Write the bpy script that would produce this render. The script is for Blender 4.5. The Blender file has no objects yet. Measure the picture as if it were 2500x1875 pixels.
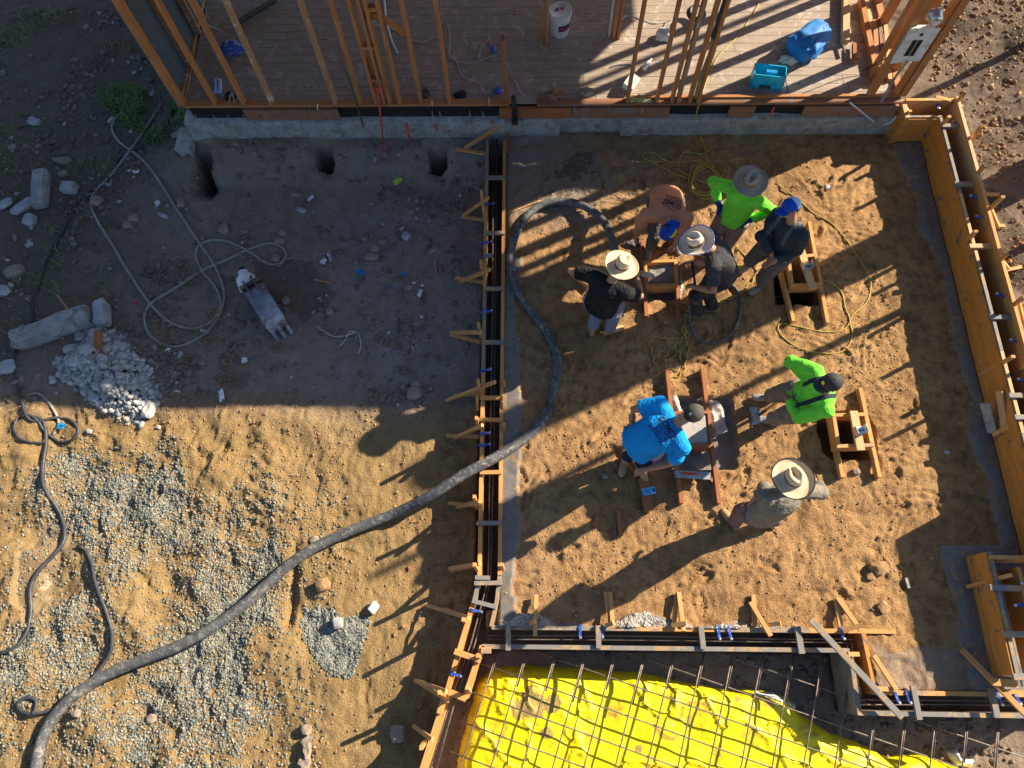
import bpy, bmesh, math, random
import numpy as np
from mathutils import Vector, Matrix, noise as mnoise
from mathutils.bvhtree import BVHTree
random.seed(7); RNG = np.random.default_rng(7)

# ---------------------------------------------------------------- camera, sky, sun, exposure
sc = bpy.context.scene
F = 1733.0; CX, CY = 1250.0, 937.5; CAMH = 8.15
def _n(v): return v/np.linalg.norm(v)
Zw = -_n(np.array([40., -673., -F])); Yw = np.array([52., 4357., -F]); Yw = _n(Yw-Zw*(Yw@Zw)); Xw = np.cross(Yw, Zw)
RW = np.array([Xw, Yw, Zw])
camd = bpy.data.cameras.new('camera'); cam = bpy.data.objects.new('camera', camd); sc.collection.objects.link(cam)
camd.sensor_width = 36; camd.lens = 36*F/2500; camd.clip_end = 500
cam.matrix_world = Matrix([list(RW[0])+[0], list(RW[1])+[0], list(RW[2])+[CAMH], [0, 0, 0, 1]])
sc.camera = cam
w = bpy.data.worlds.new('World'); sc.world = w; w.use_nodes = True
nt = w.node_tree; bgn = nt.nodes['Background']; sky = nt.nodes.new('ShaderNodeTexSky')
SUNEL = math.radians(29.5); SUNDIR = Vector((0.893, 0.449, 0)).normalized()
sky.sky_type = 'NISHITA'; sky.sun_disc = False; sky.sun_elevation = SUNEL
sky.sun_rotation = math.atan2(SUNDIR.x, SUNDIR.y)
tint = nt.nodes.new('ShaderNodeMix'); tint.data_type = 'RGBA'; tint.blend_type = 'MULTIPLY'; tint.inputs[0].default_value = 1; tint.inputs[7].default_value = (.90, 1.0, 1.12, 1)
nt.links.new(sky.outputs[0], tint.inputs[6]); nt.links.new(tint.outputs[2], bgn.inputs[0]); bgn.inputs[1].default_value = 0.056
sd = bpy.data.lights.new('sun', 'SUN'); sun = bpy.data.objects.new('sun', sd); sc.collection.objects.link(sun)
sd.energy = 5.0; sd.angle = math.radians(0.6); sd.color = (1.0, 0.86, 0.66)
to_sun = Vector((SUNDIR.x*math.cos(SUNEL), SUNDIR.y*math.cos(SUNEL), math.sin(SUNEL)))
sun.rotation_euler = to_sun.to_track_quat('Z', 'Y').to_euler()
sc.view_settings.view_transform = 'Standard'; sc.view_settings.look = 'None'
sc.view_settings.exposure = 1.25; sc.view_settings.gamma = 1; sc.view_settings.use_curve_mapping = False

# ---------------------------------------------------------------- helpers
def P(px, py, z=0.0):           # photo pixel (2500 wide) -> the point at height z in the place
    d = RW @ np.array([px-CX, -(py-CY), -F]); t = (z-CAMH)/d[2]
    return Vector((d[0]*t, d[1]*t, z))
def Q(px, py, Y):               # photo pixel -> point on the vertical plane at Y
    d = RW @ np.array([px-CX, -(py-CY), -F]); t = Y/d[1]
    return Vector((d[0]*t, Y, CAMH+d[2]*t))
def solve(par, px, py, L, mode='u'):   # joint at distance L from its parent, seen at that pixel
    d = Vector(RW @ np.array([px-CX, -(py-CY), -F])).normalized(); C = Vector((0, 0, CAMH)); o = C-par
    b = o.dot(d); c = o.dot(o)-L*L; D = b*b-c
    if D < 0:
        q = C+d*(-b); return par+(q-par).normalized()*L
    t = -b-math.sqrt(D) if mode == 'u' else -b+math.sqrt(D)
    return C+d*t
def hsh(ix, iy, s):
    v = np.sin(ix*127.1+iy*311.7+s*74.7)*43758.5453
    return v-np.floor(v)
def vn(X, Y, sc_, s=0):
    x = np.asarray(X)/sc_; y = np.asarray(Y)/sc_; ix = np.floor(x); iy = np.floor(y); fx = x-ix; fy = y-iy
    fx = fx*fx*(3-2*fx); fy = fy*fy*(3-2*fy)
    a = hsh(ix, iy, s); b = hsh(ix+1, iy, s); c = hsh(ix, iy+1, s); d = hsh(ix+1, iy+1, s)
    return (a*(1-fx)+b*fx)*(1-fy)+(c*(1-fx)+d*fx)*fy-0.5
def fbm(X, Y, sc_, o=4, s=0, g=.5):
    r = 0; a = 1
    for i in range(o): r = r+a*vn(X, Y, sc_/(2**i), s+i*3.1); a *= g
    return r
def sstep(a, b, x): t = np.clip((x-a)/(b-a), 0, 1); return t*t*(3-2*t)
def pip(X, Y, poly):            # signed-ish inside test + distance to edge (positive inside)
    X = np.asarray(X, float); Y = np.asarray(Y, float)
    ins = np.zeros(X.shape, bool); dist = np.full(X.shape, 1e9); n = len(poly)
    for i in range(n):
        x1, y1 = poly[i][:2]; x2, y2 = poly[(i+1) % n][:2]
        cond = ((y1 > Y) != (y2 > Y)) & (X < (x2-x1)*(Y-y1)/((y2-y1) if y2 != y1 else 1e-9)+x1)
        ins ^= cond
        dx, dy = x2-x1, y2-y1; L = dx*dx+dy*dy+1e-12
        t = np.clip(((X-x1)*dx+(Y-y1)*dy)/L, 0, 1)
        dist = np.minimum(dist, np.hypot(X-x1-t*dx, Y-y1-t*dy))
    return np.where(ins, dist, -dist)
def pp(pts, z=0.0): return [tuple(P(a, b, z)[:2]) for a, b in pts]

COL = sc.collection
def tag(o, label=None, cat=None, group=None, kind=None):
    if label: o['label'] = label
    if cat: o['category'] = cat
    if group: o['group'] = group
    if kind: o['kind'] = kind
    return o
def thing(name, label, cat, loc=(0, 0, 0), group=None):
    o = bpy.data.objects.new(name, None); COL.objects.link(o); o.location = loc; o.empty_display_size = .1
    return tag(o, label, cat, group)
def link(name, me, m, parent=None, smooth=False):
    o = bpy.data.objects.new(name, me); COL.objects.link(o)
    if m is not None: me.materials.append(m)
    if parent is not None:
        o.parent = parent
        L = parent_loc(parent)
        if not o.get('_loc'): shift(me, -L)
    if smooth: me.polygons.foreach_set('use_smooth', [True]*len(me.polygons))
    return o
def parent_loc(p):
    L = Vector((0, 0, 0))
    while p is not None: L += p.location; p = p.parent
    return L
def shift(me, v):
    n = len(me.vertices); a = np.empty(n*3, np.float32); me.vertices.foreach_get('co', a)
    a = a.reshape(-1, 3)+np.array(v, np.float32); me.vertices.foreach_set('co', a.ravel()); me.update()
class MB:                       # mesh builder with UVs (u runs along a board)
    def __init__(s): s.v = []; s.f = []; s.uv = []; s.mi = []
    def quad(s, pts, uv=None, mi=0):
        b = len(s.v); s.v += [tuple(p) for p in pts]; s.f.append(tuple(range(b, b+len(pts))))
        s.uv += uv if uv else [(p[0], p[1]) for p in pts]; s.mi.append(mi)
        return s
    def board(s, a, b, w, t, up=(0, 0, 1), mi=0, off=None):   # a->b centre line, w across, t along up
        a = Vector(a); b = Vector(b); d = (b-a); L = d.length; d.normalize(); up = Vector(up)
        side = d.cross(up)
        if side.length < 1e-3: side = d.cross(Vector((0, 1, 0)))
        side.normalize(); u2 = side.cross(d).normalized()
        W = side*w/2; T = u2*t/2
        c = [a-W-T, a+W-T, a+W+T, a-W+T, b-W-T, b+W-T, b+W+T, b-W+T]
        r = random.random()*40 if off is None else off
        for idx, ww in (((0, 1, 5, 4), w), ((1, 2, 6, 5), t), ((2, 3, 7, 6), w), ((3, 0, 4, 7), t)):
            q = [c[i] for i in idx]; r2 = r+idx[0]*1.7
            s.quad(q, [(r, r2), (r, r2+ww), (r+L, r2+ww), (r+L, r2)], mi)
        s.quad([c[3], c[2], c[1], c[0]], [(r, r), (r, r+.001), (r+.001, r+.001), (r+.001, r)], mi)
        s.quad([c[4], c[5], c[6], c[7]], [(r, r), (r, r+.001), (r+.001, r+.001), (r+.001, r)], mi)
        return s
    def box(s, x0, x1, y0, y1, z0, z1, mi=0):
        return s.board(((x0+x1)/2, y0, (z0+z1)/2), ((x0+x1)/2, y1, (z0+z1)/2), x1-x0, z1-z0, mi=mi) if (y1-y0) >= (x1-x0) \
            else s.board((x0, (y0+y1)/2, (z0+z1)/2), (x1, (y0+y1)/2, (z0+z1)/2), y1-y0, z1-z0, mi=mi)
    def tube(s, pts, r, n=8, closed=False, mi=0, rr=None):
        pts = [Vector(p) for p in pts]; N = len(pts); base = len(s.v); ref = Vector((0, 0, 1))
        L = 0
        for i, p in enumerate(pts):
            a = pts[max(i-1, 0)]; b = pts[min(i+1, N-1)]; d = (b-a).normalized()
            if abs(d.dot(ref)) > .98: ref = Vector((1, 0, 0))
            x = d.cross(ref).normalized(); y = x.cross(d); ref = y
            ra = rr[i] if rr else r
            for k in range(n):
                an = 2*math.pi*k/n; s.v.append(tuple(p+(x*math.cos(an)+y*math.sin(an))*ra))
        for i in range(N-1):
            l2 = L+(pts[i+1]-pts[i]).length
            for k in range(n):
                k2 = (k+1) % n
                s.f.append((base+i*n+k, base+i*n+k2, base+(i+1)*n+k2, base+(i+1)*n+k)); s.mi.append(mi)
                s.uv += [(L, k/n), (L, (k+1)/n), (l2, (k+1)/n), (l2, k/n)]
            L = l2
        for ring, rev in ((0, True), (N-1, False)):
            f = [base+ring*n+k for k in range(n)]
            if rev: f.reverse()
            s.f.append(tuple(f)); s.mi.append(mi); s.uv += [(0, 0)]*n
        return s
    def cyl(s, a, b, r, n=16, r2=None, mi=0):
        return s.tube([a, b], r, n, rr=[r, r if r2 is None else r2], mi=mi)
    def lathe(s, c, prof, n=24, axis=(0, 0, 1), mi=0):      # prof: list of (radius, height)
        ax = Vector(axis).normalized(); x = ax.orthogonal().normalized(); y = ax.cross(x); c = Vector(c); base = len(s.v)
        for r, h in prof:
            for k in range(n):
                an = 2*math.pi*k/n; s.v.append(tuple(c+ax*h+(x*math.cos(an)+y*math.sin(an))*r))
        for i in range(len(prof)-1):
            for k in range(n):
                k2 = (k+1) % n; s.f.append((base+i*n+k, base+i*n+k2, base+(i+1)*n+k2, base+(i+1)*n+k)); s.mi.append(mi)
                s.uv += [(i*.05, k/n), (i*.05, (k+1)/n), (i*.05+.05, (k+1)/n), (i*.05+.05, k/n)]
        return s
    def mesh(s, name):
        me = bpy.data.meshes.new(name); me.from_pydata(s.v, [], s.f)
        uvl = me.uv_layers.new(name='UVMap'); arr = np.array(s.uv, np.float32)
        uvl.data.foreach_set('uv', arr.ravel())
        me.polygons.foreach_set('material_index', s.mi); me.update()
        return me
    def build(s, name, m, parent=None, smooth=False, mats=None):
        me = s.mesh(name)
        if smooth:
            bm = bmesh.new(); bm.from_mesh(me); bmesh.ops.remove_doubles(bm, verts=bm.verts, dist=1e-5); bm.to_mesh(me); bm.free()
        o = link(name, me, m, parent, smooth)
        if mats:
            for q in mats: me.materials.append(q)
        return o
def smooth_path(pts, step=.04, closed=False):   # Catmull-Rom through points
    pts = [Vector(p) for p in pts]; out = []; n = len(pts)
    for i in range(n-1):
        p0 = pts[max(i-1, 0)]; p1 = pts[i]; p2 = pts[i+1]; p3 = pts[min(i+2, n-1)]
        k = max(2, int((p2-p1).length/step))
        for j in range(k):
            t = j/k
            out.append(.5*((2*p1)+(p2-p0)*t+(2*p0-5*p1+4*p2-p3)*t*t+(3*p1-p0-3*p2+p3)*t**3))
    out.append(pts[-1]); return out

# ---------------------------------------------------------------- materials
MATS = {}
def newmat(name):
    m = bpy.data.materials.new(name); m.use_nodes = True; nt = m.node_tree
    b = nt.nodes['Principled BSDF']; MATS[name] = m
    return m, nt, b
def N(nt, t, **k):
    n = nt.nodes.new(t)
    for a, v in k.items(): setattr(n, a, v)
    return n
def setin(n, name, v): n.inputs[name].default_value = v
def ramp(nt, fac, stops):
    r = N(nt, 'ShaderNodeValToRGB'); e = r.color_ramp.elements
    while len(e) < len(stops): e.new(.5)
    for i, (p, c) in enumerate(stops): e[i].position = p; e[i].color = (*c, 1) if len(c) == 3 else c
    nt.links.new(fac, r.inputs[0]); return r.outputs[0]
def mix(nt, a, b, f, mode='MIX'):
    m = N(nt, 'ShaderNodeMix', data_type='RGBA', blend_type=mode)
    for s, v in ((m.inputs[0], f), (m.inputs[6], a), (m.inputs[7], b)):
        if hasattr(v, 'links'): nt.links.new(v, s)
        elif isinstance(v, (int, float)): s.default_value = v
        else: s.default_value = (*v, 1)
    return m.outputs[2]
def noise(nt, scale, detail=4, rough=.6, vec=None, dist=0):
    n = N(nt, 'ShaderNodeTexNoise'); setin(n, 'Scale', scale); setin(n, 'Detail', detail); setin(n, 'Roughness', rough); setin(n, 'Distortion', dist)
    if vec is not None: nt.links.new(vec, n.inputs['Vector'])
    return n.outputs[0]
def coord(nt, kind='Object'): return N(nt, 'ShaderNodeTexCoord').outputs[kind]
def mapping(nt, vec, scale=(1, 1, 1)):
    m = N(nt, 'ShaderNodeMapping'); setin(m, 'Scale', scale); nt.links.new(vec, m.inputs[0]); return m.outputs[0]
def bump(nt, b, h, strength=.4, dist=.01, normal=None):
    n = N(nt, 'ShaderNodeBump'); setin(n, 'Strength', strength); setin(n, 'Distance', dist); nt.links.new(h, n.inputs['Height'])
    if normal is not None: nt.links.new(normal, n.inputs['Normal'])
    nt.links.new(n.outputs[0], b.inputs['Normal']); return n.outputs[0]
def math_(nt, op, a, b=None):
    n = N(nt, 'ShaderNodeMath', operation=op)
    for s, v in ((n.inputs[0], a), (n.inputs[1], b)):
        if v is None: continue
        if hasattr(v, 'links'): nt.links.new(v, s)
        else: s.default_value = v
    return n.outputs[0]
def plain(name, col, rough=.6, metal=0, var=.25, scale=8, bmp=0, bscale=60, bdist=.004, dirt=None, spec=.3, dscale=5):
    m, nt, b = newmat(name); c = coord(nt)
    n1 = noise(nt, scale, 5, .6, c)
    lo = tuple(x*(1-var) for x in col); hi = tuple(min(1, x*(1+var)) for x in col)
    out = ramp(nt, n1, [(.3, lo), (.7, hi)])
    if dirt:
        dm = ramp(nt, noise(nt, dscale, 6, .7, c, 1), [(.52, (0, 0, 0)), (.66, (1, 1, 1))])
        out = mix(nt, out, dirt, dm)
    nt.links.new(out, b.inputs['Base Color']); setin(b, 'Roughness', rough); setin(b, 'Metallic', metal); setin(b, 'Specular IOR Level', spec)
    if bmp: bump(nt, b, noise(nt, bscale, 4, .6, c), bmp, bdist)
    return m
def woodmat(name, base, dark, rough=.65, stain=None, stainamt=.5, knots=True, spec=.25):
    m, nt, b = newmat(name); uv = coord(nt, 'UV'); ob = coord(nt)
    g = noise(nt, 1, 6, .65, mapping(nt, uv, (3, 90, 1)), .3)
    c = ramp(nt, g, [(.25, dark), (.5, base), (.75, tuple(min(1, x*1.15) for x in base))])
    big = noise(nt, 2.2, 3, .5, mapping(nt, uv, (1, 6, 1)))
    c = mix(nt, c, tuple(x*.62 for x in base), ramp(nt, big, [(.45, (0, 0, 0)), (.75, (.6, .6, .6))]))
    if knots:
        v = N(nt, 'ShaderNodeTexVoronoi'); setin(v, 'Scale', 2.4); nt.links.new(mapping(nt, uv, (1.2, 4, 1)), v.inputs['Vector'])
        c = mix(nt, c, tuple(x*.3 for x in dark), ramp(nt, v.outputs['Distance'], [(.0, (.9, .9, .9)), (.09, (0, 0, 0))]))
    if stain:
        s = ramp(nt, noise(nt, 7, 6, .7, ob, .5), [(1-stainamt-.03, (0, 0, 0)), (1-stainamt+.03, (1, 1, 1))])
        c = mix(nt, c, stain, s)
    nt.links.new(c, b.inputs['Base Color']); setin(b, 'Roughness', rough); setin(b, 'Specular IOR Level', spec)
    bump(nt, b, g, .35, .003); return m
M = {}
M['form'] = woodmat('form_lumber', (.62, .31, .10), (.36, .155, .045), stain=(.22, .20, .18), stainamt=.38)
M['formpanel'] = woodmat('form_panel', (.58, .255, .055), (.34, .13, .025), stain=(.17, .15, .13), stainamt=.40)
M['formcake'] = woodmat('caked_lumber', (.40, .27, .14), (.28, .17, .08), stain=(.21, .20, .19), stainamt=.52)
M['stake'] = woodmat('stake_lumber', (.60, .32, .12), (.38, .17, .05), stain=(.35, .33, .3), stainamt=.28)
M['red'] = woodmat('redwood_lumber', (.36, .135, .055), (.20, .06, .025), stain=(.28, .2, .15), stainamt=.3)
M['stud'] = woodmat('old_stud', (.46, .20, .07), (.22, .085, .03), stain=(.40, .30, .22), stainamt=.38)
M['stud2'] = woodmat('weathered_stud', (.40, .23, .12), (.24, .11, .05), stain=(.5, .45, .4), stainamt=.4)
M['newlumber'] = woodmat('loose_lumber', (.60, .38, .19), (.42, .23, .1))
M['deck'] = woodmat('deck_plank', (.37, .30, .24), (.25, .19, .15), stain=(.46, .41, .36), stainamt=.42, knots=False)
M['rim'] = woodmat('rim_joist', (.30, .15, .085), (.17, .07, .04), stain=(.22, .2, .19), stainamt=.42)
M['conc'] = plain('old_concrete', (.33, .325, .31), .9, var=.35, scale=5, bmp=.9, bscale=30, bdist=.012, dirt=(.20, .165, .13))
M['wet'] = plain('fresh_concrete', (.235, .235, .23), .42, var=.2, scale=9, bmp=.5, bscale=70, bdist=.006, spec=.5)
M['slab'] = plain('troweled_concrete', (.40, .365, .33), .6, var=.22, scale=40, bmp=.8, bscale=110, bdist=.006)
M['rubble'] = plain('broken_concrete', (.44, .43, .41), .9, var=.3, scale=5, bmp=.5, bscale=60)
M['rock'] = plain('field_rock', (.30, .24, .18), .9, var=.35, scale=6, bmp=.5, bscale=50)
M['earth'] = plain('earth_lump', (.38, .225, .105), .95, var=.3, scale=9, bmp=.9, bscale=40, bdist=.012)
M['paleconc'] = plain('pale_concrete_chunk', (.38, .38, .38), .9, var=.3, scale=6, bmp=.6, bscale=50, dirt=(.25, .2, .15))
M['rebar'] = plain('rebar_steel', (.19, .155, .13), .55, .35, var=.4, scale=20, bmp=.4, bscale=150)
M['blue'] = plain('blue_tape', (.015, .07, .42), .35, var=.3, scale=60, spec=.5, dirt=(.5, .5, .55), dscale=30)
M['hose'] = plain('rubber_hose', (.085, .09, .095), .6, var=.35, scale=14, bmp=.6, bscale=60, dirt=(.32, .29, .245), dscale=16)
M['hoseg'] = plain('grey_hose', (.30, .29, .25), .5, var=.2, scale=10, dirt=(.28, .24, .17), dscale=14)
M['hoseb'] = plain('black_hose', (.045, .05, .06), .45, var=.3, scale=10, dirt=(.12, .1, .08), dscale=9)
M['cordy'] = plain('yellow_cord', (.46, .34, .06), .5, var=.25, scale=30, dirt=(.2, .16, .08), dscale=20)
M['cablew'] = plain('white_cable', (.52, .50, .45), .5)
M['metal'] = plain('galvanised_steel', (.55, .57, .60), .35, .7, var=.2, scale=20)
M['steel'] = plain('worn_steel', (.34, .35, .37), .42, .75, var=.45, scale=4, dirt=(.22, .11, .06), bmp=.3, bscale=30)
M['darksteel'] = plain('dark_steel', (.10, .09, .085), .5, .4, dirt=(.2, .13, .08))
M['plastw'] = plain('white_plastic', (.72, .72, .70), .4, var=.06, dirt=(.45, .42, .38), dscale=12)
M['plastb'] = plain('blue_plastic', (.01, .25, .55), .35, var=.08, spec=.5)
M['bluetarp'] = plain('blue_sheet', (.004, .17, .52), .65, var=.2, scale=3, bmp=.4, bscale=9, bdist=.03, spec=.5)
M['redpaint'] = plain('red_paint', (.60, .07, .05), .5, dirt=(.3, .12, .1))
M['black'] = plain('black_plastic', (.02, .02, .022), .5)
M['lime'] = plain('lime_foam', (.55, .72, .10), .6)
M['paper'] = plain('white_paper', (.75, .75, .75), .7)
M['wrap'] = plain('house_wrap', (.075, .115, .16), .7, var=.15, bmp=.3, bscale=20)
M['insul'] = plain('insulation', (.50, .50, .22), 1, var=.3, scale=20, bmp=.8, bscale=40, bdist=.02)
M['skin'] = plain('skin', (.42, .21, .125), .55, var=.1, scale=30, bmp=.15, bscale=200)
M['orangeshirt'] = None
def cloth(name, col, wr=.8, dirt=None, rough=.85):
    m, nt, b = newmat(name); c = coord(nt)
    n1 = noise(nt, 6, 4, .5, c)
    out = ramp(nt, n1, [(.3, tuple(x*.86 for x in col)), (.7, tuple(min(1, x*1.1) for x in col))])
    if dirt: out = mix(nt, out, dirt, ramp(nt, noise(nt, 8, 6, .7, c, 1), [(.5, (0, 0, 0)), (.68, (.9, .9, .9))]))
    nt.links.new(out, b.inputs['Base Color']); setin(b, 'Roughness', rough); setin(b, 'Specular IOR Level', .15)
    n2 = noise(nt, 1, 3, .5, mapping(nt, c, (14, 9, 20)), 1.6)
    nb = bump(nt, b, n2, wr, .03)
    bump(nt, b, noise(nt, 300, 2, .5, c), .15, .002, nb); return m
M['c_orange'] = cloth('orange_shirt', (.64, .27, .145), dirt=(.50, .22, .12))
M['c_black'] = cloth('black_shirt', (.018, .018, .021), dirt=(.04, .037, .034))
M['c_black2'] = cloth('faded_black_shirt', (.05, .05, .055), dirt=(.09, .085, .08))
M['c_green'] = cloth('hi_vis_green_shirt', (.20, .82, .06), dirt=(.16, .60, .07))
M['c_blue'] = cloth('bright_blue_shirt', (.008, .30, .74), dirt=(.02, .24, .56))
M['c_gray'] = cloth('grey_olive_shirt', (.20, .18, .145), dirt=(.28, .24, .19))
M['c_navy'] = cloth('dark_navy_shirt', (.035, .045, .06))
M['c_khaki'] = cloth('khaki_trousers', (.24, .19, .145), dirt=(.16, .13, .1))
M['c_denim'] = cloth('light_denim_trousers', (.24, .24, .32), dirt=(.3, .28, .28))
M['c_dark'] = cloth('dark_trousers', (.035, .035, .04), dirt=(.12, .11, .1))
M['c_slate'] = cloth('slate_trousers', (.11, .105, .10), dirt=(.2, .18, .16))
M['c_navyt'] = cloth('navy_trousers', (.03, .028, .07))
M['c_mauve'] = cloth('mauve_work_trousers', (.20, .12, .12), dirt=(.25, .18, .15))
M['c_vest'] = cloth('grey_vest', (.10, .10, .105), dirt=(.16, .15, .14))
M['boot'] = plain('work_boot', (.20, .13, .08), .7, var=.3, dirt=(.3, .25, .2))
M['bootg'] = plain('muddy_grey_boot', (.30, .28, .25), .7, var=.3)
M['boott'] = plain('tan_boot', (.42, .26, .12), .7, var=.3, dirt=(.3, .2, .1))
M['glove'] = plain('blue_glove', (.01, .04, .25), .6, var=.3, scale=30)
M['capblue'] = plain('blue_cap', (.005, .06, .42), .7, var=.15)
M['capyel'] = plain('yellow_cap_panel', (.80, .60, .04), .7)
M['capgrey'] = plain('olive_black_cap', (.075, .07, .055), .75)
M['capdark'] = plain('charcoal_cap', (.045, .045, .045), .75)
M['caplight'] = plain('pale_blue_cap_panel', (.42, .55, .80), .7)
M['hair'] = plain('dark_hair', (.02, .014, .01), .6)
def straw(name, col, col2, ring=420):
    m, nt, b = newmat(name); c = coord(nt)
    wv = N(nt, 'ShaderNodeTexWave', wave_type='RINGS', rings_direction='Z'); setin(wv, 'Scale', ring/6.28/2); setin(wv, 'Distortion', 2.5); setin(wv, 'Detail', 3); nt.links.new(c, wv.inputs['Vector'])
    n1 = noise(nt, 90, 3, .7, c)
    h = math_(nt, 'ADD', math_(nt, 'MULTIPLY', wv.outputs['Fac'], .35), math_(nt, 'MULTIPLY', n1, .95))
    out = ramp(nt, h, [(.3, col2), (.75, col)])
    out = mix(nt, out, tuple(x*.55 for x in col), ramp(nt, noise(nt, 14, 5, .7, c), [(.55, (0, 0, 0)), (.7, (.6, .6, .6))]))
    nt.links.new(out, b.inputs['Base Color']); setin(b, 'Roughness', .8)
    bump(nt, b, h, .5, .006); return m
M['straw'] = straw('palm_straw', (.72, .57, .37), (.42, .30, .17))
M['straw2'] = straw('bleached_straw', (.78, .66, .50), (.50, .40, .28))
M['straw3'] = straw('grey_straw', (.34, .29, .22), (.20, .17, .125))
M['strap'] = plain('hat_band_leather', (.28, .12, .04), .6)
M['bandp'] = plain('patterned_band', (.16, .10, .07), .8, var=.6, scale=90)
M['print'] = plain('shirt_print_ink', (.03, .02, .04), .8)
def tarpmat():
    m, nt, b = newmat('yellow_vapour_barrier'); c = coord(nt)
    n1 = noise(nt, 3, 4, .6, c)
    out = ramp(nt, n1, [(.3, (.76, .62, .004)), (.7, (.90, .76, .01))])
    # muddy splashes and trodden soil on the sheet
    d = ramp(nt, noise(nt, 2.6, 7, .72, c, .8), [(.545, (0, 0, 0)), (.66, (1, 1, 1))])
    out = mix(nt, out, (.38, .24, .05), math_(nt, 'MULTIPLY', d, .9))
    for cx_, cy_, rr_ in ((1300, 1716, .20), (1265, 1735, .12), (1350, 1720, .14), (1335, 1790, .08), (1460, 1680, .06), (1560, 1830, .07)):
        q_ = P(cx_, cy_, -.28); vm = N(nt, 'ShaderNodeVectorMath', operation='DISTANCE'); nt.links.new(c, vm.inputs[0]); vm.inputs[1].default_value = (q_.x, q_.y, -.28)
        dm_ = math_(nt, 'ADD', math_(nt, 'MULTIPLY', vm.outputs['Value'], 1/rr_), math_(nt, 'MULTIPLY', noise(nt, 8, 6, .7, c), 1.6))
        out = mix(nt, out, (.27, .18, .09), math_(nt, 'MULTIPLY', ramp(nt, dm_, [(.0, (1, 1, 1)), (1, (0, 0, 0))]) if False else math_(nt, 'LESS_THAN', dm_, 1.55), .8))
    d2 = ramp(nt, noise(nt, 38, 4, .7, c), [(.61, (0, 0, 0)), (.72, (1, 1, 1))])
    out = mix(nt, out, (.20, .14, .03), d2)
    nt.links.new(out, b.inputs['Base Color']); setin(b, 'Roughness', .38); setin(b, 'Specular IOR Level', .4)
    bump(nt, b, noise(nt, 8, 5, .6, c, 1.2), .6, .03); return m
M['tarp'] = tarpmat()
def soilmat():
    m, nt, b = newmat('soil'); c = coord(nt)
    at = N(nt, 'ShaderNodeAttribute', attribute_name='mask'); sep = N(nt, 'ShaderNodeSeparateColor'); nt.links.new(at.outputs['Color'], sep.inputs[0])
    at2 = N(nt, 'ShaderNodeAttribute', attribute_name='mask2'); sep2 = N(nt, 'ShaderNodeSeparateColor'); nt.links.new(at2.outputs['Color'], sep2.inputs[0])
    n1 = noise(nt, .9, 5, .6, c); n2 = noise(nt, 7, 6, .7, c); n3 = noise(nt, 45, 5, .7, c); n4 = noise(nt, 160, 3, .6, c)
    base = ramp(nt, n1, [(.3, (.29, .165, .072)), (.55, (.43, .252, .108)), (.75, (.50, .31, .145))])
    base = mix(nt, base, (.20, .105, .045), ramp(nt, n2, [(.46, (0, 0, 0)), (.62, (.85, .85, .85))]))
    base = mix(nt, base, (.50, .34, .18), ramp(nt, n3, [(.55, (0, 0, 0)), (.72, (.7, .7, .7))]))
    base = mix(nt, base, (.13, .08, .04), ramp(nt, n3, [(.28, (.6, .6, .6)), (.40, (0, 0, 0))]))
    olive = ramp(nt, n2, [(.35, (.16, .108, .045)), (.7, (.38, .275, .115))])           # lower yard: greyer, yellower
    base = mix(nt, base, mix(nt, olive, (.46, .37, .20), ramp(nt, n3, [(.5, (0, 0, 0)), (.7, (.7, .7, .7))])), math_(nt, 'MULTIPLY', sep.outputs[1], .65))
    red = ramp(nt, n2, [(.3, (.19, .150, .122)), (.7, (.36, .298, .250))])               # yard soil greyed and lightened to its cool shaded tone
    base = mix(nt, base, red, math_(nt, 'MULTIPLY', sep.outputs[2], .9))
    grey = ramp(nt, n2, [(.3, (.20, .185, .165)), (.7, (.34, .31, .28))])              # grey dust
    base = mix(nt, base, grey, sep2.outputs[0])
    mud = ramp(nt, n2, [(.3, (.20, .14, .075)), (.7, (.27, .20, .115))])
    base = mix(nt, base, mud, sep2.outputs[1])
    cc = ramp(nt, n2, [(.3, (.115, .115, .112)), (.7, (.20, .192, .18))])
    base = mix(nt, base, cc, math_(nt, 'MULTIPLY', sep.outputs[0], ramp(nt, noise(nt, 9, 6, .75, c, 1), [(.36, (.1, .1, .1)), (.5, (1, 1, 1))])))
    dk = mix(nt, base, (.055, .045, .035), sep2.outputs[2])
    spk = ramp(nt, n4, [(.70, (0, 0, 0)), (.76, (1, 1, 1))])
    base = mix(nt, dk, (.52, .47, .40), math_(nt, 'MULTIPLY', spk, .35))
    nt.links.new(base, b.inputs['Base Color'])
    rg = N(nt, 'ShaderNodeMapRange'); nt.links.new(math_(nt, 'MAXIMUM', math_(nt, 'MULTIPLY', sep.outputs[0], .55), sep2.outputs[1]), rg.inputs[0]); rg.inputs[3].default_value = .95; rg.inputs[4].default_value = .25
    nt.links.new(rg.outputs[0], b.inputs['Roughness']); setin(b, 'Specular IOR Level', .25)
    h = math_(nt, 'ADD', math_(nt, 'MULTIPLY', n2, .8), math_(nt, 'ADD', math_(nt, 'MULTIPLY', n3, .75), math_(nt, 'MULTIPLY', n4, .18)))
    flat = math_(nt, 'SUBTRACT', 1.0, math_(nt, 'MULTIPLY', math_(nt, 'MAXIMUM', sep.outputs[0], sep2.outputs[1]), .75))
    bn = N(nt, 'ShaderNodeBump'); setin(bn, 'Distance', .038); nt.links.new(h, bn.inputs['Height']); nt.links.new(math_(nt, 'MULTIPLY', flat, .9), bn.inputs['Strength'])
    nt.links.new(bn.outputs[0], b.inputs['Normal']); return m
M['soil'] = soilmat()
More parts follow.
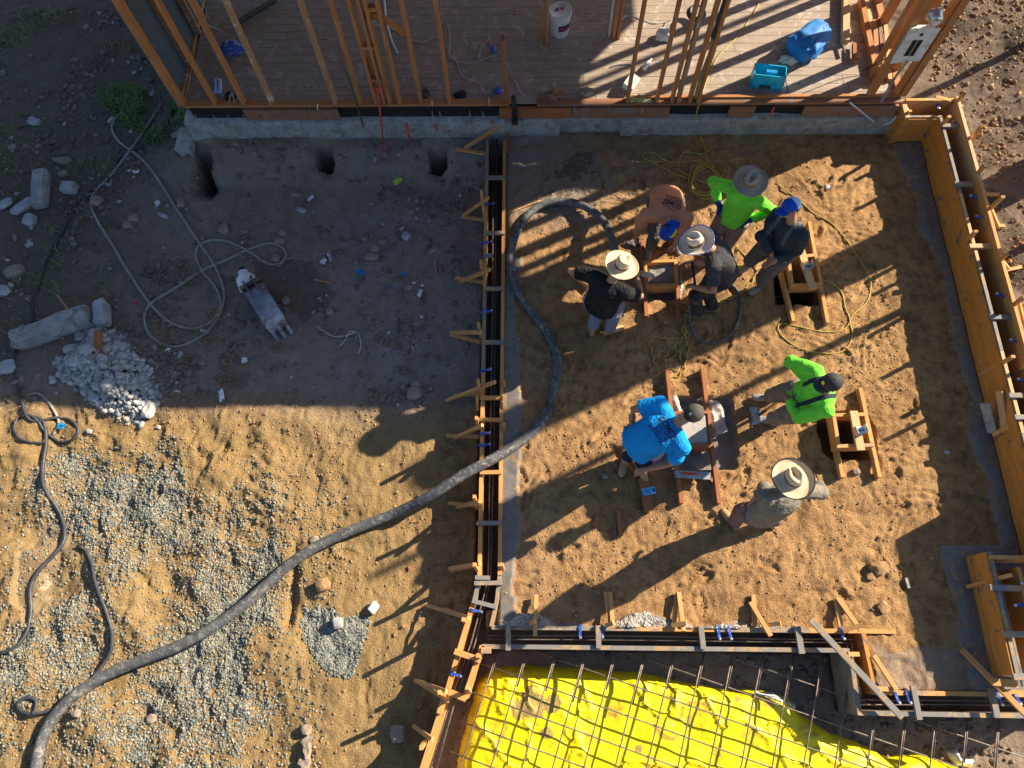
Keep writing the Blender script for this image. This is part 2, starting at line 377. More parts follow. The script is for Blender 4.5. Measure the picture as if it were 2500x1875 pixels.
def stonemat(name, stops, rough=.85, bmp=.4):
    m, nt, b = newmat(name); at = N(nt, 'ShaderNodeAttribute', attribute_name='tint')
    c = ramp(nt, at.outputs['Fac'], stops); nt.links.new(c, b.inputs['Base Color']); setin(b, 'Roughness', rough)
    bump(nt, b, noise(nt, 90, 3, .6, coord(nt)), bmp, .004); return m
M['gravel'] = stonemat('gravel_stone', [(0, (.09, .10, .09)), (.45, (.19, .205, .18)), (.75, (.28, .28, .235)), (.92, (.32, .26, .16)), (1, (.40, .38, .32))])
M['clod'] = stonemat('soil_clod', [(0, (.20, .12, .055)), (.6, (.34, .20, .09)), (.93, (.42, .27, .13)), (1, (.6, .55, .48))])
M['clodg'] = stonemat('yard_stone', [(0, (.14, .10, .07)), (.6, (.22, .17, .13)), (.9, (.27, .235, .205)), (1, (.50, .50, .50))])
M['rubbles'] = stonemat('rubble_stone', [(0, (.22, .22, .215)), (.5, (.36, .355, .34)), (1, (.54, .52, .49))])
M['grass'] = stonemat('grass_blade', [(0, (.05, .10, .015)), (.6, (.12, .24, .035)), (.85, (.20, .28, .07)), (1, (.32, .26, .12))], .7, 0)
M['dry'] = stonemat('dry_grass_blade', [(0, (.12, .07, .03)), (.5, (.24, .15, .07)), (1, (.42, .30, .17))], .8, 0)
# ---------------------------------------------------------------- the ground: one height field
ZL = -0.30                                            # the yard left of the form lies lower than the pad
diagO = [(-.62, .54), (-1.08, -1.04), (-1.45, -2.3)]; diagI = [(-.50, .14), (-.69, -.39), (-.95, -1.3), (-1.25, -2.3)]
HOLES = [pp([(484, 372), (520, 375), (522, 400), (512, 420), (525, 450), (505, 470), (478, 462), (480, 420)], -.2),
         pp([(772, 362), (812, 358), (814, 395), (806, 410), (786, 410), (770, 398)], -.12),
         pp([(1045, 366), (1090, 362), (1090, 398), (1075, 413), (1045, 408)], -.12)]
PITD = [pp([(1888, 650), (1930, 640), (2005, 690), (2003, 748), (1893, 742)]),
        pp([(1996, 1008), (2110, 1000), (2138, 1050), (2140, 1122), (2030, 1120), (2006, 1100), (1998, 1060)])]
PITC = [pp([(1553, 640), (1655, 640), (1655, 728), (1620, 735), (1570, 727), (1552, 715)]),
        pp([(1600, 975), (1610, 966), (1780, 968), (1790, 985), (1804, 1140), (1795, 1149), (1626, 1147), (1605, 1130)])]
def edge(pts): w_ = [P(a, b, 0) for a, b in pts]; w_.sort(key=lambda p: p.y); return [p.y for p in w_], [p.x for p in w_]
EDR = edge([(2190, 400), (2234, 468), (2236, 525), (2245, 576), (2277, 605), (2299, 659), (2306, 724), (2327, 827), (2352, 911), (2369, 974), (2369, 1080), (2411, 1164), (2424, 1249), (2436, 1329)])
EDL = edge([(1250, 540), (1268, 590), (1270, 680), (1261, 746), (1268, 876), (1270, 966), (1270, 1095), (1271, 1243), (1278, 1298), (1262, 1370), (1257, 1433), (1262, 1500)])
_r = np.random.default_rng(5)
PRINTS = [(x, y, a, s) for x, y, a, s in zip(_r.uniform(-.1, 4.9, 150), _r.uniform(.6, 6.4, 150), _r.uniform(0, 3.14, 150), _r.uniform(.6, 1.1, 150))]+[(x, y, a, s) for x, y, a, s in zip(_r.uniform(-6.5, -.9, 70), _r.uniform(-.6, 6, 70), _r.uniform(0, 3.14, 70), _r.uniform(.5, 1, 70))]
SCR = [(x, y, a, l) for x, y, a, l in zip(_r.uniform(0, 4.6, 26), _r.uniform(.7, 5.8, 26), _r.uniform(-.6, 1.2, 26), _r.uniform(.2, .5, 26))]
def work_marks(X, Y):
    z = np.zeros(X.shape)
    for x, y, a, s in PRINTS:
        k = (np.abs(X-x) < .22) & (np.abs(Y-y) < .22)
        if not k.any(): continue
        u = (X[k]-x)*math.cos(a)+(Y[k]-y)*math.sin(a); v = -(X[k]-x)*math.sin(a)+(Y[k]-y)*math.cos(a); w_ = .042+.012*np.cos(u*14)
        q = np.hypot(u/.14, v/w_); z[k] += s*(-.020*sstep(1.08, .8, q)+.011*np.exp(-((q-1.25)/.22)**2)+.005*np.sin(u*160)*sstep(1, .8, q))
    for x, y, a, l in SCR:
        k = (np.abs(X-x) < .6) & (np.abs(Y-y) < .6)
        if not k.any(): continue
        u = (X[k]-x)*math.cos(a)+(Y[k]-y)*math.sin(a); v = -(X[k]-x)*math.sin(a)+(Y[k]-y)*math.cos(a)+.5*u*u
        z[k] += .010*np.sin(v*75+2*vn(u, v, .1, 3))*sstep(1, .6, np.abs(u)/l)*sstep(.13, .08, np.abs(v))
    return z
def near(x0, x1, X): return (X > x0) & (X < x1)
def diagx(Y, line):
    ys = [p[1] for p in line][::-1]; xs = [p[0] for p in line][::-1]
    return np.interp(Y, ys, xs)
def ground(X, Y, detail=True):
    X = np.asarray(X, float); Y = np.asarray(Y, float)
    # left yard
    n1 = fbm(X, Y, 1.6, 4, 1); n9 = np.abs(fbm(X*1.6+.2*vn(X, Y, .2, 61), Y*.8, .16, 3, 62)); n2 = fbm(X, Y, .35, 4, 5); n3 = fbm(X, Y, .09, 3, 9)
    lowr = sstep(3.6, 2.4, Y)
    zl = ZL+.05*n1+n2*(.035+.05*lowr*sstep(-2.5, -4, X))+n3*.012
    zl = zl+sstep(-5.5, -8, X)*.15*(n1+.5)+sstep(6.25, 6.9, Y)*.28*sstep(-5.4, -4.6, X)-n9*.04*(Y < 3.4)+lowr*.17*fbm(X, Y, .7, 4, 63)*sstep(-1.6, -3.2, X)
    # wheel rut and tyre lugs in the lower yard
    rx = P(708, 1480, ZL).x; zl = zl-.07*np.exp(-((X-rx+.05*vn(X, Y, .3, 3))/.05)**2)*sstep(1.4, 1.1, Y)*sstep(.2, .4, Y)
    tr = pip(X, Y, pp([(575, 1080), (690, 1060), (720, 1250), (560, 1330)], ZL))
    zl = zl+np.where(tr > 0, .010*np.sin((Y+.5*np.abs(X+3.4)+.05*n2)*40)*sstep(0, .05, tr), 0)
    # pad
    zp = .028*fbm(X, Y, .55, 4, 2)+.016*fbm(X, Y, .14, 3, 11)+.02*n1
    zp = zp-.028*np.clip(n9-.04, 0, 1)+.022*fbm(X+.1*n2, Y, .28, 4, 64)*np.clip(.4+fbm(X, Y, 1.1, 2, 65)*3, 0, 1.6)+.014*np.abs(vn(X+.3*vn(X, Y, .3, 8), Y, .07, 21))*2
    z = np.where(X < -.47, zl, zp)+work_marks(X, Y)
    # spills of concrete along the forms
    edgL = np.interp(Y, EDL[0], EDL[1])+.04*vn(X*0, Y, .3, 31)+.035*vn(X*0, Y, .1, 32); cL = (X > -.33) & (X < edgL) & (Y > .3) & (Y < 5.0+.3*vn(X, Y, .2, 3))
    z = np.where(cL, .03+.02*n2+.012*sstep(.2, 0, edgL-X), z)
    edgR = np.interp(Y, EDR[0], EDR[1])+.04*vn(X*0, Y, .3, 41)+.04*vn(X*0, Y, .12, 42); edgR = np.where(Y < 1.25, 4.62+.08*vn(X*0, Y, .3, 43), edgR)
    cR = (X > edgR) & (X < 5.5) & (Y > -.3) & (Y < 6.8)
    z = np.where(cR, .025+.03*n2+.02*sstep(0, .1, X-edgR), z)
    edgB = .36+.12*np.exp(-((X-1.25)/.3)**2)+.10*np.exp(-((X-.0)/.3)**2)+.04*vn(X, Y*0, .11, 52); cB = (Y < edgB) & (Y > .3) & (X > -.33) & (X < 2.9)
    z = np.where(cB, .045+.05*n2+.03*n3, z)
    # trenches between the form boards
    tz = -.62+.05*n2
    dO = diagx(Y, diagO); dI = diagx(Y, diagI)
    tL = near(-.62, -.33, X) & (Y > .5) & (Y < 6.95)
    tB = (Y > .12) & (Y < .33) & near(-.6, 3.56, X)
    tS = near(3.40, 3.58, X) & (Y > -.46) & (Y < .33)
    tW = (Y > -.48) & (Y < -.27) & near(3.40, 9, X)
    tD = (Y <= .54) & (X > dO) & (X < dI+.03)
    tR = near(5.45, 5.70, X) & (Y > 1.0) & (Y < 7.05); tRt = near(5.05, 5.7, X) & (Y > 6.79) & (Y < 7.04)
    tX = (X > 4.85) & (Y > -.1) & (Y < 1.1)
    # the sunken bay with the sheet
    bay = ((Y < .12) & (X > dI) & (X < 3.41)) | ((Y < -.47) & (X > dI))
    z = np.where(bay, -.50+.04*n2+.02*n3, z)
    z = np.where(tL | tB | tS | tW | tD, tz, z)
    # ground outside the tall form on the right
    zr = .14+.22*sstep(5.7, 8, X)+.05*n1+.05*n2+.02*n3
    outr = (X >= 5.70) | ((X > 5.0) & (Y > 7.04))
    z = np.where(outr & (Y > 1.1), zr, z)
    z = np.where(tR | tRt | tX, -.10+.03*n2, z)
    # behind and below the deck
    z = np.where((Y > 7.05) & (X > -4.9) & (X < 5.0), -.35, z)
    # outer end of the yard: the diagonal form
    z = np.where((Y <= .54) & (X <= dO), zl, z)
    for h in HOLES:
        d = pip(X, Y, h)+.02*n2; z = np.where(d > 0, ZL-.75*sstep(0, .028, d)+.05, z); z = z-.05*sstep(-.12, 0, d)*(d <= 0)
    for h in PITD:
        d = pip(X, Y, h)+.02*n2; z = np.where(d > 0, -.60*sstep(0, .03, d)-.02, z)
    mp = np.zeros(X.shape); mc = np.zeros(X.shape); md = np.zeros(X.shape)
    for h in PITC:
        d = pip(X, Y, h)+.02*n2; z = np.where(d > 0, -.13*sstep(0, .02, d)+.02*n2, z); mc = np.maximum(mc, .35*sstep(-.005, .012, d)); mp = np.maximum(mp, sstep(-.005, .012, d))
    mc = np.maximum(mc, np.where(cL | cR | cB, 1, 0))
    bx = pip(X, Y, [(3.62, -.26), (4.8, -.26), (4.8, .12), (4.2, .2), (3.9, .12), (3.66, .22)])+.06*n2
    mc = np.maximum(mc, sstep(0, .03, bx)*.6)
    
    fpl = sstep(0, .5, fbm(X, Y, .8, 4, 77)+.05)                 # grey dust patches
    up = sstep(5.0, 6.3, Y)*sstep(1.6, -.2, X)*(X > -.4)
    m2r = np.clip(up*(.55+fpl*.4)+np.where(X < -.5, (.25+.4*fpl)*sstep(2.2, 3.2, Y)*sstep(-3.6, -2.2, X), 0)+0+.25*fpl*(X > -.4)*sstep(5.6, 6.4, Y), 0, .95)
    m2r = np.maximum(m2r, mp*.95)
    g = np.where(X < -.5, sstep(3.2, 2.7, Y)*1.0, 0)*sstep(-.9, -1.6, X)
    b = np.where(X < -.5, sstep(2.7, 3.3, Y), 0)*.95; b = np.where(outr & (Y > 1.1), .75, b); b = np.maximum(b, up*.5)
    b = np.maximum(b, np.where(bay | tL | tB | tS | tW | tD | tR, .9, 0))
    b = np.where((X > -.3) & (X < .3) & (Y > .4) & (Y < 5), np.maximum(b, .12), b)
    mud = sstep(.02, .08, pip(X, Y, pp([(60, 1290), (130, 1235), (175, 1330), (150, 1440), (60, 1520), (40, 1430)], ZL))+.12*n2+.05)
    mud = np.maximum(mud, sstep(.02, .06, pip(X, Y, pp([(40, 1160), (85, 1150), (90, 1230), (50, 1240)], ZL))+.1*n2)); z = np.where((mud > .5) & (X < -.5), np.minimum(z, ZL-.03+z*0), z)
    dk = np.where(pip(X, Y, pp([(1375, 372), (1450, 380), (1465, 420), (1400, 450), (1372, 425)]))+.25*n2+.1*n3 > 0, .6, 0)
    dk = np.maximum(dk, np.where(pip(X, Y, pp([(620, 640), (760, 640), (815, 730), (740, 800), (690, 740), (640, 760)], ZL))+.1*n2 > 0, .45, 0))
    for h in PITD: dk = np.maximum(dk, .8*sstep(0, .03, pip(X, Y, h)))  # shade of the deep pits painted into the soil colour
    dk = np.maximum(dk, np.where(outr & (Y > 1.1), .60+.35*np.clip(fbm(X, Y, .6, 4, 91)*3, -.6, 1), 0))  # ground right of the form darkened and mottled for its dappled shade
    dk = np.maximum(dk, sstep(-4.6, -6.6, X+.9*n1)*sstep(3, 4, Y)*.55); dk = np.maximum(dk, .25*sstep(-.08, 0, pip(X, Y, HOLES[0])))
    if not detail: return z
    return z, mc, g, b, m2r, mud, dk
def GZ(x, y): return float(ground(np.array([x]), np.array([y]), False)[0])
def stretch(a, b, st, far, k=14):
    core = np.arange(a, b+st/2, st); e = st*1.6**np.arange(1, k+1); e = e/e[-1]*(far)
    return np.concatenate([(a-e)[::-1], core, b+e])
def build_ground():
    xs = stretch(-9.2, 8.2, .021, 60); ys = stretch(-2.0, 10.4, .021, 60)
    X, Y = np.meshgrid(xs, ys); z, mc, g, b, m2r, mud, dk = ground(X, Y)
    far = np.maximum(np.maximum(-9.2-X, X-8.2), np.maximum(-2-Y, Y-10.4)); z = np.where(far > .05, np.where(X > 0, .25, ZL)+0*z, z)
    nx, ny = len(xs), len(ys); co = np.stack([X, Y, z], -1).reshape(-1, 3).astype(np.float32)
    i = np.arange(nx*ny).reshape(ny, nx); q = np.stack([i[:-1, :-1], i[:-1, 1:], i[1:, 1:], i[1:, :-1]], -1).reshape(-1, 4)
    me = bpy.data.meshes.new('ground'); me.vertices.add(len(co)); me.vertices.foreach_set('co', co.ravel())
    me.loops.add(q.size); me.loops.foreach_set('vertex_index', q.ravel().astype(np.int32)); me.polygons.add(len(q))
    me.polygons.foreach_set('loop_start', np.arange(0, q.size, 4, dtype=np.int32)); me.update(calc_edges=True)
    me.polygons.foreach_set('use_smooth', np.ones(len(q), bool))
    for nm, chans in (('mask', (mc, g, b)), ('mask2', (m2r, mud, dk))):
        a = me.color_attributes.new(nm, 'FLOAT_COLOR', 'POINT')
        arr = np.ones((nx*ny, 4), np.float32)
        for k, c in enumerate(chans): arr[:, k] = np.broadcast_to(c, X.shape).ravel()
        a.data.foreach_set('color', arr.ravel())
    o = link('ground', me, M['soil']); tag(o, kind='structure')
    return o
build_ground()

# ---------------------------------------------------------------- loose stones, as scattered stuff
def ico(sub=1, seed=0, flat=.75, jag=.18):
    bm = bmesh.new(); bmesh.ops.create_icosphere(bm, subdivisions=sub, radius=1)
    r = np.random.default_rng(seed); vs = []
    for v in bm.verts:
        k = 1+r.uniform(-jag, jag); vs.append((v.co.x*k*r.uniform(.9, 1.1), v.co.y*k, v.co.z*k*flat))
    fs = [[v.index for v in f.verts] for f in bm.faces]; bm.free(); return np.array(vs), np.array(fs)
def scatter(name, XY, size, mat, tint, sub=1, flat=.7, jag=.2, sink=.25, zoff=0, kind='stuff', label=None, cat=None):
    n = len(XY); vars_ = [ico(sub, s, flat, jag) for s in range(6)]; nv, nf = len(vars_[0][0]), len(vars_[0][1])
    base = np.stack([v for v, f in vars_])[RNG.integers(0, 6, n)]
    th = RNG.uniform(0, 6.28, n); el = RNG.uniform(.65, 1.35, (n, 1)); s = size[:, None]
    x = base[:, :, 0]*s*el; y = base[:, :, 1]*s/el; zz = base[:, :, 2]*s
    c, sn = np.cos(th)[:, None], np.sin(th)[:, None]
    tl = RNG.uniform(-.5, .5, n)[:, None]
    x, y = x*c-y*sn, x*sn+y*c; zz = zz+tl*x*.5
    gz = ground(XY[:, 0], XY[:, 1], False)+zoff+size*flat*(1-2*sink)
    co = np.stack([x+XY[:, :1], y+XY[:, 1:2], zz+gz[:, None]], -1).reshape(-1, 3).astype(np.float32)
    f = (vars_[0][1][None]+(np.arange(n)*nv)[:, None, None]).reshape(-1, 3).astype(np.int32)
    me = bpy.data.meshes.new(name); me.vertices.add(len(co)); me.vertices.foreach_set('co', co.ravel())
    me.loops.add(f.size); me.loops.foreach_set('vertex_index', f.ravel()); me.polygons.add(len(f))
    me.polygons.foreach_set('loop_start', np.arange(0, f.size, 3, dtype=np.int32)); me.update(calc_edges=True)
    a = me.attributes.new('tint', 'FLOAT', 'POINT'); a.data.foreach_set('value', np.repeat(tint, nv).astype(np.float32))
    o = link(name, me, mat); return tag(o, label, cat, kind=kind)
def sample(n, x0, x1, y0, y1, dens):
    out = []
    tot = 0
    while tot < n:
        p = np.stack([RNG.uniform(x0, x1, n*2), RNG.uniform(y0, y1, n*2)], 1)
        k = p[RNG.uniform(0, 1, len(p)) < dens(p[:, 0], p[:, 1])]; out.append(k); tot += len(k)
    return np.concatenate(out)[:n]
def poly_d(polys, feather=.12, nz=.25, sc_=.5, seed=0):
    def f(X, Y):
        d = np.full(X.shape, -9.)
        for p in polys: d = np.maximum(d, pip(X, Y, p))
        d = d+nz*fbm(X, Y, sc_, 4, seed); return np.clip(sstep(-feather, feather, d), 0, 1)
    return f
gp = [pp(q, ZL) for q in ([(560, 1240), (600, 1400), (610, 1500), (545, 1560), (590, 1700), (560, 1875), (440, 1875), (420, 1700), (430, 1560), (440, 1470), (470, 1330), (430, 1210)],
      [(180, 1150), (330, 1110), (520, 1260), (470, 1330), (330, 1300), (220, 1250)],
      [(0, 1550), (150, 1480), (260, 1560), (180, 1690), (0, 1750)], [(330, 1600), (420, 1650), (420, 1800), (330, 1875), (130, 1875), (230, 1760)],
      [(90, 1490), (230, 1480), (260, 1620), (80, 1640)])]
pad = [pp([(750, 1490), (800, 1480), (885, 1520), (880, 1600), (850, 1655), (790, 1650), (745, 1560)], ZL)]
g1 = poly_d(gp, .5, .8, .5, 3); g2 = poly_d(pad, .05, .12, .3, 5)
XY = sample(30000, -7, -2.2, -1.4, 2.6, lambda X, Y: g1(X, Y)*.96*(.35+.65*np.clip(.5+fbm(X, Y, .25, 3, 9)*3, 0, 1))+.04*sstep(2.4, 1.6, Y))
scatter('gravel', XY, RNG.uniform(.0055, .0165, len(XY)), M['gravel'], RNG.uniform(0, 1, len(XY))**1.2, sink=.3, jag=.35)
XY = sample(3800, -3.6, -1.5, -.6, 1.4, lambda X, Y: g2(X, Y))
scatter('gravel_patch', XY, RNG.uniform(.008, .018, len(XY)), M['gravel'], RNG.uniform(0, .8, len(XY)), sink=.15, jag=.35)
def clodd(X, Y):
    d = .12+.9*np.clip(fbm(X, Y, .5, 4, 88)*2, 0, 1)
    for h in PITC+PITD: d = np.where(pip(X, Y, h) > -.02, 0, d)
    d = np.where((X > -.33) & (X < .06), d*.15, d); d = np.where((X > -.62) & (X < -.33), 0, d)
    d = np.where((Y > 6.9) & (X > -4.9) & (X < 5.1), 0, d); d = np.where((Y < .33) & (X > -1), 0, d)
    return np.clip(np.where((X > 4.6) & (X < 5.8), .02, d), 0, 1)
XY = sample(15000, -.3, 5.0, .35, 6.6, lambda X, Y: clodd(X, Y)*.9)
scatter('soil_crumbs', XY, .003+.013*RNG.uniform(0, 1, len(XY))**6, M['clod'], RNG.uniform(0, .97, len(XY)), sink=.45, jag=.4)
XY = sample(17000, -7, -.65, -1.4, 3.2, lambda X, Y: clodd(X, Y)*np.where((Y < .54) & (X > diagx(Y, diagO)-.02), 0, 1))
scatter('soil_crumbs', XY, .003+.017*RNG.uniform(0, 1, len(XY))**7, M['clod'], RNG.uniform(0, .90, len(XY)), sink=.45, jag=.4)
XY = sample(15000, -9, -.65, 3.0, 9.8, lambda X, Y: clodd(X, Y)*(.25+.75*np.clip(fbm(X, Y, .7, 3, 13)*2.4, 0, 1)))
scatter('yard_stones', XY, .004+.045*RNG.uniform(0, 1, len(XY))**9, M['clodg'], RNG.uniform(0, 1, len(XY))**1.5, sink=.38, jag=.42)
XY = sample(14000, 5.72, 8.2, 1.2, 9.8, lambda X, Y: .3+.7*np.clip(fbm(X, Y, .5, 3, 15)*2.4, 0, 1))
scatter('soil_clods', XY, .004+.032*RNG.uniform(0, 1, len(XY))**7, M['clod'], RNG.uniform(0, .98, len(XY))**2, sink=.45, jag=.4)
XY = sample(1500, 0.2, 2.6, 5.3, 6.7, lambda X, Y: .2+.8*sstep(1.2, 0, np.hypot(X-.8, (Y-6.2))))
scatter('mortar_crumbs', XY, RNG.uniform(.003, .010, len(XY)), M['rubbles'], RNG.uniform(0, .4, len(XY)))
def spillp(X, Y):
    return np.where((Y < .33+.16*np.exp(-((X-1.25)/.25)**2)+.14*np.exp(-((X-.0)/.25)**2)+.05*np.exp(-((X-2.3)/.4)**2)+.06*vn(X, Y, .1, 5)) & (Y > .34) & (X > -.3) & (X < 2.95), 1, .0)
XY = sample(1500, -.3, 3, .34, .66, spillp)
scatter('concrete_spill', XY, RNG.uniform(.003, .015, len(XY)), M['slab'], RNG.uniform(0, 1, len(XY)), flat=.4, sink=.5, jag=.5)
# rubble heap: small stuff as one mass, the larger lumps are things
rp = pp([(185, 850), (230, 780), (275, 800), (350, 870), (380, 930), (385, 985), (345, 1035), (250, 1015), (195, 960), (140, 900)], ZL)
rc = P(280, 930, ZL)
def heapz(X, Y): d = pip(X, Y, rp); return .20*sstep(0, .45, d)
XY = sample(3800, rc.x-1.1, rc.x+1.1, rc.y-1.1, rc.y+1.3, lambda X, Y: poly_d([rp], .06, .12, .3, 2)(X, Y))
scatter('rubble_heap', XY, .009+.042*RNG.uniform(0, 1, len(XY))**4, M['rubbles'], RNG.uniform(0, 1, len(XY)), zoff=heapz(XY[:, 0], XY[:, 1]), jag=.25)

def rock(px, py, s, label, z=None, zadd=0, mat='rock', name='rock', cat='rock', rot=0, sub=2, seed=0, group=None):
    z0 = ZL if px < 1170 else 0
    c = P(px, py, z0); g = GZ(c.x, c.y) if z is None else z
    bm = bmesh.new(); bmesh.ops.create_icosphere(bm, subdivisions=sub, radius=1); r = random.Random(seed*7+px)
    off = Vector((r.uniform(0, 50),)*3)
    for v in bm.verts:
        # flattened facets from a clamped cube-ish mix
        p = v.co; q = Vector((max(-.78, min(.78, p.x)), max(-.74, min(.74, p.y)), max(-.66, min(.66, p.z))))
        k = 1+.35*mnoise.noise(q*1.3+off)+.12*mnoise.noise(q*4+off); v.co = Vector((q.x*s[0]*k, q.y*s[1]*k, q.z*s[2]*k))
    bmesh.ops.rotate(bm, verts=bm.verts, cent=(0, 0, 0), matrix=Matrix.Rotation(math.radians(rot), 3, 'Z'))
    me = bpy.data.meshes.new(name); bm.to_mesh(me); bm.free()
    o = link(name, me, M[mat]); o.location = (c.x, c.y, g+s[2]*.45+zadd); return tag(o, label, cat, group)
def heap(px, py): c = P(px, py, ZL); return float(heapz(np.array([c.x]), np.array([c.y]))[0])
RL = [(235, 868, (.11, .085, .06), 'large pale concrete chunk beside the brown wood offcut in the rubble heap', 'rubble', 10),
      (298, 850, (.12, .075, .06), 'long pale concrete chunk at the right top of the rubble heap', 'rubble', -25),
      (175, 855, (.10, .06, .05), 'flat pale concrete chunk at the left edge of the rubble heap', 'rubble', 30),
      (203, 895, (.10, .08, .05), 'broad pale chunk left of the middle of the rubble heap', 'rubble', 20),
      (307, 877, (.09, .07, .05), 'rounded pale chunk right of the middle of the rubble heap', 'rubble', 0),
      (285, 955, (.09, .08, .07), 'bright sunlit chunk low in the middle of the rubble heap', 'rubble', 15),
      (255, 955, (.06, .07, .06), 'tall sunlit chunk left of the brightest one on the rubble heap', 'rubble', 60),
      (340, 950, (.06, .06, .05), 'pale chunk at the right side of the rubble heap', 'rubble', 40),
      (237, 975, (.06, .09, .05), 'grey upright chunk low on the left of the rubble heap', 'rubble', 75),
      (365, 1000, (.09, .14, .09), 'pale concrete block standing at the lower right end of the rubble heap', 'rubble', -10),
      (200, 825, (.08, .09, .05), 'speckled grey chunk under the long concrete post by the rubble heap', 'conc', 10),
      (135, 932, (.05, .07, .04), 'pale chunk lying apart at the left foot of the rubble heap', 'rubble', 15)]
for i, (x, y, s, l, m_, r_) in enumerate(RL):
    rock(x, y, s, l, zadd=heap(x, y), mat=m_, rot=r_, seed=i, name='concrete_chunk', cat='concrete chunk', group='large chunks in the rubble heap')
RK = [(30, 512, (.12, .085, .06), 'flat pale blue-grey stone at the far left end of the stone row', 'paleconc', 40),
      (70, 518, (.20, .09, .07), 'long pale stone lying slantwise left of the upright concrete post piece', 'paleconc', 45),
      (86, 550, (.11, .11, .07), 'square grey stone below the slanting pale stone', 'paleconc', -12),
      (158, 400, (.15, .06, .05), 'long brown stone lying above the upright concrete post piece', 'rock', -3),
      (163, 433, (.08, .06, .05), 'grey stone just right of the top of the upright concrete post piece', 'rock', 10),
      (88, 304, (.12, .08, .05), 'pale grey stone alone in the upper left weeds', 'paleconc', -10),
      (240, 497, (.09, .09, .06), 'round brown stone touching the bend of the long grey hose', 'rock', 0),
      (332, 538, (.09, .07, .05), 'round brown stone right of the long grey hose, upper of two', 'rock', 0),
      (316, 553, (.08, .06, .05), 'brown stone right of the long grey hose, lower of two', 'rock', 0),
      (445, 500, (.07, .07, .05), 'brown stone right of the steeper grey hose strand', 'rock', 0),
      (550, 563, (.08, .10, .06), 'tan stone standing out right of the grey hose above its loops', 'rock', 10),
      (400, 528, (.10, .04, .04), 'pale triangular stone flake between the two hose strands', 'paleconc', -20),
      (50, 675, (.16, .12, .08), 'big dark stone at the far left under the black hose', 'rock', 20),
      (18, 725, (.18, .10, .08), 'big grey slab stone cut by the left edge of the photo', 'paleconc', 10),
      (30, 905, (.14, .12, .08), 'grey broken slab left of the black hose below the concrete post', 'paleconc', 15),
      (724, 475, (.09, .06, .04), 'small brown stone left of the blue paper scrap', 'rock', 0),
      (735, 513, (.05, .09, .035), 'small flat tilted stone in the middle of the shaded yard', 'paleconc', 75),
      (690, 570, (.06, .06, .05), 'pale stone above the right end of the grey hose loop', 'rock', 0),
      (683, 589, (.08, .06, .05), 'brown stone touching the right end of the grey hose loop', 'rock', 0),
      (675, 633, (.07, .07, .05), 'brown stone inside the right end of the grey hose loop', 'rock', 0),
      (698, 735, (.07, .06, .05), 'brown stone right of the excavator bucket', 'rock', 45),
      (992, 578, (.08, .08, .04), 'pale flat stone above the biggest stone of the shaded yard', 'paleconc', 50),
      (908, 631, (.12, .07, .06), 'biggest grey stone in the middle of the shaded yard', 'rock', 0),
      (916, 610, (.08, .08, .05), 'stone just above the biggest grey stone of the shaded yard', 'rock', 20),
      (1060, 611, (.10, .05, .04), 'stone near the form in the pebbled strip of the yard', 'rock', 30),
      (998, 703, (.08, .05, .05), 'oval stone below the white crumbs of the shaded yard', 'rock', 30),
      (1014, 962, (.12, .10, .08), 'pale stone in shade beside the left form, near the bottom of the shaded yard', 'rock', 0),
      (1017, 940, (.07, .05, .05), 'small stone just above the pale stone near the left form', 'rock', 0),
      (805, 762, (.06, .06, .05), 'brown stone right of the small gravel pile by the bucket', 'rock', 0),
      (790, 1429, (.10, .09, .08), 'tan block of earth above the gravel patch', 'clodrock', 20),
      (768, 1318, (.06, .06, .05), 'tan stone just above the thick hose', 'rock', 20),
      (365, 1755, (.06, .06, .05), 'tan stone in the gravel near the bottom of the photo', 'rock', 0),
      (200, 1740, (.055, .055, .05), 'tan stone right of the small coil of grey hose', 'rock', 0),
      (972, 1790, (.11, .12, .09), 'tan boulder in the shade left of the slanting form', 'rock', 10),
      (749, 1780, (.07, .07, .06), 'tan stone, upper one in the row of stones at the bottom', 'rock', 0),
      (750, 1808, (.07, .05, .05), 'tan stone, middle one in the row of stones at the bottom', 'rock', 40),
      (752, 1832, (.05, .10, .06), 'long tan stone, lowest in the row of stones at the bottom', 'rock', 5),
      (745, 1862, (.08, .07, .06), 'tan stone cut by the bottom edge of the photo', 'rock', 5),
      (2145, 1388, (.11, .10, .07), 'crumbly lump of earth right of the lit pad, larger of two', 'clodrock', 20),
      (2125, 1408, (.06, .05, .04), 'small lump of earth left of the larger crumbly lump', 'clodrock', 0),
      (2055, 1485, (.06, .06, .04), 'lump of earth beside the long slanting board', 'clodrock', 0),
      (2155, 1483, (.08, .07, .05), 'lump of earth in the lit corner of the pad', 'clodrock', 30),
      (1477, 1163, (.045, .04, .04), 'small pale round stone left of the man in the blue shirt', 'rock', 0),
      (2090, 1152, (.05, .05, .04), 'small tan stone between the ends of two form rails', 'rock', 0),
      (217, 1053, (.045, .04, .04), 'small white stone right of the hose coil', 'rubble', 0),
      (385, 1042, (.03, .03, .03), 'tiny white stone under the rubble heap', 'rubble', 0),
      (2018, 458, (.05, .045, .04), 'pale stone among the pole shadows at the top of the pad', 'rubble', 0),
      (2310, 1104, (.04, .03, .03), 'small grey stone lying in the shade of the tall form', 'paleconc', 0)]
M['clodrock'] = M['clod']
for i, (x, y, s, l, m_, r_) in enumerate(RK): rock(x, y, s, l, mat='earth' if m_ == 'clodrock' else m_, rot=r_, seed=i+50, group='loose stones')
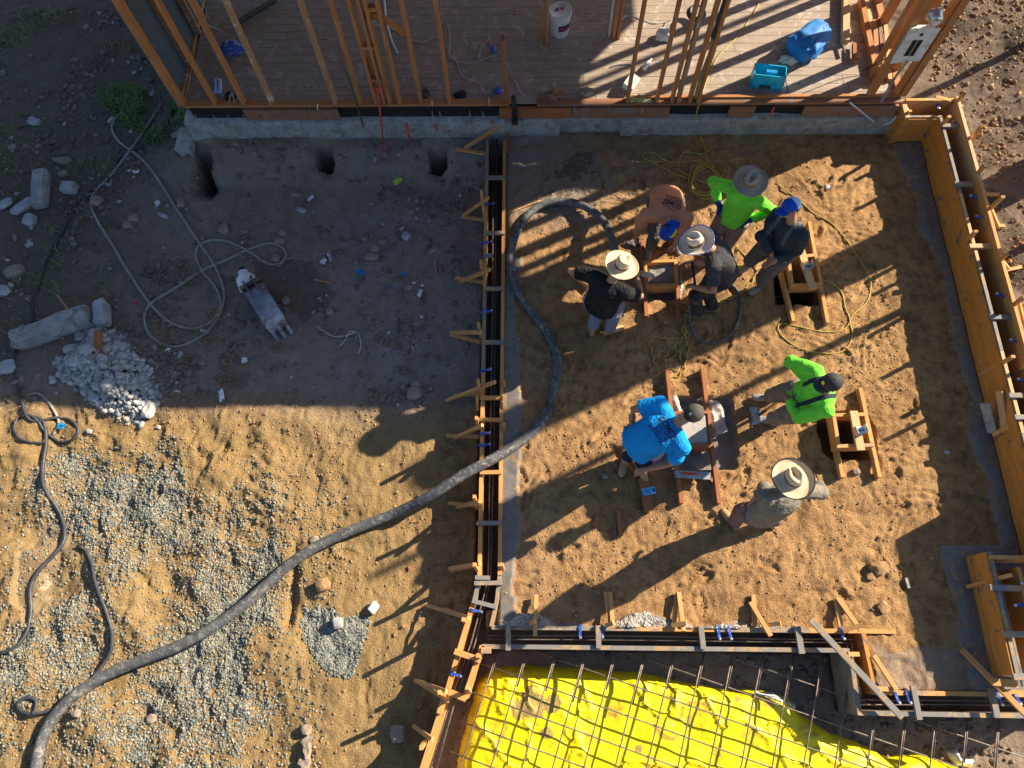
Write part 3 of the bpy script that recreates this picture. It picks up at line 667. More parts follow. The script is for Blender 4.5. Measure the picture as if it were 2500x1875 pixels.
def blockbox(name, px, py, L, W_, Hh, rot, label, mat, z=None, cat='block', tilt=0, zc=0):
    c = P(px, py, (ZL if px < 1170 else 0) if z is None else z); g = GZ(c.x, c.y) if z is None else z
    bm = bmesh.new(); bmesh.ops.create_cube(bm, size=1); bmesh.ops.scale(bm, vec=(L, W_, Hh), verts=bm.verts)
    bmesh.ops.bevel(bm, geom=bm.edges, offset=min(L, W_, Hh)*.14, segments=2, affect='EDGES')
    bmesh.ops.subdivide_edges(bm, edges=bm.edges, cuts=2, use_grid_fill=True); r = Vector((px*.13, py*.1, 0))
    for v in bm.verts: v.co += Vector((1, 1, 1))*0+v.co.normalized()*mnoise.noise(v.co*9+r)*min(L, W_, Hh)*.16
    me = bpy.data.meshes.new(name); bm.to_mesh(me); bm.free(); o = link(name, me, M[mat]); o.location = (c.x, c.y, g+Hh*.5+zc)
    o.rotation_euler = (0, math.radians(tilt), math.radians(rot)); return tag(o, label, cat)
blockbox('concrete_post', 143, 811, 1.02, .27, .2, 23, 'long weathered concrete post lying beside the rubble heap', 'conc', cat='concrete post')
blockbox('concrete_block', 260, 775, .17, .36, .18, 14, 'pale rough block standing at the top of the rubble heap', 'paleconc', cat='concrete block', zc=.03)
blockbox('concrete_post', 116, 477, .20, .62, .15, 12, 'broken upright concrete post piece with pale lower end in the weeds', 'conc', cat='concrete post')
blockbox('painted_rubble', 180, 470, .2, .16, .12, -3, 'pale concrete lump with a red painted lower face', 'paleconc', cat='concrete chunk')
blockbox('concrete_cube', 829, 1522, .11, .11, .11, 12, 'pale cube of concrete standing on the gravel patch', 'rubble', cat='concrete cube')
blockbox('white_canister', 914, 1484, .12, .09, .09, 50, 'small white canister lying right of the gravel patch', 'plastw', cat='canister')
# small bits of litter in the yard
for i, (x, y, l, m_, s, r) in enumerate([(973, 447, 'lime green scrap of foam on the shaded yard', 'lime', (.14, .08, .02), 55), (805, 428, 'small grey tile scrap near the holes by the wall', 'paleconc', (.09, .09, .02), 30),
        (759, 485, 'torn pale blue paper scrap lying in the yard', 'paper', (.10, .05, .008), 65), (808, 632, 'crushed clear bottle lying in the yard', 'metal', (.16, .05, .04), -65),
        (791, 641, 'crushed pale blue can beside the clear bottle', 'paper', (.08, .07, .02), 60), (883, 670, 'crumpled blue plastic scrap in the yard', 'bluetarp', (.09, .08, .03), 20),
        (988, 673, 'small blue triangular plastic scrap near the form', 'bluetarp', (.08, .05, .01), 0), (950, 704, 'tiny crumpled blue wrapper below the triangular scrap', 'bluetarp', (.05, .04, .02), 0),
        (1011, 693, 'small white plaster crumb near the form, left one', 'paper', (.05, .03, .02), 0), (1031, 698, 'small white plaster crumb near the form, right one', 'paper', (.04, .03, .02), 0),
        (1025, 716, 'pale torn plaster strip under the plaster crumbs', 'paper', (.05, .10, .01), -20), (544, 968, 'white torn paper strip on the shaded edge of the yard', 'paper', (.06, .14, .02), 15),
        (601, 885, 'crumpled white paper ball below the bucket', 'paper', (.07, .07, .05), 0), (335, 422, 'pale ragged paper scrap between the crossing hoses', 'paper', (.10, .06, .01), 10),
        (388, 500, 'white shell-like scrap beside the steep hose strand', 'paper', (.09, .06, .02), -50), (150, 1040, 'blue and white drinks carton inside the hose coil', 'plastb', (.10, .08, .04), -4),
        (433, 333, 'small grey square tile near the corner of the house', 'paleconc', (.12, .10, .02), 20), (330, 738, 'small red plastic scrap above the hose loop', 'redpaint', (.06, .04, .01), 30),
        (502, 812, 'white paper strip lying on the hose loop', 'paper', (.12, .04, .01), -20), (415, 857, 'pale chip of plaster below the hose loop', 'paper', (.06, .05, .02), 0),
        (1002, 1385, 'tiny red wood chip beside the left form', 'redpaint', (.02, .05, .01), 10)]):
    c = P(x, y, ZL); bm = bmesh.new(); bmesh.ops.create_grid(bm, x_segments=5, y_segments=5, size=.5)
    for v in bm.verts:
        nz = mnoise.noise(Vector((v.co.x*3+i*5, v.co.y*3, i))); v.co = Vector((v.co.x*s[0]*(1+.5*nz), v.co.y*s[1]*(1+.6*mnoise.noise(Vector((v.co.y*2, i*3, v.co.x*2)))), s[2]*(.6+1.4*abs(nz))))
    ex = bmesh.ops.extrude_face_region(bm, geom=bm.faces[:]); 
    for g_ in ex['geom']:
        if isinstance(g_, bmesh.types.BMVert): g_.co.z += .006
    me = bpy.data.meshes.new('litter'); bm.to_mesh(me); bm.free(); o = link('litter_scrap', me, M[m_]); o.location = (c.x, c.y, GZ(c.x, c.y)+.012)
    o.rotation_euler = (0, 0, math.radians(r)); tag(o, l, 'litter', 'litter on the yard')
# grass and weeds
def blades(name, n, centre, rad, hgt, mat, tlo, thi, dens=None, wd=.006):
    p = []
    th = RNG.uniform(0, 6.28, n); r = np.sqrt(RNG.uniform(0, 1, n)); X = centre[0]+np.cos(th)*r*rad[0]; Y = centre[1]+np.sin(th)*r*rad[1]
    if dens is not None:
        k = RNG.uniform(0, 1, n) < dens(X, Y); X = X[k]; Y = Y[k]
    n = len(X); z = ground(X, Y, False); h = RNG.uniform(.4, 1, n)*hgt; a = RNG.uniform(0, 6.28, n); lean = RNG.uniform(.5, 1.6, n)*h
    dx, dy = np.cos(a), np.sin(a); w_ = wd
    def pt(t, s): return np.stack([X+dx*lean*t**1.5+s*(-dy)*w_, Y+dy*lean*t**1.5+s*dx*w_, z+h*np.sin(t*1.9)], -1)
    vs = np.stack([pt(0, -1), pt(0, 1), pt(.5, .8), pt(.5, -.8), pt(1, 0)], 1).reshape(-1, 3).astype(np.float32)
    b = np.arange(n)*5; f4 = np.stack([b, b+1, b+2, b+3], 1); f3 = np.stack([b+3, b+2, b+4], 1)
    me = bpy.data.meshes.new(name); me.vertices.add(len(vs)); me.vertices.foreach_set('co', vs.ravel())
    li = np.concatenate([f4.ravel(), f3.ravel()]).astype(np.int32); me.loops.add(len(li)); me.loops.foreach_set('vertex_index', li)
    me.polygons.add(2*n); me.polygons.foreach_set('loop_start', np.concatenate([np.arange(n)*4, n*4+np.arange(n)*3]).astype(np.int32)); me.update(calc_edges=True)
    at = me.attributes.new('tint', 'FLOAT', 'POINT'); at.data.foreach_set('value', np.repeat(RNG.uniform(tlo, thi, n), 5).astype(np.float32))
    o = link(name, me, mat); return tag(o, kind='stuff')
cg = P(370, 230, ZL)
blades('grass_clump', 15000, (cg.x, cg.y), (.95, 1.35), .13, M['grass'], 0, .98, lambda X, Y: np.clip(.05+fbm(X, Y, .4, 4, 5)*3.2, 0, 1)*sstep(1.0, .3, np.hypot((X-cg.x)/.95, (Y-cg.y)/1.35)))
XY = sample(2500, -.9, 5.2, -1.5, .1, lambda X, Y: np.where((ground(X, Y, False) < -.4) & (ground(X, Y, False) > -.56), .2+.8*sstep(1, 4, X), 0))
scatter('pit_clods', XY, .004+.04*RNG.uniform(0, 1, len(XY))**7, M['clodg'], RNG.uniform(0, .6, len(XY)), sink=.3, jag=.45)
blades('sparse_grass', 9000, (-7.2, 7.0), (2.2, 3.2), .10, M['grass'], .3, 1, lambda X, Y: np.clip(fbm(X, Y, .6, 3, 25)*2.2-.12, 0, 1))
blades('dry_weeds', 11000, (-6.4, 5.6), (2.6, 3.6), .07, M['dry'], 0, 1, lambda X, Y: np.clip(fbm(X, Y, .5, 3, 35)*2.4-.15, 0, 1), wd=.004)
dc = P(520, 870, ZL)
blades('dry_weeds', 3500, (dc.x, dc.y), (1.0, .45), .07, M['dry'], .2, 1, lambda X, Y: np.clip(.2+fbm(X, Y, .3, 3, 36)*2.2, 0, 1), wd=.004)
dc = P(385, 770, ZL)
blades('dry_weeds', 3500, (dc.x, dc.y), (.9, .8), .07, M['dry'], .2, 1, lambda X, Y: np.clip(.1+fbm(X, Y, .3, 3, 37)*2.2, 0, 1), wd=.004)
blades('dry_weeds', 2500, (6.9, 6.5), (1.0, 3.2), .08, M['dry'], .2, 1, lambda X, Y: np.clip(fbm(X, Y, .4, 3, 38)*2.4, 0, 1), wd=.004)
# ---------------------------------------------------------------- the gutted house
DZ = .57; YF = 6.97
house = thing('gutted_house', 'gutted timber house with bare studs, plank deck and concrete footing wall', 'house', (0, YF, -.3))
m = MB(); y = YF+.06
random.seed(3)
while y < 13.5:
    x = -4.72
    while x < 4.95:
        x2 = min(4.97, x+random.uniform(1.8, 4.2)); m.box(x+.003, x2-.003, y+.003, y+.143, DZ-.03, DZ-random.uniform(0, .003)); x = x2
    y += .146
m.box(-4.7, 4.95, YF+.06, 13.6, DZ-.10, DZ-.04, mi=1)  # black sheet stands for the dark seen through the plank gaps
m.build('floor_deck', M['deck'], house, mats=[M['black']])
# footing wall, slightly lumpy
bm = bmesh.new()
def rough_wall(x0, x1, y0, y1, z0, z1, amp=.02, st=.06):
    m = MB(); nx = int((x1-x0)/st); nz = max(2, int((z1-z0)/st)); ny = max(1, int((y1-y0)/st)); 
    def q(x, y, z): n = mnoise.noise(Vector((x*1.7, z*3, 1)))*amp*1.5+mnoise.noise(Vector((x*9, z*9, 5)))*amp*.6; return (x, y+(n if y < y0+.001 else 0), z+(mnoise.noise(Vector((x*2, 7, 7)))*amp if z > z1-.001 else 0))
    for i in range(nx):
        xa = x0+(x1-x0)*i/nx; xb = x0+(x1-x0)*(i+1)/nx
        for k in range(nz):
            za = z0+(z1-z0)*k/nz; zb = z0+(z1-z0)*(k+1)/nz; m.quad([q(xa, y0, za), q(xb, y0, za), q(xb, y0, zb), q(xa, y0, zb)])
        m.quad([q(xa, y0, z1), q(xb, y0, z1), q(xb, y1, z1), q(xa, y1, z1)])
    m.quad([q(x0, y1, z0), q(x0, y0, z0), q(x0, y0, z1), q(x0, y1, z1)]); m.quad([q(x1, y0, z0), q(x1, y1, z0), q(x1, y1, z1), q(x1, y0, z1)])
    return m
rough_wall(-4.85, -.1, YF-.02, YF+.3, -.45, .30).build('footing_wall', M['conc'], house, True)
rough_wall(-.1, .42, YF-.02, YF+.3, -.2, .32).build('footing_wall', M['conc'], house, True)
rough_wall(.42, 1.28, YF+.05, YF+.3, -.2, .34, .035).build('footing_patch', M['conc'], house, True)['label'] = 'darker rough patch cast into the footing wall'
rough_wall(1.28, 5.05, YF-.02, YF+.3, -.2, .32).build('footing_wall', M['conc'], house, True)
rough_wall(-5.1, -4.86, 6.75, YF+.2, -.4, -.02, .04).build('footing_step', M['conc'], house, True)
def hb(name, a, b, w_, t, mat='stud', up=(0, 0, 1), label=None):
    o = MB().board(a, b, w_, t, up).build(name, M[mat], house)
    if label: o['label'] = label
    return o
# rim joist pieces with gaps between them
for x0, x1, mt in ((-3.93, -3.05, 'rim'), (-3.05, -2.62, 'rim'), (-.42, .58, 'red'), (.58, 1.9, 'rim'), (2.7, 3.05, 'rim'), (3.7, 4.95, 'rim')):
    hb('rim_joist', (x0+.004, YF+.01, .44), (x1-.004, YF+.01, .44), .045, .19, mt)
MB().box(-4.7, 5.0, YF+.075, YF+.12, .30, DZ-.11).build('under_floor_dark', M['black'], house)  # black panel stands in for the shade below the floor
for x0, x1 in ((-4.75, -.28), (.1, 4.95)):
    if x0 < 0: hb('sill_plate', (x0, YF+.05, DZ+.02), (x1, YF+.05, DZ+.02), .09, .04, 'stud')
    else: hb('sill_plate', (x0, YF+.045, DZ+.012), (x1, YF+.045, DZ+.012), .10, .03, 'rim')
MB().board((1.3, YF+.10, DZ+.03), (4.95, YF+.10, DZ+.03), .04, .05).build('sill_plate', M['stud'], house)
for px in (480, 524, 560, 597, 633, 668, 700, 728, 755): MB().cyl(P(px, 288, .40), P(px-4, 280, .47), .006, 6).build('anchor_bolt', M['metal'], house)
for px in (1057, 1075, 1148, 1180): MB().cyl(P(px, 284, .36), P(px-2, 272, .50), .008, 6).lathe(P(px, 284, .36), [(0, 0), (.02, 0), (.02, .015), (0, .015)], 6).build('anchor_bolt', M['metal'], house)
for px, y0, y1 in ((1055, 258, 245), (1194, 256, 237), (776, 268, 254)): MB().cyl(P(px, y0, DZ+.03), P(px, y1, DZ+.10), .008, 6).build('anchor_bolt', M['metal'], house)
# studs of the front wall (base pixel -> position), going up to the plate
TOPZ = 3.32
def stud(x, y, w_=.04, d=.09, z0=DZ+.03, z1=TOPZ, mat='stud', name='stud', lean=0):
    MB().board((x, y, z0), (x+lean, y, z1), w_, d, up=(0, 1, 0)).build(name, M[mat], house)
for px, wd, mt in ((447, .09, 'stud'), (528, .04, 'stud'), (598, .042, 'stud'), (667, .045, 'stud2'), (820, .05, 'stud2'), (882, .04, 'stud'), (920, .04, 'stud'), (940, .04, 'stud'), (953, .04, 'stud'),
                   (977, .04, 'stud'), (1028, .04, 'stud'), (1098, .042, 'stud'), (1531, .04, 'stud'), (1603, .04, 'stud'), (1640, .04, 'stud'), (1655, .045, 'stud2'), (1683, .045, 'stud'), (1703, .04, 'stud')):
    stud(P(px, 260, DZ).x, YF+.05, wd, .09, mat=mt)
x = P(1237, 262, DZ).x; stud(x, YF+.05, .045, .09, z1=Q(1214, 100, YF).z, name='broken_stud', mat='red', lean=-.02)
# blocking, braces
for a, b, z in ((920, 950, 1.02), (920, 950, 1.55), (950, 980, 2.1)):
    xa, xb = P(a, 260, DZ).x+.02, P(b, 260, DZ).x-.02; hb('blocking', (xa, YF+.05, z), (xb, YF+.05, z), .08, .05)
hb('block_panel', (P(928, 260, DZ).x, YF+.08, .8), (P(928, 260, DZ).x, YF+.08, 1.35), .09, .012, 'stud', (0, 1, 0))
hb('brace', Q(930, 40, YF+.1), Q(990, 82, YF+.1), .08, .04, 'stud', (0, 1, 0)); hb('blocking', Q(888, 37, YF+.1), Q(922, 38, YF+.1), .08, .04, 'stud', (0, 1, 0))
# interior door trimmers
for px, py, mt in ((1323, 110, 'stud'), (1332, 112, 'stud'), (1497, 96, 'stud'), (1509, 97, 'stud')):
    c = P(px, py, DZ); stud(c.x, c.y+.05, .04, .10, z0=DZ, mat=mt)
for px, py in ((1336, 105), (1487, 92)):
    c = P(px, py, DZ); hb('white_trim', (c.x, c.y+.05, DZ), (c.x, c.y+.05, TOPZ), .012, .11, None or 'plastw', (0, 1, 0))
# left wall sheathing with its studs, seen from inside
MB().box(-4.83, -4.80, YF+.05, 9.0, DZ-.1, TOPZ).build('wall_sheathing', M['wrap'], house)
MB().box(-4.80, -4.76, YF+.1, 9.6, DZ, DZ+.05).build('sill_plate', M['stud2'], house)
hb('plank_edge', P(486, 30, DZ+.02), P(447, 258, DZ+.02), .06, .03, 'stud2')
hb('wall_panel', (-4.795, 7.9, 1.9), (-4.795, 8.5, 1.9), .02, .7, 'stud2')
stud(-4.76, 7.7, .09, .04, mat='stud2'); stud(-4.74, 8.3, .09, .04, mat='stud2')
hb('brace', P(672, 0, .62)+Vector((.0, 0, 0)), P(580, 55, .62), .07, .04, 'darksteel')
# corner posts on the right and studs of the right wall
for x, y, wd, dp in ((4.55, 7.10, .08, .09), (4.97, 7.10, .09, .09), (4.88, 7.10, .04, .09)): stud(x, y, wd, dp, mat='stud')
for y in (7.55, 7.95, 8.38, 8.8, 9.25, 9.7): stud(4.95, y, .10, .10, mat='stud')
hb('stud', (4.62, 7.45, DZ), (4.62, 7.45, TOPZ), .04, .09, 'stud', (0, 1, 0))
hb('sill_plate', (4.95, 7.1, DZ+.02), (4.95, 10.5, DZ+.02), .09, .04, 'stud')
hb('white_board', (4.80, 7.5, DZ+.015), (4.78, 8.9, DZ+.015), .05, .02, 'newlumber')
for y in (YF+.05,): hb('top_plate', (-4.8, y, TOPZ+.02), (5.0, y, TOPZ+.02), .09, .08)
hb('top_plate', (4.95, 7.1, TOPZ+.02), (4.95, 13.5, TOPZ+.02), .09, .08); hb('top_plate', (-4.76, 7.1, TOPZ+.02), (-4.76, 13.5, TOPZ+.02), .09, .08)
# the roof is unseen, its outline shaped to shade the yard and pad
rp_ = [(-5.3, 6.02), (5.9, 6.06), (5.95, 7.40), (4.95, 7.5), (5.0, 8.5), (5.35, 9.9), (6.1, 10.8), (6.1, 14), (-5.3, 14)]
m = MB(); n = len(rp_); m.quad([(a, b, 3.62) for a, b in rp_]); m.quad([(a, b, 3.48) for a, b in rp_[::-1]])
for i in range(n): (a, b), (c, d) = rp_[i], rp_[(i+1) % n]; m.quad([(a, b, 3.48), (c, d, 3.48), (c, d, 3.62), (a, b, 3.62)])
m.build('shade_roof', M['rim'], house)
for x in np.arange(-4.7, 4.5, .61): hb('rafter', (x, 6.1, 3.43), (x, 13.5, 3.43), .04, .09)
# meter panel on the front wall and its round meter
pn = MB().quad([(4.49, 6.985, 1.235), (4.84, 6.985, 1.28), (4.84, 6.985, 1.77), (4.51, 6.985, 1.77)]); pn.board((4.66, 7.03, 1.27), (4.66, 7.03, 1.74), .28, .08, (0, 1, 0))
po = pn.build('electrical_panel', M['plastw'], house)
for a, b, c, d in ((4.60, 4.655, 1.36, 1.60), (4.665, 4.72, 1.36, 1.60), (4.64, 4.68, 1.66, 1.70)):
    MB().quad([(a, 6.980, c), (b, 6.980, c), (b, 6.980, d), (a, 6.980, d)]).build('breaker_slot', M['black'], po)
mo = MB().lathe((4.67, 7.02, 1.95), [(0, 0), (.085, 0), (.09, .01), (.09, .05), (.075, .06), (.072, .11), (.05, .13), (0, .135)], 24, (0, -1, 0)).build('electric_meter', M['metal'], house, True)
MB().lathe((4.67, 6.883, 1.95), [(0, 0), (.052, 0), (.052, .003), (0, .003)], 20, (0, -1, 0)).build('meter_dial', M['plastw'], mo)
MB().box(4.65, 4.69, 6.876, 6.879, 1.97, 1.98).build('meter_display', M['black'], mo)
# insulation left in the wall
c = P(1697, 220, DZ); MB().tube(smooth_path([(c.x+.0, YF+.08, .62), (c.x+.0, YF+.1, 1.0), (c.x+.03, YF+.12, 1.35), (c.x+.0, YF+.1, 1.6)], .08), .045, 8).build('insulation_batt', M['insul'], house, True)
MB().tube([(c.x+.0, YF+.1, 1.6), (c.x+.02, YF+.1, 2.2)], .05, 8).build('insulation_batt', M['wrap'], house, True)['label'] = 'grey paper-faced insulation batt'
# ABS drain pipe in front of the rim
dp = thing('drain_pipe', 'dark vertical drain pipe standing against the rim joist and footing wall', 'pipe', Q(1256, 300, 6.9))
MB().cyl(Q(1257, 296, 6.90), Q(1254, 236, 6.90), .035, 12).lathe(Q(1257, 300, 6.90), [(0, -.02), (.045, -.02), (.048, .06), (.036, .07), (0, .07)], 12).build('pipe', M['black'], dp, True)
MB().cyl(Q(1257, 308, 6.87), Q(1258, 303, 6.87), .028, 10).build('pipe_end', M['rock'], dp)
for x, y, r in ((1063, 312, 12), (1199, 296, 6)):
    a = Q(x-3, y-8, YF-.045); b = Q(x+5, y+8, YF-.045); MB().board(a, b, .02, .004, (0, 1, 0)).build('paint_mark', M['redpaint'], house)
a = Q(1890, 262, YF-.045); b = Q(1880, 284, YF-.045); MB().board(a, b, .03, .004, (0, 1, 0)).build('paint_mark', M['redpaint'], house)

# ---------------------------------------------------------------- formwork
FT = .05
def tie(form, a, b, z=FT+.012):            # blue form tie strap over the board
    p, q = P(*a, z), P(*b, z); m = MB().board(p, q, .028, .012); m.board(p-Vector((0, 0, .045)), p+Vector((0, 0, .0)), .02, .035); o = m.build('form_tie', M['blue'], form)
    MB().lathe(q+Vector((0, 0, .01)), [(0, -.01), (.014, -.01), (.014, .012), (0, .014)], 6).build('tie_nut', M['metal'], o)
def fb(form, a, b, w_=.045, t=.04, z=FT+.02, mat='form', name='spreader', z2=None, up=(0, 0, 1)):
    return MB().board(P(*a, z), P(*b, z if z2 is None else z2), w_, t, up).build(name, M[mat], form)
def wallb(form, x0, y0, x1, y1, top, h, mat, name='side_board', w_=.045):
    return MB().board((x0, y0, top-h/2), (x1, y1, top-h/2), w_, h).build(name, M[mat], form)
fL = thing('trench_form', 'long straight timber trench form between the shaded yard and the dirt pad', 'formwork', (-.46, 4, 0), 'timber trench forms')
for y0, y1, mt in ((6.85, 5.9, 'formcake'), (5.9, 4.4, 'form'), (4.4, 3.3, 'formcake'), (3.3, 2.0, 'form'), (2.0, .85, 'form')):
    xa = np.interp(y0, [.85, 6.9], [-.545, -.60]); xb = np.interp(y1, [.85, 6.9], [-.545, -.60]); wallb(fL, xa, y0, xb, y1+.003, FT, .5, mt)
for y0, y1, mt in ((6.85, 4.6, 'form'), (4.6, 2.9, 'form'), (2.9, 2.3, 'form'), (2.3, .87, 'form')):
    xa = np.interp(y0, [.85, 6.9], [-.32, -.353]); xb = np.interp(y1, [.85, 6.9], [-.32, -.353]); wallb(fL, xa, y0, xb, y1+.003, FT, .5, mt)
wallb(fL, -.545, .85, -.60, .56, FT, .5, 'formcake'); wallb(fL, -.32, .865, -.345, .60, FT, .5, 'formcake'); wallb(fL, -.345, .60, -.40, .33, FT+.002, .5, 'formcake')
for a, b, mt in (((1182, 434), (1236, 434), 'formcake'), ((1180, 569), (1232, 569), 'formcake'), ((1180, 625), (1204, 624), 'formcake'), ((1180, 705), (1231, 705), 'formcake'), ((1176, 836), (1232, 836), 'formcake'),
                 ((1172, 972), (1230, 971), 'form'), ((1166, 1025), (1228, 1026), 'form'), ((1172, 1154), (1225, 1153), 'form'), ((1164, 1277), (1226, 1277), 'formcake'), ((1160, 1410), (1196, 1411), 'formcake'),
                 ((1158, 1424), (1227, 1423), 'formcake'), ((1153, 1467), (1212, 1482), 'formcake')): fb(fL, a, b, mat=mt)
fb(fL, (1186, 304), (1236, 304), z=.09); fb(fL, (1186, 305), (1186, 340), z=.09, mat='red'); fb(fL, (1236, 305), (1240, 372), w_=.03, mat='red')
for a, b in (((1206, 497), (1184, 499)), ((1201, 590), (1178, 593)), ((1201, 759), (1177, 761)), ((1198, 902), (1174, 905)), ((1196, 1057), (1172, 1059)), ((1196, 1085), (1170, 1087)), ((1176, 1494), (1150, 1489))): tie(fL, b, a)
# caked concrete on the boards and bars
def brace(form, pts, mat='stake', z0=ZL+.05, z1=FT+.05, w_=.04, name='brace'):
    a, b = pts; return MB().board(P(*a, z0), P(*b, z1), w_, .035).build(name, M[mat], form)
def stk(form, a, b, z0=-.1, z1=.42, mat='stake', w_=.04): return MB().board(P(*a, z0), P(*b, z1), .035, w_, (0, 1, 0)).build('stake', M[mat], form)
brace(fL, ((1112, 364), (1190, 376)), z0=-.02, z1=.0)
for q in (((1126, 529), (1183, 537)), ((1112, 679), (1182, 690)), ((1100, 817), (1174, 836)), ((1108, 967), (1168, 961)), ((1090, 1064), (1170, 1066)), ((1094, 1229), (1172, 1234)), ((1098, 1394), (1166, 1380))): brace(fL, q, z1=ZL+.12)
brace(fL, ((1134, 362), (1222, 306)), z0=.02, z1=.22)
for q in (((1130, 526), (1192, 482)), ((1124, 688), (1196, 658)), ((1100, 812), (1176, 811)), ((1090, 978), (1209, 932)), ((1110, 1069), (1178, 1038)), ((1117, 1238), (1172, 1224)), ((1098, 1388), (1172, 1376))): brace(fL, q, z1=FT+.26)
for a, b in (((1182, 530), (1175, 465)), ((1178, 672), (1174, 638)), ((1175, 824), (1168, 790)), ((1172, 962), (1167, 928)), ((1168, 1046), (1163, 1020)), ((1164, 1240), (1158, 1212)), ((1168, 1395), (1158, 1378))): stk(fL, a, b)
for a, b in (((1166, 1000), (1165, 966)), ((1236, 960), (1230, 930)), ((1235, 1068), (1230, 1035)), ((1231, 1404), (1225, 1378)), ((1232, 1060), (1231, 965))): stk(fL, a, b, -.1, .12)

fD = thing('trench_form', 'slanting timber trench form at the bottom centre beside the yellow sheet', 'formwork', (-.8, -.4, 0), 'timber trench forms')
for (a, b, mt) in (((1156, 1470), (1092, 1685), 'form'), ((1092, 1685), (1010, 1940), 'form')):
    p, q = P(*a, FT), P(*b, FT); MB().board((p.x, p.y, FT-.25), (q.x, q.y, FT-.25), .05, .5).build('side_board', M[mt], fD)
p, q = P(1177, 1576, FT), P(1133, 1706, FT); MB().board((p.x, p.y, FT-.2), (q.x, q.y, FT-.2), .05, .4).build('side_board', M['form'], fD)
for a, b, mt in (((1110, 1590), (1174, 1612), 'form'), ((1094, 1688), (1138, 1706), 'form'), ((1175, 1588), (1199, 1588), 'form')): fb(fD, a, b, .06, mat=mt)
fb(fD, (1080, 1740), (1068, 1755), .05, mat='red', z=FT-.06)
fb(fD, (1086, 1690), (1072, 1742), .05, z=FT+.022)
tie(fD, (1100, 1643), (1125, 1651))
for q in (((1043, 1478), (1142, 1509)), ((1085, 1487), (1146, 1509)), ((1014, 1661), (1090, 1688)), ((1022, 1666), (1094, 1710)), ((1010, 1772), (1056, 1806))): brace(fD, q, z1=FT+.12)
for a, b in (((1135, 1519), (1131, 1512)), ((1078, 1700), (1073, 1690)), ((1040, 1808), (1028, 1826)), ((1147, 1689), (1141, 1678)), ((1172, 1604), (1166, 1600))): stk(fD, a, b, -.1, .40)

fB = thing('trench_form', 'straight timber trench form along the bottom edge of the dirt pad, caked with concrete', 'formwork', (1.6, .22, 0), 'timber trench forms')
for x0, x1, mt in ((-.40, .25, 'formcake'), (.25, 1.2, 'formcake'), (1.2, 2.0, 'form'), (2.0, 3.0, 'formcake'), (3.0, 3.92, 'form')): wallb(fB, x0+.002, .323, x1, .323, FT, .5, mt)
for x0, x1, mt in ((-.50, .9, 'formcake'), (.9, 2.2, 'formcake'), (2.2, 3.40, 'formcake')): wallb(fB, x0+.002, .128, x1, .128, FT, .5, mt)
for a, b, w_ in (((1241, 1524), (1241, 1588), .055), ((1460, 1527), (1462, 1583), .055), ((1711, 1531), (1717, 1585), .055), ((1946, 1529), (1957, 1596), .06)): fb(fB, a, b, w_, mat='formcake')
for a, b in (((1416, 1529), (1417, 1557)), ((1470, 1531), (1471, 1556)), ((1752, 1529), (1757, 1560)), ((1777, 1529), (1785, 1560)), ((2052, 1536), (2060, 1560))): tie(fB, a, b)
for a, b, z0, z1 in (((1310, 1452), (1306, 1552), .06, .14), ((1479, 1446), (1488, 1524), .03, .10), ((1489, 1446), (1497, 1533), .05, .13), ((1654, 1448), (1645, 1524), .03, .06), ((1657, 1446), (1669, 1541), .05, .14),
                     ((1839, 1452), (1843, 1530), .03, .05), ((1832, 1470), (1882, 1553), .05, .14), ((2041, 1462), (2052, 1530), .03, .05), ((2045, 1460), (2102, 1540), .05, .14)):
    MB().board(P(*a, z0), P(*b, z1), .045, .03).build('brace', M['stake'], fB)
for a, b in (((1295, 1521), (1306, 1518)), ((1480, 1527), (1498, 1520)), ((1640, 1527), (1676, 1521)), ((1872, 1527), (1906, 1522)), ((2058, 1541), (2108, 1524))): MB().board(P(*a, .09), P(*b, .16), .045, .035).build('stake', M['stake'], fB)
MB().board(P(1978, 1512, .16), P(2202, 1752, .16), .06, .035).build('long_brace', M['formcake'], fB)

fS = thing('trench_form', 'stepped timber trench form at the lower right corner, running to the photo edge', 'formwork', (3.8, -.3, 0), 'timber trench forms')
wallb(fS, 3.574, .297, 3.604, -.25, FT, .62, 'formpanel'); wallb(fS, 3.405, .10, 3.407, -.45, FT, .5, 'formcake')
wallb(fS, 3.60, -.278, 5.6, -.283, FT+.002, .5, 'form'); wallb(fS, 3.385, -.475, 5.6, -.482, FT, .5, 'formcake')
for a, b, w_ in (((2228, 1674), (2244, 1757), .055), ((2420, 1680), (2433, 1752), .06)): fb(fS, a, b, w_, mat='formcake')
for a, b in (((2184, 1688), (2195, 1716)), ((2213, 1688), (2222, 1716)), ((2434, 1690), (2445, 1720)), ((2478, 1693), (2490, 1719))): tie(fS, a, b)
for a, b, z0, z1 in (((2133, 1600), (2188, 1684), .05, .12), ((2140, 1681), (2190, 1683), .09, .09), ((2070, 1597), (2097, 1597), .1, .1)): MB().board(P(*a, z0), P(*b, z1), .045, .035).build('brace', M['stake'], fS)
MB().board(P(2347, 1585, .03), P(2512, 1752, .30), .055, .035).build('long_brace', M['stake'], fS)

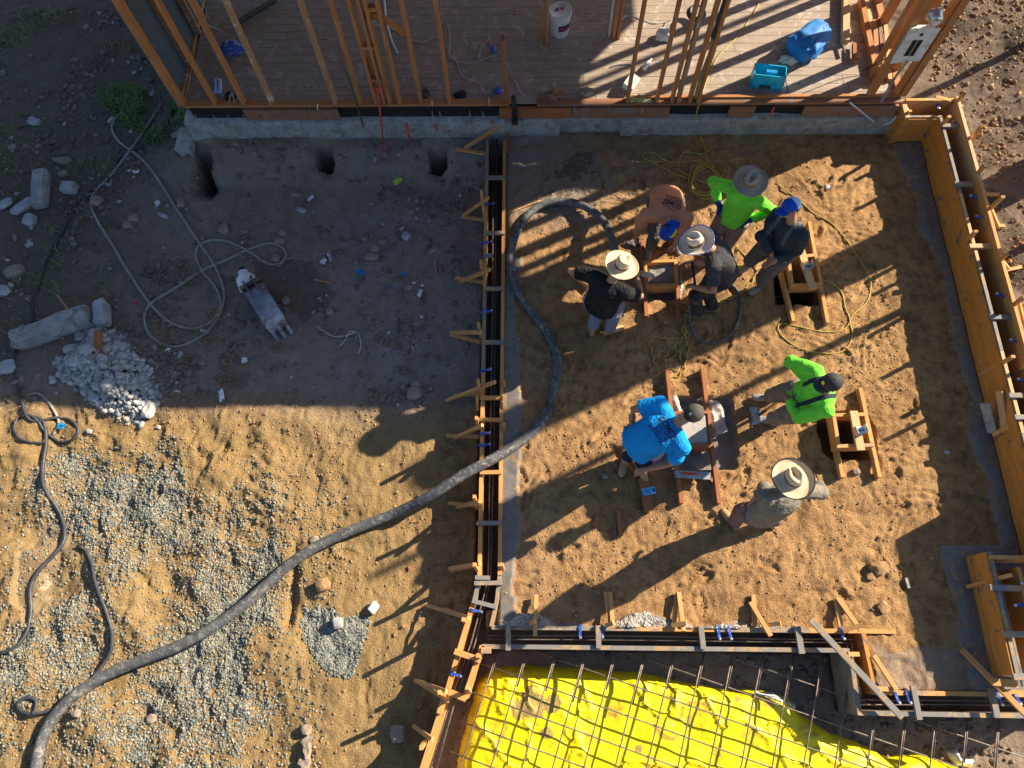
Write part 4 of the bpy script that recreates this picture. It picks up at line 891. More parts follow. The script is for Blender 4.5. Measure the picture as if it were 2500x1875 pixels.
fR = thing('tall_form', 'tall double timber form with orange plywood face along the right side of the pad', 'formwork', (5.5, 4, 0), 'tall timber forms')
RT = .48
def panel(form, x, y0, y1, z0, z1, th=.02, mat='formpanel', name='plywood_face'):
    m = MB(); k = 3
    for i in range(k): za = z0+(z1-z0)*i/k; zb = z0+(z1-z0)*(i+1)/k-.004; m.board((x, y0, (za+zb)/2), (x, y1, (za+zb)/2), th, zb-za)
    return m.build(name, M[mat], form)
panel(fR, 5.455, 6.80, 4.6, -.1, RT); panel(fR, 5.455, 4.6, 2.9, -.1, RT-.002); panel(fR, 5.455, 2.9, 1.06, -.1, RT)
for y0, y1, mt in ((6.82, 5.6, 'formcake'), (5.6, 4.6, 'newlumber'), (4.6, 3.4, 'formcake'), (3.4, 2.4, 'newlumber'), (2.4, 1.06, 'formcake')): MB().board((5.486, y0, RT-.04), (5.486, y1+.004, RT-.04), .038, .10).build('top_rail', M[mt], fR)
for y0, y1, mt in ((7.06, 5.7, 'newlumber'), (5.7, 4.3, 'form'), (4.3, 2.6, 'form'), (2.6, 1.06, 'form')): MB().board((5.70, y0, RT-.16), (5.70, y1+.004, RT-.16), .04, .55).build('side_board', M[mt], fR)
m = MB().board((5.03, 6.80, .2), (5.44, 6.80, .2), .022, .54); m.build('return_face', M['formpanel'], fR)
MB().board((5.04, 6.825, RT-.04), (5.5, 6.825, RT-.04), .03, .10).build('top_rail', M['formcake'], fR)
MB().board((5.04, 7.05, RT-.15), (5.68, 7.05, RT-.15), .04, .45).build('side_board', M['form'], fR)
MB().board((5.03, 6.79, .19), (5.03, 7.07, .19), .022, .56).build('end_board', M['formpanel'], fR)
MB().board((5.03, 6.78, RT+.02), (5.03, 7.08, RT+.02), .06, .04).build('spreader', M['newlumber'], fR)
for a, b, mt in (((2299, 308), (2350, 308), 'formcake'), ((2330, 449), (2386, 451), 'formcake'), ((2366, 602), (2428, 601), 'newlumber'), ((2414, 775), (2478, 775), 'formcake'), ((2462, 966), (2530, 966), 'formcake'), ((2476, 1019), (2540, 1019), 'formcake')):
    fb(fR, a, b, .055, z=RT+.02, mat=mt)
for a, b in (((2212, 254), (2214, 268)), ((2290, 253), (2291, 266)), ((2340, 300), (2324, 299)), ((2389, 482), (2368, 479)), ((2404, 533), (2382, 529)), ((2454, 723), (2432, 718)), ((2487, 835), (2466, 830)), ((2505, 930), (2484, 926))): tie(fR, a, b, RT+.012)
def rstk(base, top, z0, z1, w_=.045): MB().board(P(*base, z0), P(*top, z1), w_, .035, (0, 1, 0)).build('stake', M['stake'], fR)
rstk((2258, 352), (2318, 284), 0, .66); rstk((2333, 622), (2383, 564), .05, .66); rstk((2392, 918), (2474, 870), .05, .66); rstk((2172, 346), (2222, 270), 0, .56)
for b, t in (((2331, 255), (2354, 229)), ((2368, 346), (2398, 307)), ((2384, 430), (2399, 408)), ((2403, 523), (2449, 480)), ((2436, 641), (2458, 620)), ((2462, 754), (2502, 724)), ((2490, 905), (2520, 880))): rstk(b, t, .40, .86)
for a, b in (((2367, 345), (2372, 392)), ((2379, 430), (2393, 470)), ((2419, 508), (2440, 558)), ((2440, 628), (2464, 658)), ((2488, 738), (2499, 786))): MB().board(P(*a, RT-.02), P(*b, .17), .045, .03).build('brace', M['stake'], fR)
for a, b in (((2368, 398), (2384, 400)), ((2392, 474), (2438, 476)), ((2408, 552), (2452, 552)), ((2440, 663), (2494, 652)), ((2478, 779), (2510, 782))): MB().board(P(*a, .2), P(*b, .2), .045, .03).build('brace', M['stake'], fR)
fb(fR, (2284, 238), (2322, 247), .05, z=RT+.06, mat='form')
# loose boards leaning on the plywood face
for a, b, z0, z1, l, mt, w_ in (((2424, 1056), (2406, 985), .10, .30, 'short grey board leaning on the tall form, nearer the pad', 'conc', .11), ((2455, 1050), (2440, 955), .25, .42, 'short pinkish board leaning on the tall form beside the grey board', 'newlumber', .07), ((2425, 1062), (2482, 1034), .12, .42, 'yellow stick lying under two short boards on the tall form', 'stake', .05)):
    o = MB().board(P(*a, z0), P(*b, z1), w_, .035, (-1, 0, .6)).build('loose_board', M[mt], None); tag(o, l, 'board')

fX = thing('tall_form', 'tall timber box form with orange plywood face at the lower right edge', 'formwork', (4.9, .5, 0), 'tall timber forms')
BT = .385
m = MB()
for z0, z1, x in ((-.1, .12, 4.845), (.124, .25, 4.85), (.254, BT, 4.848)): m.board((x, 1.115, (z0+z1)/2), (x, -.10, (z0+z1)/2), .022, z1-z0)
m.build('plywood_face', M['formpanel'], fX)
MB().board((4.882, 1.12, BT-.04), (4.882, -.09, BT-.04), .04, .10).build('top_rail', M['formcake'], fX)
MB().board((4.86, 1.06, BT-.12), (6.2, 1.06, BT-.12), .04, .3).build('side_board', M['form'], fX); MB().board((5.13, .96, BT-.12), (5.13, -.1, BT-.12), .045, .3).build('side_board', M['formpanel'], fX)
for a, b in (((2415, 1434), (2492, 1437)), ((2449, 1549), (2520, 1549)), ((2472, 1652), (2520, 1651)),): fb(fX, a, b, .06, z=BT+.02, mat='formcake')
MB().board(P(2362, 1433, .05), P(2469, 1404, .5), .05, .035, (0, 1, 0)).build('stake', M['stake'], fX); fb(fX, (2420, 1664), (2482, 1670), .07, z=.2, mat='form'); fb(fX, (2455, 1688), (2520, 1690), .04, z=.2, mat='form')
tie(fX, (2489, 1400), (2492, 1425), BT+.02); tie(fX, (2496, 1476), (2476, 1478), BT)

# ---------------------------------------------------------------- reinforcement
def rebar(name, pts, r=.0085, label=None, group='reinforcing bars in the trenches', step=.3):
    o = MB().tube(pts, r, 6).build(name, M['rebar'], None, True); return tag(o, label, 'rebar', group)
rebar('rebar', [P(1204, 325, -.03), P(1203, 700, -.03), P(1197, 1100, -.03), P(1192, 1410, -.03), P(1185, 1440, -.03), P(1150, 1570, -.04), P(1098, 1720, -.06), P(1045, 1890, -.08)], label='left one of two long bars in the straight and slanting trench')
rebar('rebar', [P(1213, 325, -.06), P(1209, 700, -.06), P(1206, 1100, -.06), P(1198, 1412, -.06), P(1192, 1442, -.06), P(1160, 1570, -.07), P(1108, 1720, -.09), P(1062, 1890, -.1)], label='right one of two long bars in the straight and slanting trench')
rebar('rebar', smooth_path([P(1190, 1552, -.04), P(1500, 1552, -.04), P(1900, 1560, -.04), P(2065, 1560, -.04), P(2078, 1567, -.04), P(2084, 1600, -.04), P(2103, 1700, -.04), P(2112, 1708, -.04), P(2300, 1710, -.04), P(2520, 1712, -.04)], .08), label='upper bar bent around the stepped corner of the trench')
rebar('rebar', smooth_path([P(1190, 1561, -.07), P(1500, 1562, -.07), P(1900, 1567, -.07), P(2055, 1569, -.07), P(2068, 1577, -.07), P(2076, 1610, -.07), P(2096, 1712, -.07), P(2108, 1720, -.07), P(2300, 1720, -.07), P(2520, 1722, -.07)], .08), label='lower bar bent around the stepped corner of the trench')
for dx, l in ((.055, 'bar nearer the plywood in the tall form'), (.10, 'bar farther from the plywood in the tall form')): rebar('rebar', [(5.60-dx+.02, 6.9, .30), (5.58-dx+.02, 3, .30), (5.6-dx, 1.2, .3)], label=l)
rebar('rebar', [(5.1, 6.90, .34), (5.66, 6.90, .34)], label='short upper bar in the return of the tall form'); rebar('rebar', [(5.1, 6.94, .30), (5.66, 6.94, .30)], label='short lower bar in the return of the tall form')
rebar('rebar', smooth_path([P(2432, 1425, .25), P(2434, 1400, .25), P(2448, 1393, .25), P(2520, 1393, .25)], .03), label='hooked bar at the top of the box form')
for k, dx in enumerate((.965, 5.02)): rebar('rebar', [((4.96 if k == 0 else 5.02), .98, .2), ((4.96 if k == 0 else 5.02), -.2, .2)], label=('bar nearer the face inside the box form' if k == 0 else 'bar farther from the face inside the box form'))
# the tied mat over the sheet
mat_ = thing('rebar_mat', 'square grid of tied reinforcing bars over the yellow sheet', 'rebar mat', (1.5, -.6, -.12))
ZM = -.14
up_ = Vector((P(1700, 1700, ZM)-P(1628, 1871, ZM)));
# bars seen in the photo: base points along the lower border, all parallel
A0 = P(1246, 1723, ZM); A1 = P(1312, 1745, ZM)              # neighbours along the row
row = (P(1744, 1874, ZM)-P(1150, 1693, ZM)).normalized(); col = (P(1340, 1592, ZM)-P(1233, 1795, ZM)*1).normalized()
col = (P(1362, 1592, ZM)-P(1280, 1875, ZM)).normalized()
row = Vector((col.y, -col.x, 0))
O = P(1244, 1724, ZM)
import itertools
def clipbar(p, d):               # keep a bar inside the sunken bay
    a, b = -1.6, 6.5; ts = [t for t in np.arange(a, b, .04) if inbay(p+d*t)]
    return (min(ts), max(ts)) if ts else None
def inbay(q): return (q.y > -1.9 and q.x < 5.6 and ((q.x < 3.40 and q.y < .10) or q.y < -.50) and q.x > float(diagx(q.y, diagI))+.02)
for i in range(-2, 17):
    p = O+row*(.305*i); ts = [t for t in np.arange(-3, 3, .03) if inbay(p+col*t)]
    if len(ts) < 4: continue
    a, b = p+col*min(ts), p+col*max(ts); wob = [a.lerp(b, t)+Vector((random.uniform(-.004, .004), 0, random.uniform(-.006, .006))) for t in (0, .25, .5, .75, 1)]
    MB().tube(wob, .0078, 6).build('bar', M['rebar'], mat_, True)
    if i % 1 == 0:               # lapped double bar near the form
        q = b+row*.018; MB().tube([q, q-col*random.uniform(.3, .55)], .0078, 6).build('lap_bar', M['rebar'], mat_, True)
for j in range(-6, 5):
    p = O+col*(.305*j); ts = [t for t in np.arange(-3, 8, .03) if inbay(p+row*t)]
    if len(ts) < 4: continue
    a, b = p+row*min(ts), p+row*max(ts); MB().tube([a.lerp(b, t)+Vector((0, 0, -.015+random.uniform(-.006, .006))) for t in (0, .2, .4, .6, .8, 1)], .0078, 6).build('bar', M['rebar'], mat_, True)
# yellow sheet, rumpled
def sheet(name, poly, z0, mat, label, seed=0, amp=.05, st=.018):
    xs = [p[0] for p in poly]; ys = [p[1] for p in poly]; gx = np.arange(min(xs), max(xs), st); gy = np.arange(min(ys), max(ys), st)
    X, Y = np.meshgrid(gx, gy); d = pip(X, Y, poly)+.02*vn(X, Y, .12, seed)
    r1 = 1-np.abs(fbm(X+.3*Y, Y, .42, 3, seed+4))*6; z = z0+amp*fbm(X, Y, .7, 3, seed)+.010*fbm(X, Y, .2, 2, seed+2)+.028*np.clip(r1, 0, 1)**3
    z = z-np.exp(-np.clip(d, 0, 9)/.05)*.26
    for sx, sy, hh in ((-.2, .0, .05),): pass
    idx = -np.ones(X.shape, int); ok = d > 0; idx[ok] = np.arange(ok.sum()); vs = np.stack([X[ok], Y[ok], z[ok]], 1)
    q = np.stack([idx[:-1, :-1], idx[:-1, 1:], idx[1:, 1:], idx[1:, :-1]], -1).reshape(-1, 4); q = q[(q >= 0).all(1)]
    me = bpy.data.meshes.new(name); me.from_pydata(vs.tolist(), [], q.tolist()); me.update()
    o = link(name, me, M[mat], None, True); return tag(o, label, 'plastic sheet')
ZS = -.30
sheet('yellow_sheet', [tuple(P(a, b, ZS)[:2]) for a, b in ((1160, 1660), (1205, 1625), (1290, 1620), (1420, 1628), (1560, 1640), (1700, 1665), (1790, 1680), (1870, 1683), (1935, 1700), (1965, 1740), (2040, 1790), (2110, 1810), (2180, 1845), (2260, 1840), (2320, 1860), (2420, 1890), (2500, 1960), (2500, 2100), (1060, 2100), (1100, 1900), (1130, 1780), (1150, 1700))],
      ZS, 'tarp', 'muddy bright yellow plastic sheet spread under the rebar grid', 3)
o = sheet('white_sheet', [tuple(P(a, b, -.33)[:2]) for a, b in ((2315, 1822), (2335, 1832), (2360, 1822), (2368, 1850), (2400, 1856), (2395, 1885), (2350, 1880))], -.33, 'plastw', 'crumpled white plastic scrap in the mud at the lower right', 9, .09)
o = sheet('white_sheet', [tuple(P(a, b, -.27)[:2]) for a, b in ((1845, 1684), (1900, 1690), (1962, 1722), (1955, 1745), (1895, 1722), (1850, 1705))], -.25, 'plastw', 'small white plastic strip along the far edge of the yellow sheet', 12, .04)

# ---------------------------------------------------------------- pier forms on the pad
def pier(label, r1, r2, boxp, zr=.09, ztop=.17, cross=None, brk=None, mat='red', bmat='form', boxh=.18, loc=None, rz=0.0, bars=True):
    c = P(*loc); t = thing('pier_form', label, 'pier form', (c.x, c.y, 0), 'timber pier forms on the pad')
    for a, b in (r1, r2): MB().board(P(*a, zr-.045), P(*b, zr-.045), .042, .09).build('rail', M[mat], t)
    n = len(boxp)
    for i in range(n):
        p, q = P(*boxp[i], ztop), P(*boxp[(i+1) % n], ztop); d = (q-p).normalized()
        if i % 2 == 0: p = p-d*.02; q = q+d*.02
        else: p = p+d*.024; q = q-d*.024
        MB().board((p.x, p.y, ztop-boxh/2+(.002 if i % 2 else 0)), (q.x, q.y, ztop-boxh/2+(.002 if i % 2 else 0)), .04, boxh).build('box_board', M[bmat], t)
    if cross: MB().board(P(*cross[0], ztop+.025), P(*cross[1], ztop+.025), .09, .04).build('cross_board', M['newlumber'], t)
    if brk:
        g = P(*brk, ztop+.05); s = Vector((.97, .22, 0)); u = Vector((-.22, .97, 0)); m = MB()
        m.board(g-s*.06, g+s*.06, .095, .006); m.board(g-s*.06+Vector((0, 0, .0)), g-s*.06+Vector((0, 0, .09)), .09, .005, s); m.board(g+s*.065, g+s*.065+Vector((0, 0, .09)), .09, .005, s)
        b_ = m.build('post_bracket', M['metal'], t); MB().board(g-s*.05+Vector((0, 0, .005)), g+s*.055+Vector((0, 0, .005)), .02, .004).build('blue_mark', M['blue'], b_)
        MB().board(g+s*.1+u*.03, g+s*.07-u*.03-Vector((0, 0, .02)), .012, .012).build('strap_leg', M['metal'], b_)
    return t
p1 = pier('pier form filled with wet concrete between the three bending men', ((1567, 590), (1577, 775)), ((1650, 640), (1657, 775)), [(1575, 638), (1650, 636), (1653, 694), (1580, 697)], loc=(1610, 665), mat='red', bmat='form', ztop=.13)
p2 = pier('pier form with a cross board right of the man in the blue cap', ((1904, 660), (1935, 787)), ((1973, 545), (2018, 792)), [(1925, 628), (1992, 622), (2005, 692), (1935, 696)], cross=((1951, 598), (1984, 706)), brk=(1968, 652), loc=(1965, 660), mat='form')
p3 = pier('pier form with a cross board right of the man with the shovel', ((2021, 1005), (2054, 1167)), ((2097, 950), (2144, 1167)), [(2036, 1013), (2114, 1011), (2130, 1086), (2048, 1089)], cross=((2083, 1004), (2101, 1100)), brk=(2097, 1052), loc=(2085, 1050), mat='form', bmat='form', ztop=.22)
p4 = pier('pier form with troweled concrete beside the man in the blue shirt', ((1627, 905), (1662, 1230)), ((1713, 900), (1754, 1230)), [(1650, 1008), (1731, 1005), (1738, 1088), (1662, 1090)], loc=(1690, 1060), mat='red', bmat='red', ztop=.10)
def poured(name, poly, z, mat, label, amp=.006, cat='concrete', seed=0):
    pts = [tuple(P(a, b, z)[:2]) for a, b in poly]; xs = [p[0] for p in pts]; ys = [p[1] for p in pts]; X, Y = np.meshgrid(np.arange(min(xs)-.02, max(xs)+.02, .012), np.arange(min(ys)-.02, max(ys)+.02, .012))
    d = pip(X, Y, pts); zz = z+amp*2*fbm(X, Y, .12, 3, seed)-np.where(d < .03, (.03-np.clip(d, -.02, .03))*1.2, 0); ok = d > -.012; idx = -np.ones(X.shape, int); idx[ok] = np.arange(ok.sum())
    q = np.stack([idx[:-1, :-1], idx[:-1, 1:], idx[1:, 1:], idx[1:, :-1]], -1).reshape(-1, 4); q = q[(q >= 0).all(1)]
    me = bpy.data.meshes.new(name); me.from_pydata(np.stack([X[ok], Y[ok], zz[ok]], 1).tolist(), [], q.tolist()); me.update(); return tag(link(name, me, M[mat], None, True), label, cat)
poured('wet_concrete', [(1578, 642), (1648, 640), (1651, 691), (1582, 693)], .055, 'wet', 'dark wet concrete inside the pier form of the three bending men', .012, seed=2)
poured('troweled_concrete', [(1653, 1011), (1729, 1008), (1735, 1085), (1664, 1087)], .085, 'slab', 'smooth troweled concrete top inside the pier form by the blue shirt', .002, seed=3)
poured('concrete_splash', [(1640, 962), (1655, 958), (1662, 985), (1667, 1000), (1655, 1015), (1645, 990)], .03, 'slab', 'lumpy concrete ridge between the rails above the blue shirt man', .03, seed=4)
poured('concrete_splash', [(1735, 975), (1757, 978), (1768, 1000), (1772, 1035), (1776, 1050), (1765, 1056), (1742, 1062), (1738, 1020), (1728, 985)], .0, 'slab', 'lumpy lit concrete spill right of the pier form by the blue shirt', .03, seed=5)
poured('concrete_splash', [(1655, 640), (1668, 650), (1672, 690), (1665, 725), (1658, 728)], .02, 'slab', 'pale splashed concrete along the right rail of the wet pier form', .03, seed=6)
# float (straightedge) resting across the rails
fl = thing('steel_float', 'flat steel float with a red oval mark lying across two form rails', 'float', P(1690, 1158, .1))
MB().board(P(1647, 1157, .103), P(1735, 1162, .103), .088, .006).build('blade', M['steel'], fl)
c = P(1683, 1156, .108); m = MB(); m.quad([(c.x+.11*math.cos(a), c.y+.018*math.sin(a)-.01*math.cos(a)*.5, c.z) for a in np.linspace(0, 6.283, 24, endpoint=False)]); lo = m.build('logo_oval', M['redpaint'], fl)
# loose lumber
def loose(a, b, w_, t, z, mat, label, z2=None): o = MB().board(P(*a, z), P(*b, z if z2 is None else z2), w_, t).build('loose_board', M[mat], None); return tag(o, label, 'board')
loose((1570, 1168), (1585, 1247), .11, .04, .035, 'red', 'reddish board under the blue bracket plate below the blue shirt man')
br = thing('bracket_plate', 'blue steel bracket plate with crossed lines on the reddish board', 'bracket', P(1585, 1199, .06))
MB().board(P(1568, 1202, .075), P(1600, 1196, .075), .085, .006).build('plate', plain('blue_bracket', (.12, .42, .85), .4), br)
for a, b in (((1572, 1194), (1590, 1206)), ((1572, 1208), (1590, 1192))): MB().board(P(*a, .0795), P(*b, .0795), .004, .001).build('scribed_line', M['black'], br)
MB().board(P(1594, 1197, .08), P(1598, 1196, .08), .03, .003).build('slot', M['black'], br)
loose((1449, 1286), (1463, 1260), .06, .02, .02, 'red', 'short reddish wood block lying left of the thin stick'); loose((1510, 1247), (1515, 1310), .045, .02, .02, 'red', 'thin reddish stick lying on the lit pad')
loose((240, 806), (240, 872), .10, .03, ZL+.26, 'red', 'brown wood offcut stuck in the rubble heap', ZL+.16)
loose((2212, 1411), (2219, 1436), .03, .02, .02, 'conc', 'small pale wood chip on the pad near the lower right')
for a, b, l in (((995, 495), (1001, 482), 'upper'), ((1047, 560), (1062, 542), 'second'), ((1060, 636), (1065, 668), 'lower'), ((768, 683), (808, 692), 'leftmost')): loose(a, b, .03, .015, ZL+.02, 'stud2', l+' small weathered wood splinter on the shaded yard')
loose((340, 668), (433, 692), .02, .02, ZL+.02, 'darksteel', 'dark thin bar lying across the hose loops'); loose((125, 700), (175, 768), .02, .02, ZL+.03, 'stake', 'thin wooden stick pointing at the long concrete post')
# ---------------------------------------------------------------- hoses and cords
def drape(pts, r, z=None, lift=None, step=.05, wob=0, wl=.05):
    out = []; base = [P(p[0], p[1], (ZL if z is None else z)) if len(p) == 2 else P(*p) for p in pts]; given = [len(p) == 3 for p in pts]
    sm = smooth_path(base, step); arr = np.array([[p.x, p.y, p.z] for p in sm]); g = ground(arr[:, 0], arr[:, 1], False)
    k = max(1, int(.12/step)); gs = np.convolve(np.pad(g, k, mode='edge'), np.ones(2*k+1)/(2*k+1), 'valid')
    zz = np.maximum(gs, arr[:, 2] if any(given) else -9)+r*.9
    if wob:
        s = np.arange(len(sm))*step; off = np.sin(s*6.28/wl)*wob
        tx = np.gradient(arr[:, 0]); ty = np.gradient(arr[:, 1]); L = np.hypot(tx, ty)+1e-9; arr[:, 0] += -ty/L*off; arr[:, 1] += tx/L*off
    return [Vector((a[0], a[1], b)) for a, b in zip(arr, zz)]
def line(name, pts, r, mat, label, cat, z=None, n=8, step=.05, wob=0, wl=.05, group=None):
    o = MB().tube(drape(pts, r, z, None, step, wob, wl), r, n).build(name, M[mat], None, True); return tag(o, label, cat, group)
ph = thing('pump_hose', 'thick black concrete pump hose winding from the lower left across the form to the men', 'hose', P(700, 1390, ZL))
h1 = [(90, 1905, ZL), (97, 1870, ZL), (108, 1815, ZL), (135, 1757, ZL), (188, 1700, ZL), (262, 1650, ZL), (350, 1612, ZL), (440, 1577, ZL), (530, 1528, ZL), (620, 1460, ZL), (700, 1388, ZL), (765, 1342, ZL), (850, 1301, ZL), (960, 1258, ZL+.05), (1050, 1214, -.05), (1130, 1163, .05), (1210, 1120, .07), (1280, 1075, .02), (1322, 1035, .0), (1337, 1007, 0)]
MB().tube(drape(h1, .062), .062, 14).build('hose', M['hose'], ph, True)
h2 = [(1337, 1007, 0), (1352, 960, 0), (1362, 905, 0), (1356, 860, 0), (1335, 815, 0), (1300, 768, 0), (1268, 722, 0), (1252, 680, 0), (1247, 640, 0), (1254, 595, .0), (1277, 545, 0), (1315, 509, 0), (1370, 497, .02), (1424, 508, .05), (1466, 538, .12), (1490, 580, .3), (1502, 625, .55)]
MB().tube(drape(h2, .052), .052, 14).build('hose', M['hose'], ph, True)
c0 = drape(h1, .062)[-1]; d_ = (P(1345, 985, .06)-P(1330, 1022, .06)).normalized()
cp = MB().lathe(c0-d_*.08, [(.0, 0), (.066, 0), (.070, .03), (.066, .07), (.078, .075), (.078, .10), (.066, .105), (.064, .17), (0, .17)], 16, d_).build('coupling', M['darksteel'], ph, True)
MB().board(c0+Vector((.07, .0, .02)), c0+Vector((.11, .03, .02)), .02, .02).build('clamp_lever', M['darksteel'], cp)
hoseA = [(320, 263), (285, 292), (277, 320), (292, 347), (316, 366), (345, 388), (380, 428), (420, 492), (460, 552), (495, 605), (522, 645), (545, 700), (545, 750), (520, 800), (475, 835), (430, 849), (390, 838), (362, 810), (355, 768), (375, 738), (420, 710), (490, 665), (560, 632), (630, 602), (672, 596), (699, 617), (690, 641), (660, 646), (618, 622), (585, 602), (550, 589), (510, 590), (484, 606), (480, 632), (497, 665), (525, 700), (540, 740), (525, 782), (485, 803), (440, 799), (395, 772), (350, 720), (312, 660), (272, 592), (238, 535), (228, 500), (240, 470), (270, 435), (302, 395), (340, 340), (370, 295), (395, 257)]
line('garden_hose', hoseA, .019, 'hoseg', 'long grey hose crossing itself in big loops on the shaded yard', 'hose')
hoseB = [(425, 265), (398, 320), (350, 358), (305, 378), (285, 405), (270, 430), (232, 465), (205, 490), (175, 540), (150, 592), (128, 640), (112, 690), (92, 745), (88, 790), (60, 835), (46, 870), (50, 925), (60, 975), (72, 1015), (90, 1033), (115, 1028), (140, 1020), (172, 1025), (190, 1050), (175, 1072), (140, 1075), (112, 1055), (100, 1030), (80, 1018), (62, 1022)]
line('black_hose', hoseB, .018, 'hoseb', 'black hose running down the left side and knotting into a coil', 'hose')
line('black_hose', [(70, 970), (95, 963), (120, 980), (140, 1015), (142, 1035), (125, 1062)], .016, 'hoseg', 'short grey hose arc above the knotted coil', 'hose')
line('black_hose', [(50, 1022), (43, 1050), (58, 1075), (90, 1082), (108, 1078), (114, 1045), (106, 1025), (75, 1018), (62, 1000)], .017, 'hoseb', 'left loop of the knotted hose coil', 'hose')
line('black_hose', [(114, 1045), (112, 1075), (103, 1130), (108, 1185), (130, 1235), (147, 1290), (145, 1325), (120, 1360), (88, 1400), (72, 1440), (74, 1490), (68, 1540), (45, 1580), (10, 1594), (-30, 1590)], .024, 'hoseb', 'black hose running down from the coil through the puddle to the left edge', 'hose')
line('grey_hose', [(187, 1332), (208, 1342), (228, 1378), (240, 1425), (262, 1480), (275, 1540), (268, 1590), (245, 1630), (205, 1685), (165, 1718), (120, 1737), (75, 1742), (52, 1728), (52, 1712), (72, 1702), (94, 1710), (92, 1735), (86, 1740)], .021, 'hoseb', 'black hose ending in a small coil beside the thick pump hose', 'hose')
vib = [(1686, 715, .5), (1684, 745, .25), (1684, 780, .05), (1690, 810, 0), (1706, 830, 0), (1735, 838, 0), (1770, 828, 0), (1795, 800, 0), (1806, 760, 0), (1806, 730, 0), (1794, 706, 0), (1785, 696, .02)]
line('vibrator_hose', vib, .019, 'hose', 'thin black vibrator shaft looping on the dirt below the man in the faded black shirt', 'hose')
Y_ = dict(r=.0085, mat='cordy', cat='extension cord', n=6, group='yellow extension cords')
def cord(pts, label, **k): a = dict(Y_); a.update(k); return line('extension_cord', pts, label=label, **a)
cord([(1857, 0, DZ), (1838, 35, DZ), (1800, 90, DZ), (1760, 130, DZ), (1738, 165, DZ), (1722, 205, DZ), (1708, 250, DZ+.03), (1699, 285, .38), (1703, 310, .1), (1712, 340, 0), (1722, 370, 0), (1722, 398, 0)], 'yellow cord coming off the deck and down the footing wall')
coil = []
for k in range(5*18): a = k/18*6.283; coil.append((1720+(34+6*math.sin(k*.35))*math.cos(a)+5*math.sin(k*.11), 438+(38+5*math.cos(k*.3))*math.sin(a)+7*math.sin(k*.09), .012+k*.0004))
cord(coil, 'yellow cord coiled on the dirt above the man in the green shirt with blue gloves', step=.04)
cord([(1720, 398), (1700, 412), (1660, 408), (1645, 440), (1655, 455), (1690, 470), (1715, 482), (1745, 470), (1765, 430), (1800, 422)], 'yellow cord loop left of the coil')
cord([(1700, 425), (1670, 430), (1620, 430), (1590, 410), (1565, 408), (1562, 420), (1600, 440), (1640, 460), (1690, 475), (1730, 478)], 'long thin yellow cord loop farthest left of the coil')
cord([(1878, 480), (1905, 500), (1960, 548), (2000, 570), (2030, 600), (2060, 640), (2085, 680), (2098, 705), (2100, 735), (2090, 765), (2062, 790), (2050, 812), (2056, 840), (2045, 870), (2020, 887), (1975, 886), (1925, 872), (1892, 848), (1880, 825), (1890, 815), (1920, 822), (1980, 835), (2030, 832), (2050, 810), (2040, 780), (2030, 740), (2005, 720), (1970, 705), (1930, 698), (1890, 697), (1870, 702)], 'long yellow cord sweeping around the pier form of the man in the blue cap')
cord([(1768, 615), (1785, 635), (1800, 650), (1815, 670), (1832, 692)], 'short yellow cord with a plug between the bending man and the blue cap man')
cord([(1820, 672), (1790, 678), (1760, 695), (1720, 725), (1700, 755), (1685, 785), (1660, 810), (1655, 835), (1662, 850), (1655, 880)], 'yellow cord wandering down from the men to the twisted tangle', wob=.012, wl=.14, step=.02)
cord([(1832, 700), (1790, 745), (1740, 765), (1700, 790), (1680, 810), (1662, 840), (1668, 870), (1664, 900), (1655, 930), (1635, 942), (1605, 935), (1588, 905), (1582, 880), (1576, 862), (1585, 850), (1610, 850), (1635, 868), (1650, 890), (1652, 915), (1640, 925), (1620, 920), (1612, 905), (1618, 885), (1640, 865), (1655, 850), (1665, 820)], 'kinked yellow cord tangled above the man in the blue shirt', wob=.014, wl=.12, step=.02)
pl = tag(MB().tube([P(1799, 646, .03), P(1807, 657, .03)], .02, 8).build('cord_plug', plain('plug_yellow', (.7, .5, .04), .5), None, True), 'yellow plug joining two cords right of the bending man', 'plug')
def wcab(pts, label, r=.006, mat='cablew', n=6, cat='cable'):
    sm = smooth_path([P(*p) for p in pts], .05); return tag(MB().tube(sm, r, n).build('cable', M[mat], None, True), label, cat, 'loose cables in the house')
D = DZ+.008
wcab([(1077, 0, D+.3), (1081, 40, D), (1096, 70, D), (1098, 120, D), (1096, 132, D), (1115, 150, D), (1125, 180, D), (1140, 193, D), (1170, 203, D), (1182, 225, D), (1205, 221, D)], 'pale cable running from the top past the stud to the blue scrap on the deck')
wcab([(1088, 130, D), (1110, 148, D), (1145, 153, D), (1180, 145, D), (1205, 136, D), (1212, 134, D+.1)], 'pale cable curving right to the broken stud')
wcab([(1168, 145, D), (1175, 120, D), (1190, 98, D), (1197, 80, D), (1193, 97, D), (1202, 112, D)], 'short pale cable looping up to the blue box')
wcab([(1226, 134, D+.2), (1240, 160, D), (1258, 200, D), (1275, 230, D), (1283, 228, D)], 'pale cable hanging right of the broken stud')
wcab([(908, 45, D+.1), (925, 62, D), (960, 72, D), (990, 85, D), (1010, 98, D), (1035, 103, D), (1055, 91, D), (1068, 90, D)], 'pale cable looping between three studs')
wcab([(477, 0, D+.5), (500, 40, D+.4), (503, 58, D+.3), (530, 70, D+.2), (550, 82, D+.3)], 'pale cable strung across the left studs')
wcab([(488, 0, D+.7), (503, 20, D+.6), (503, 35, D+.5), (510, 47, D+.4)], 'short pale cable hanging at the top left of the frame')
wcab([(938, 0, D), (944, 50, D), (955, 95, D), (971, 131, D)], 'grey flexible tube lying straight on the deck', .014, 'metal', 8, 'tube')
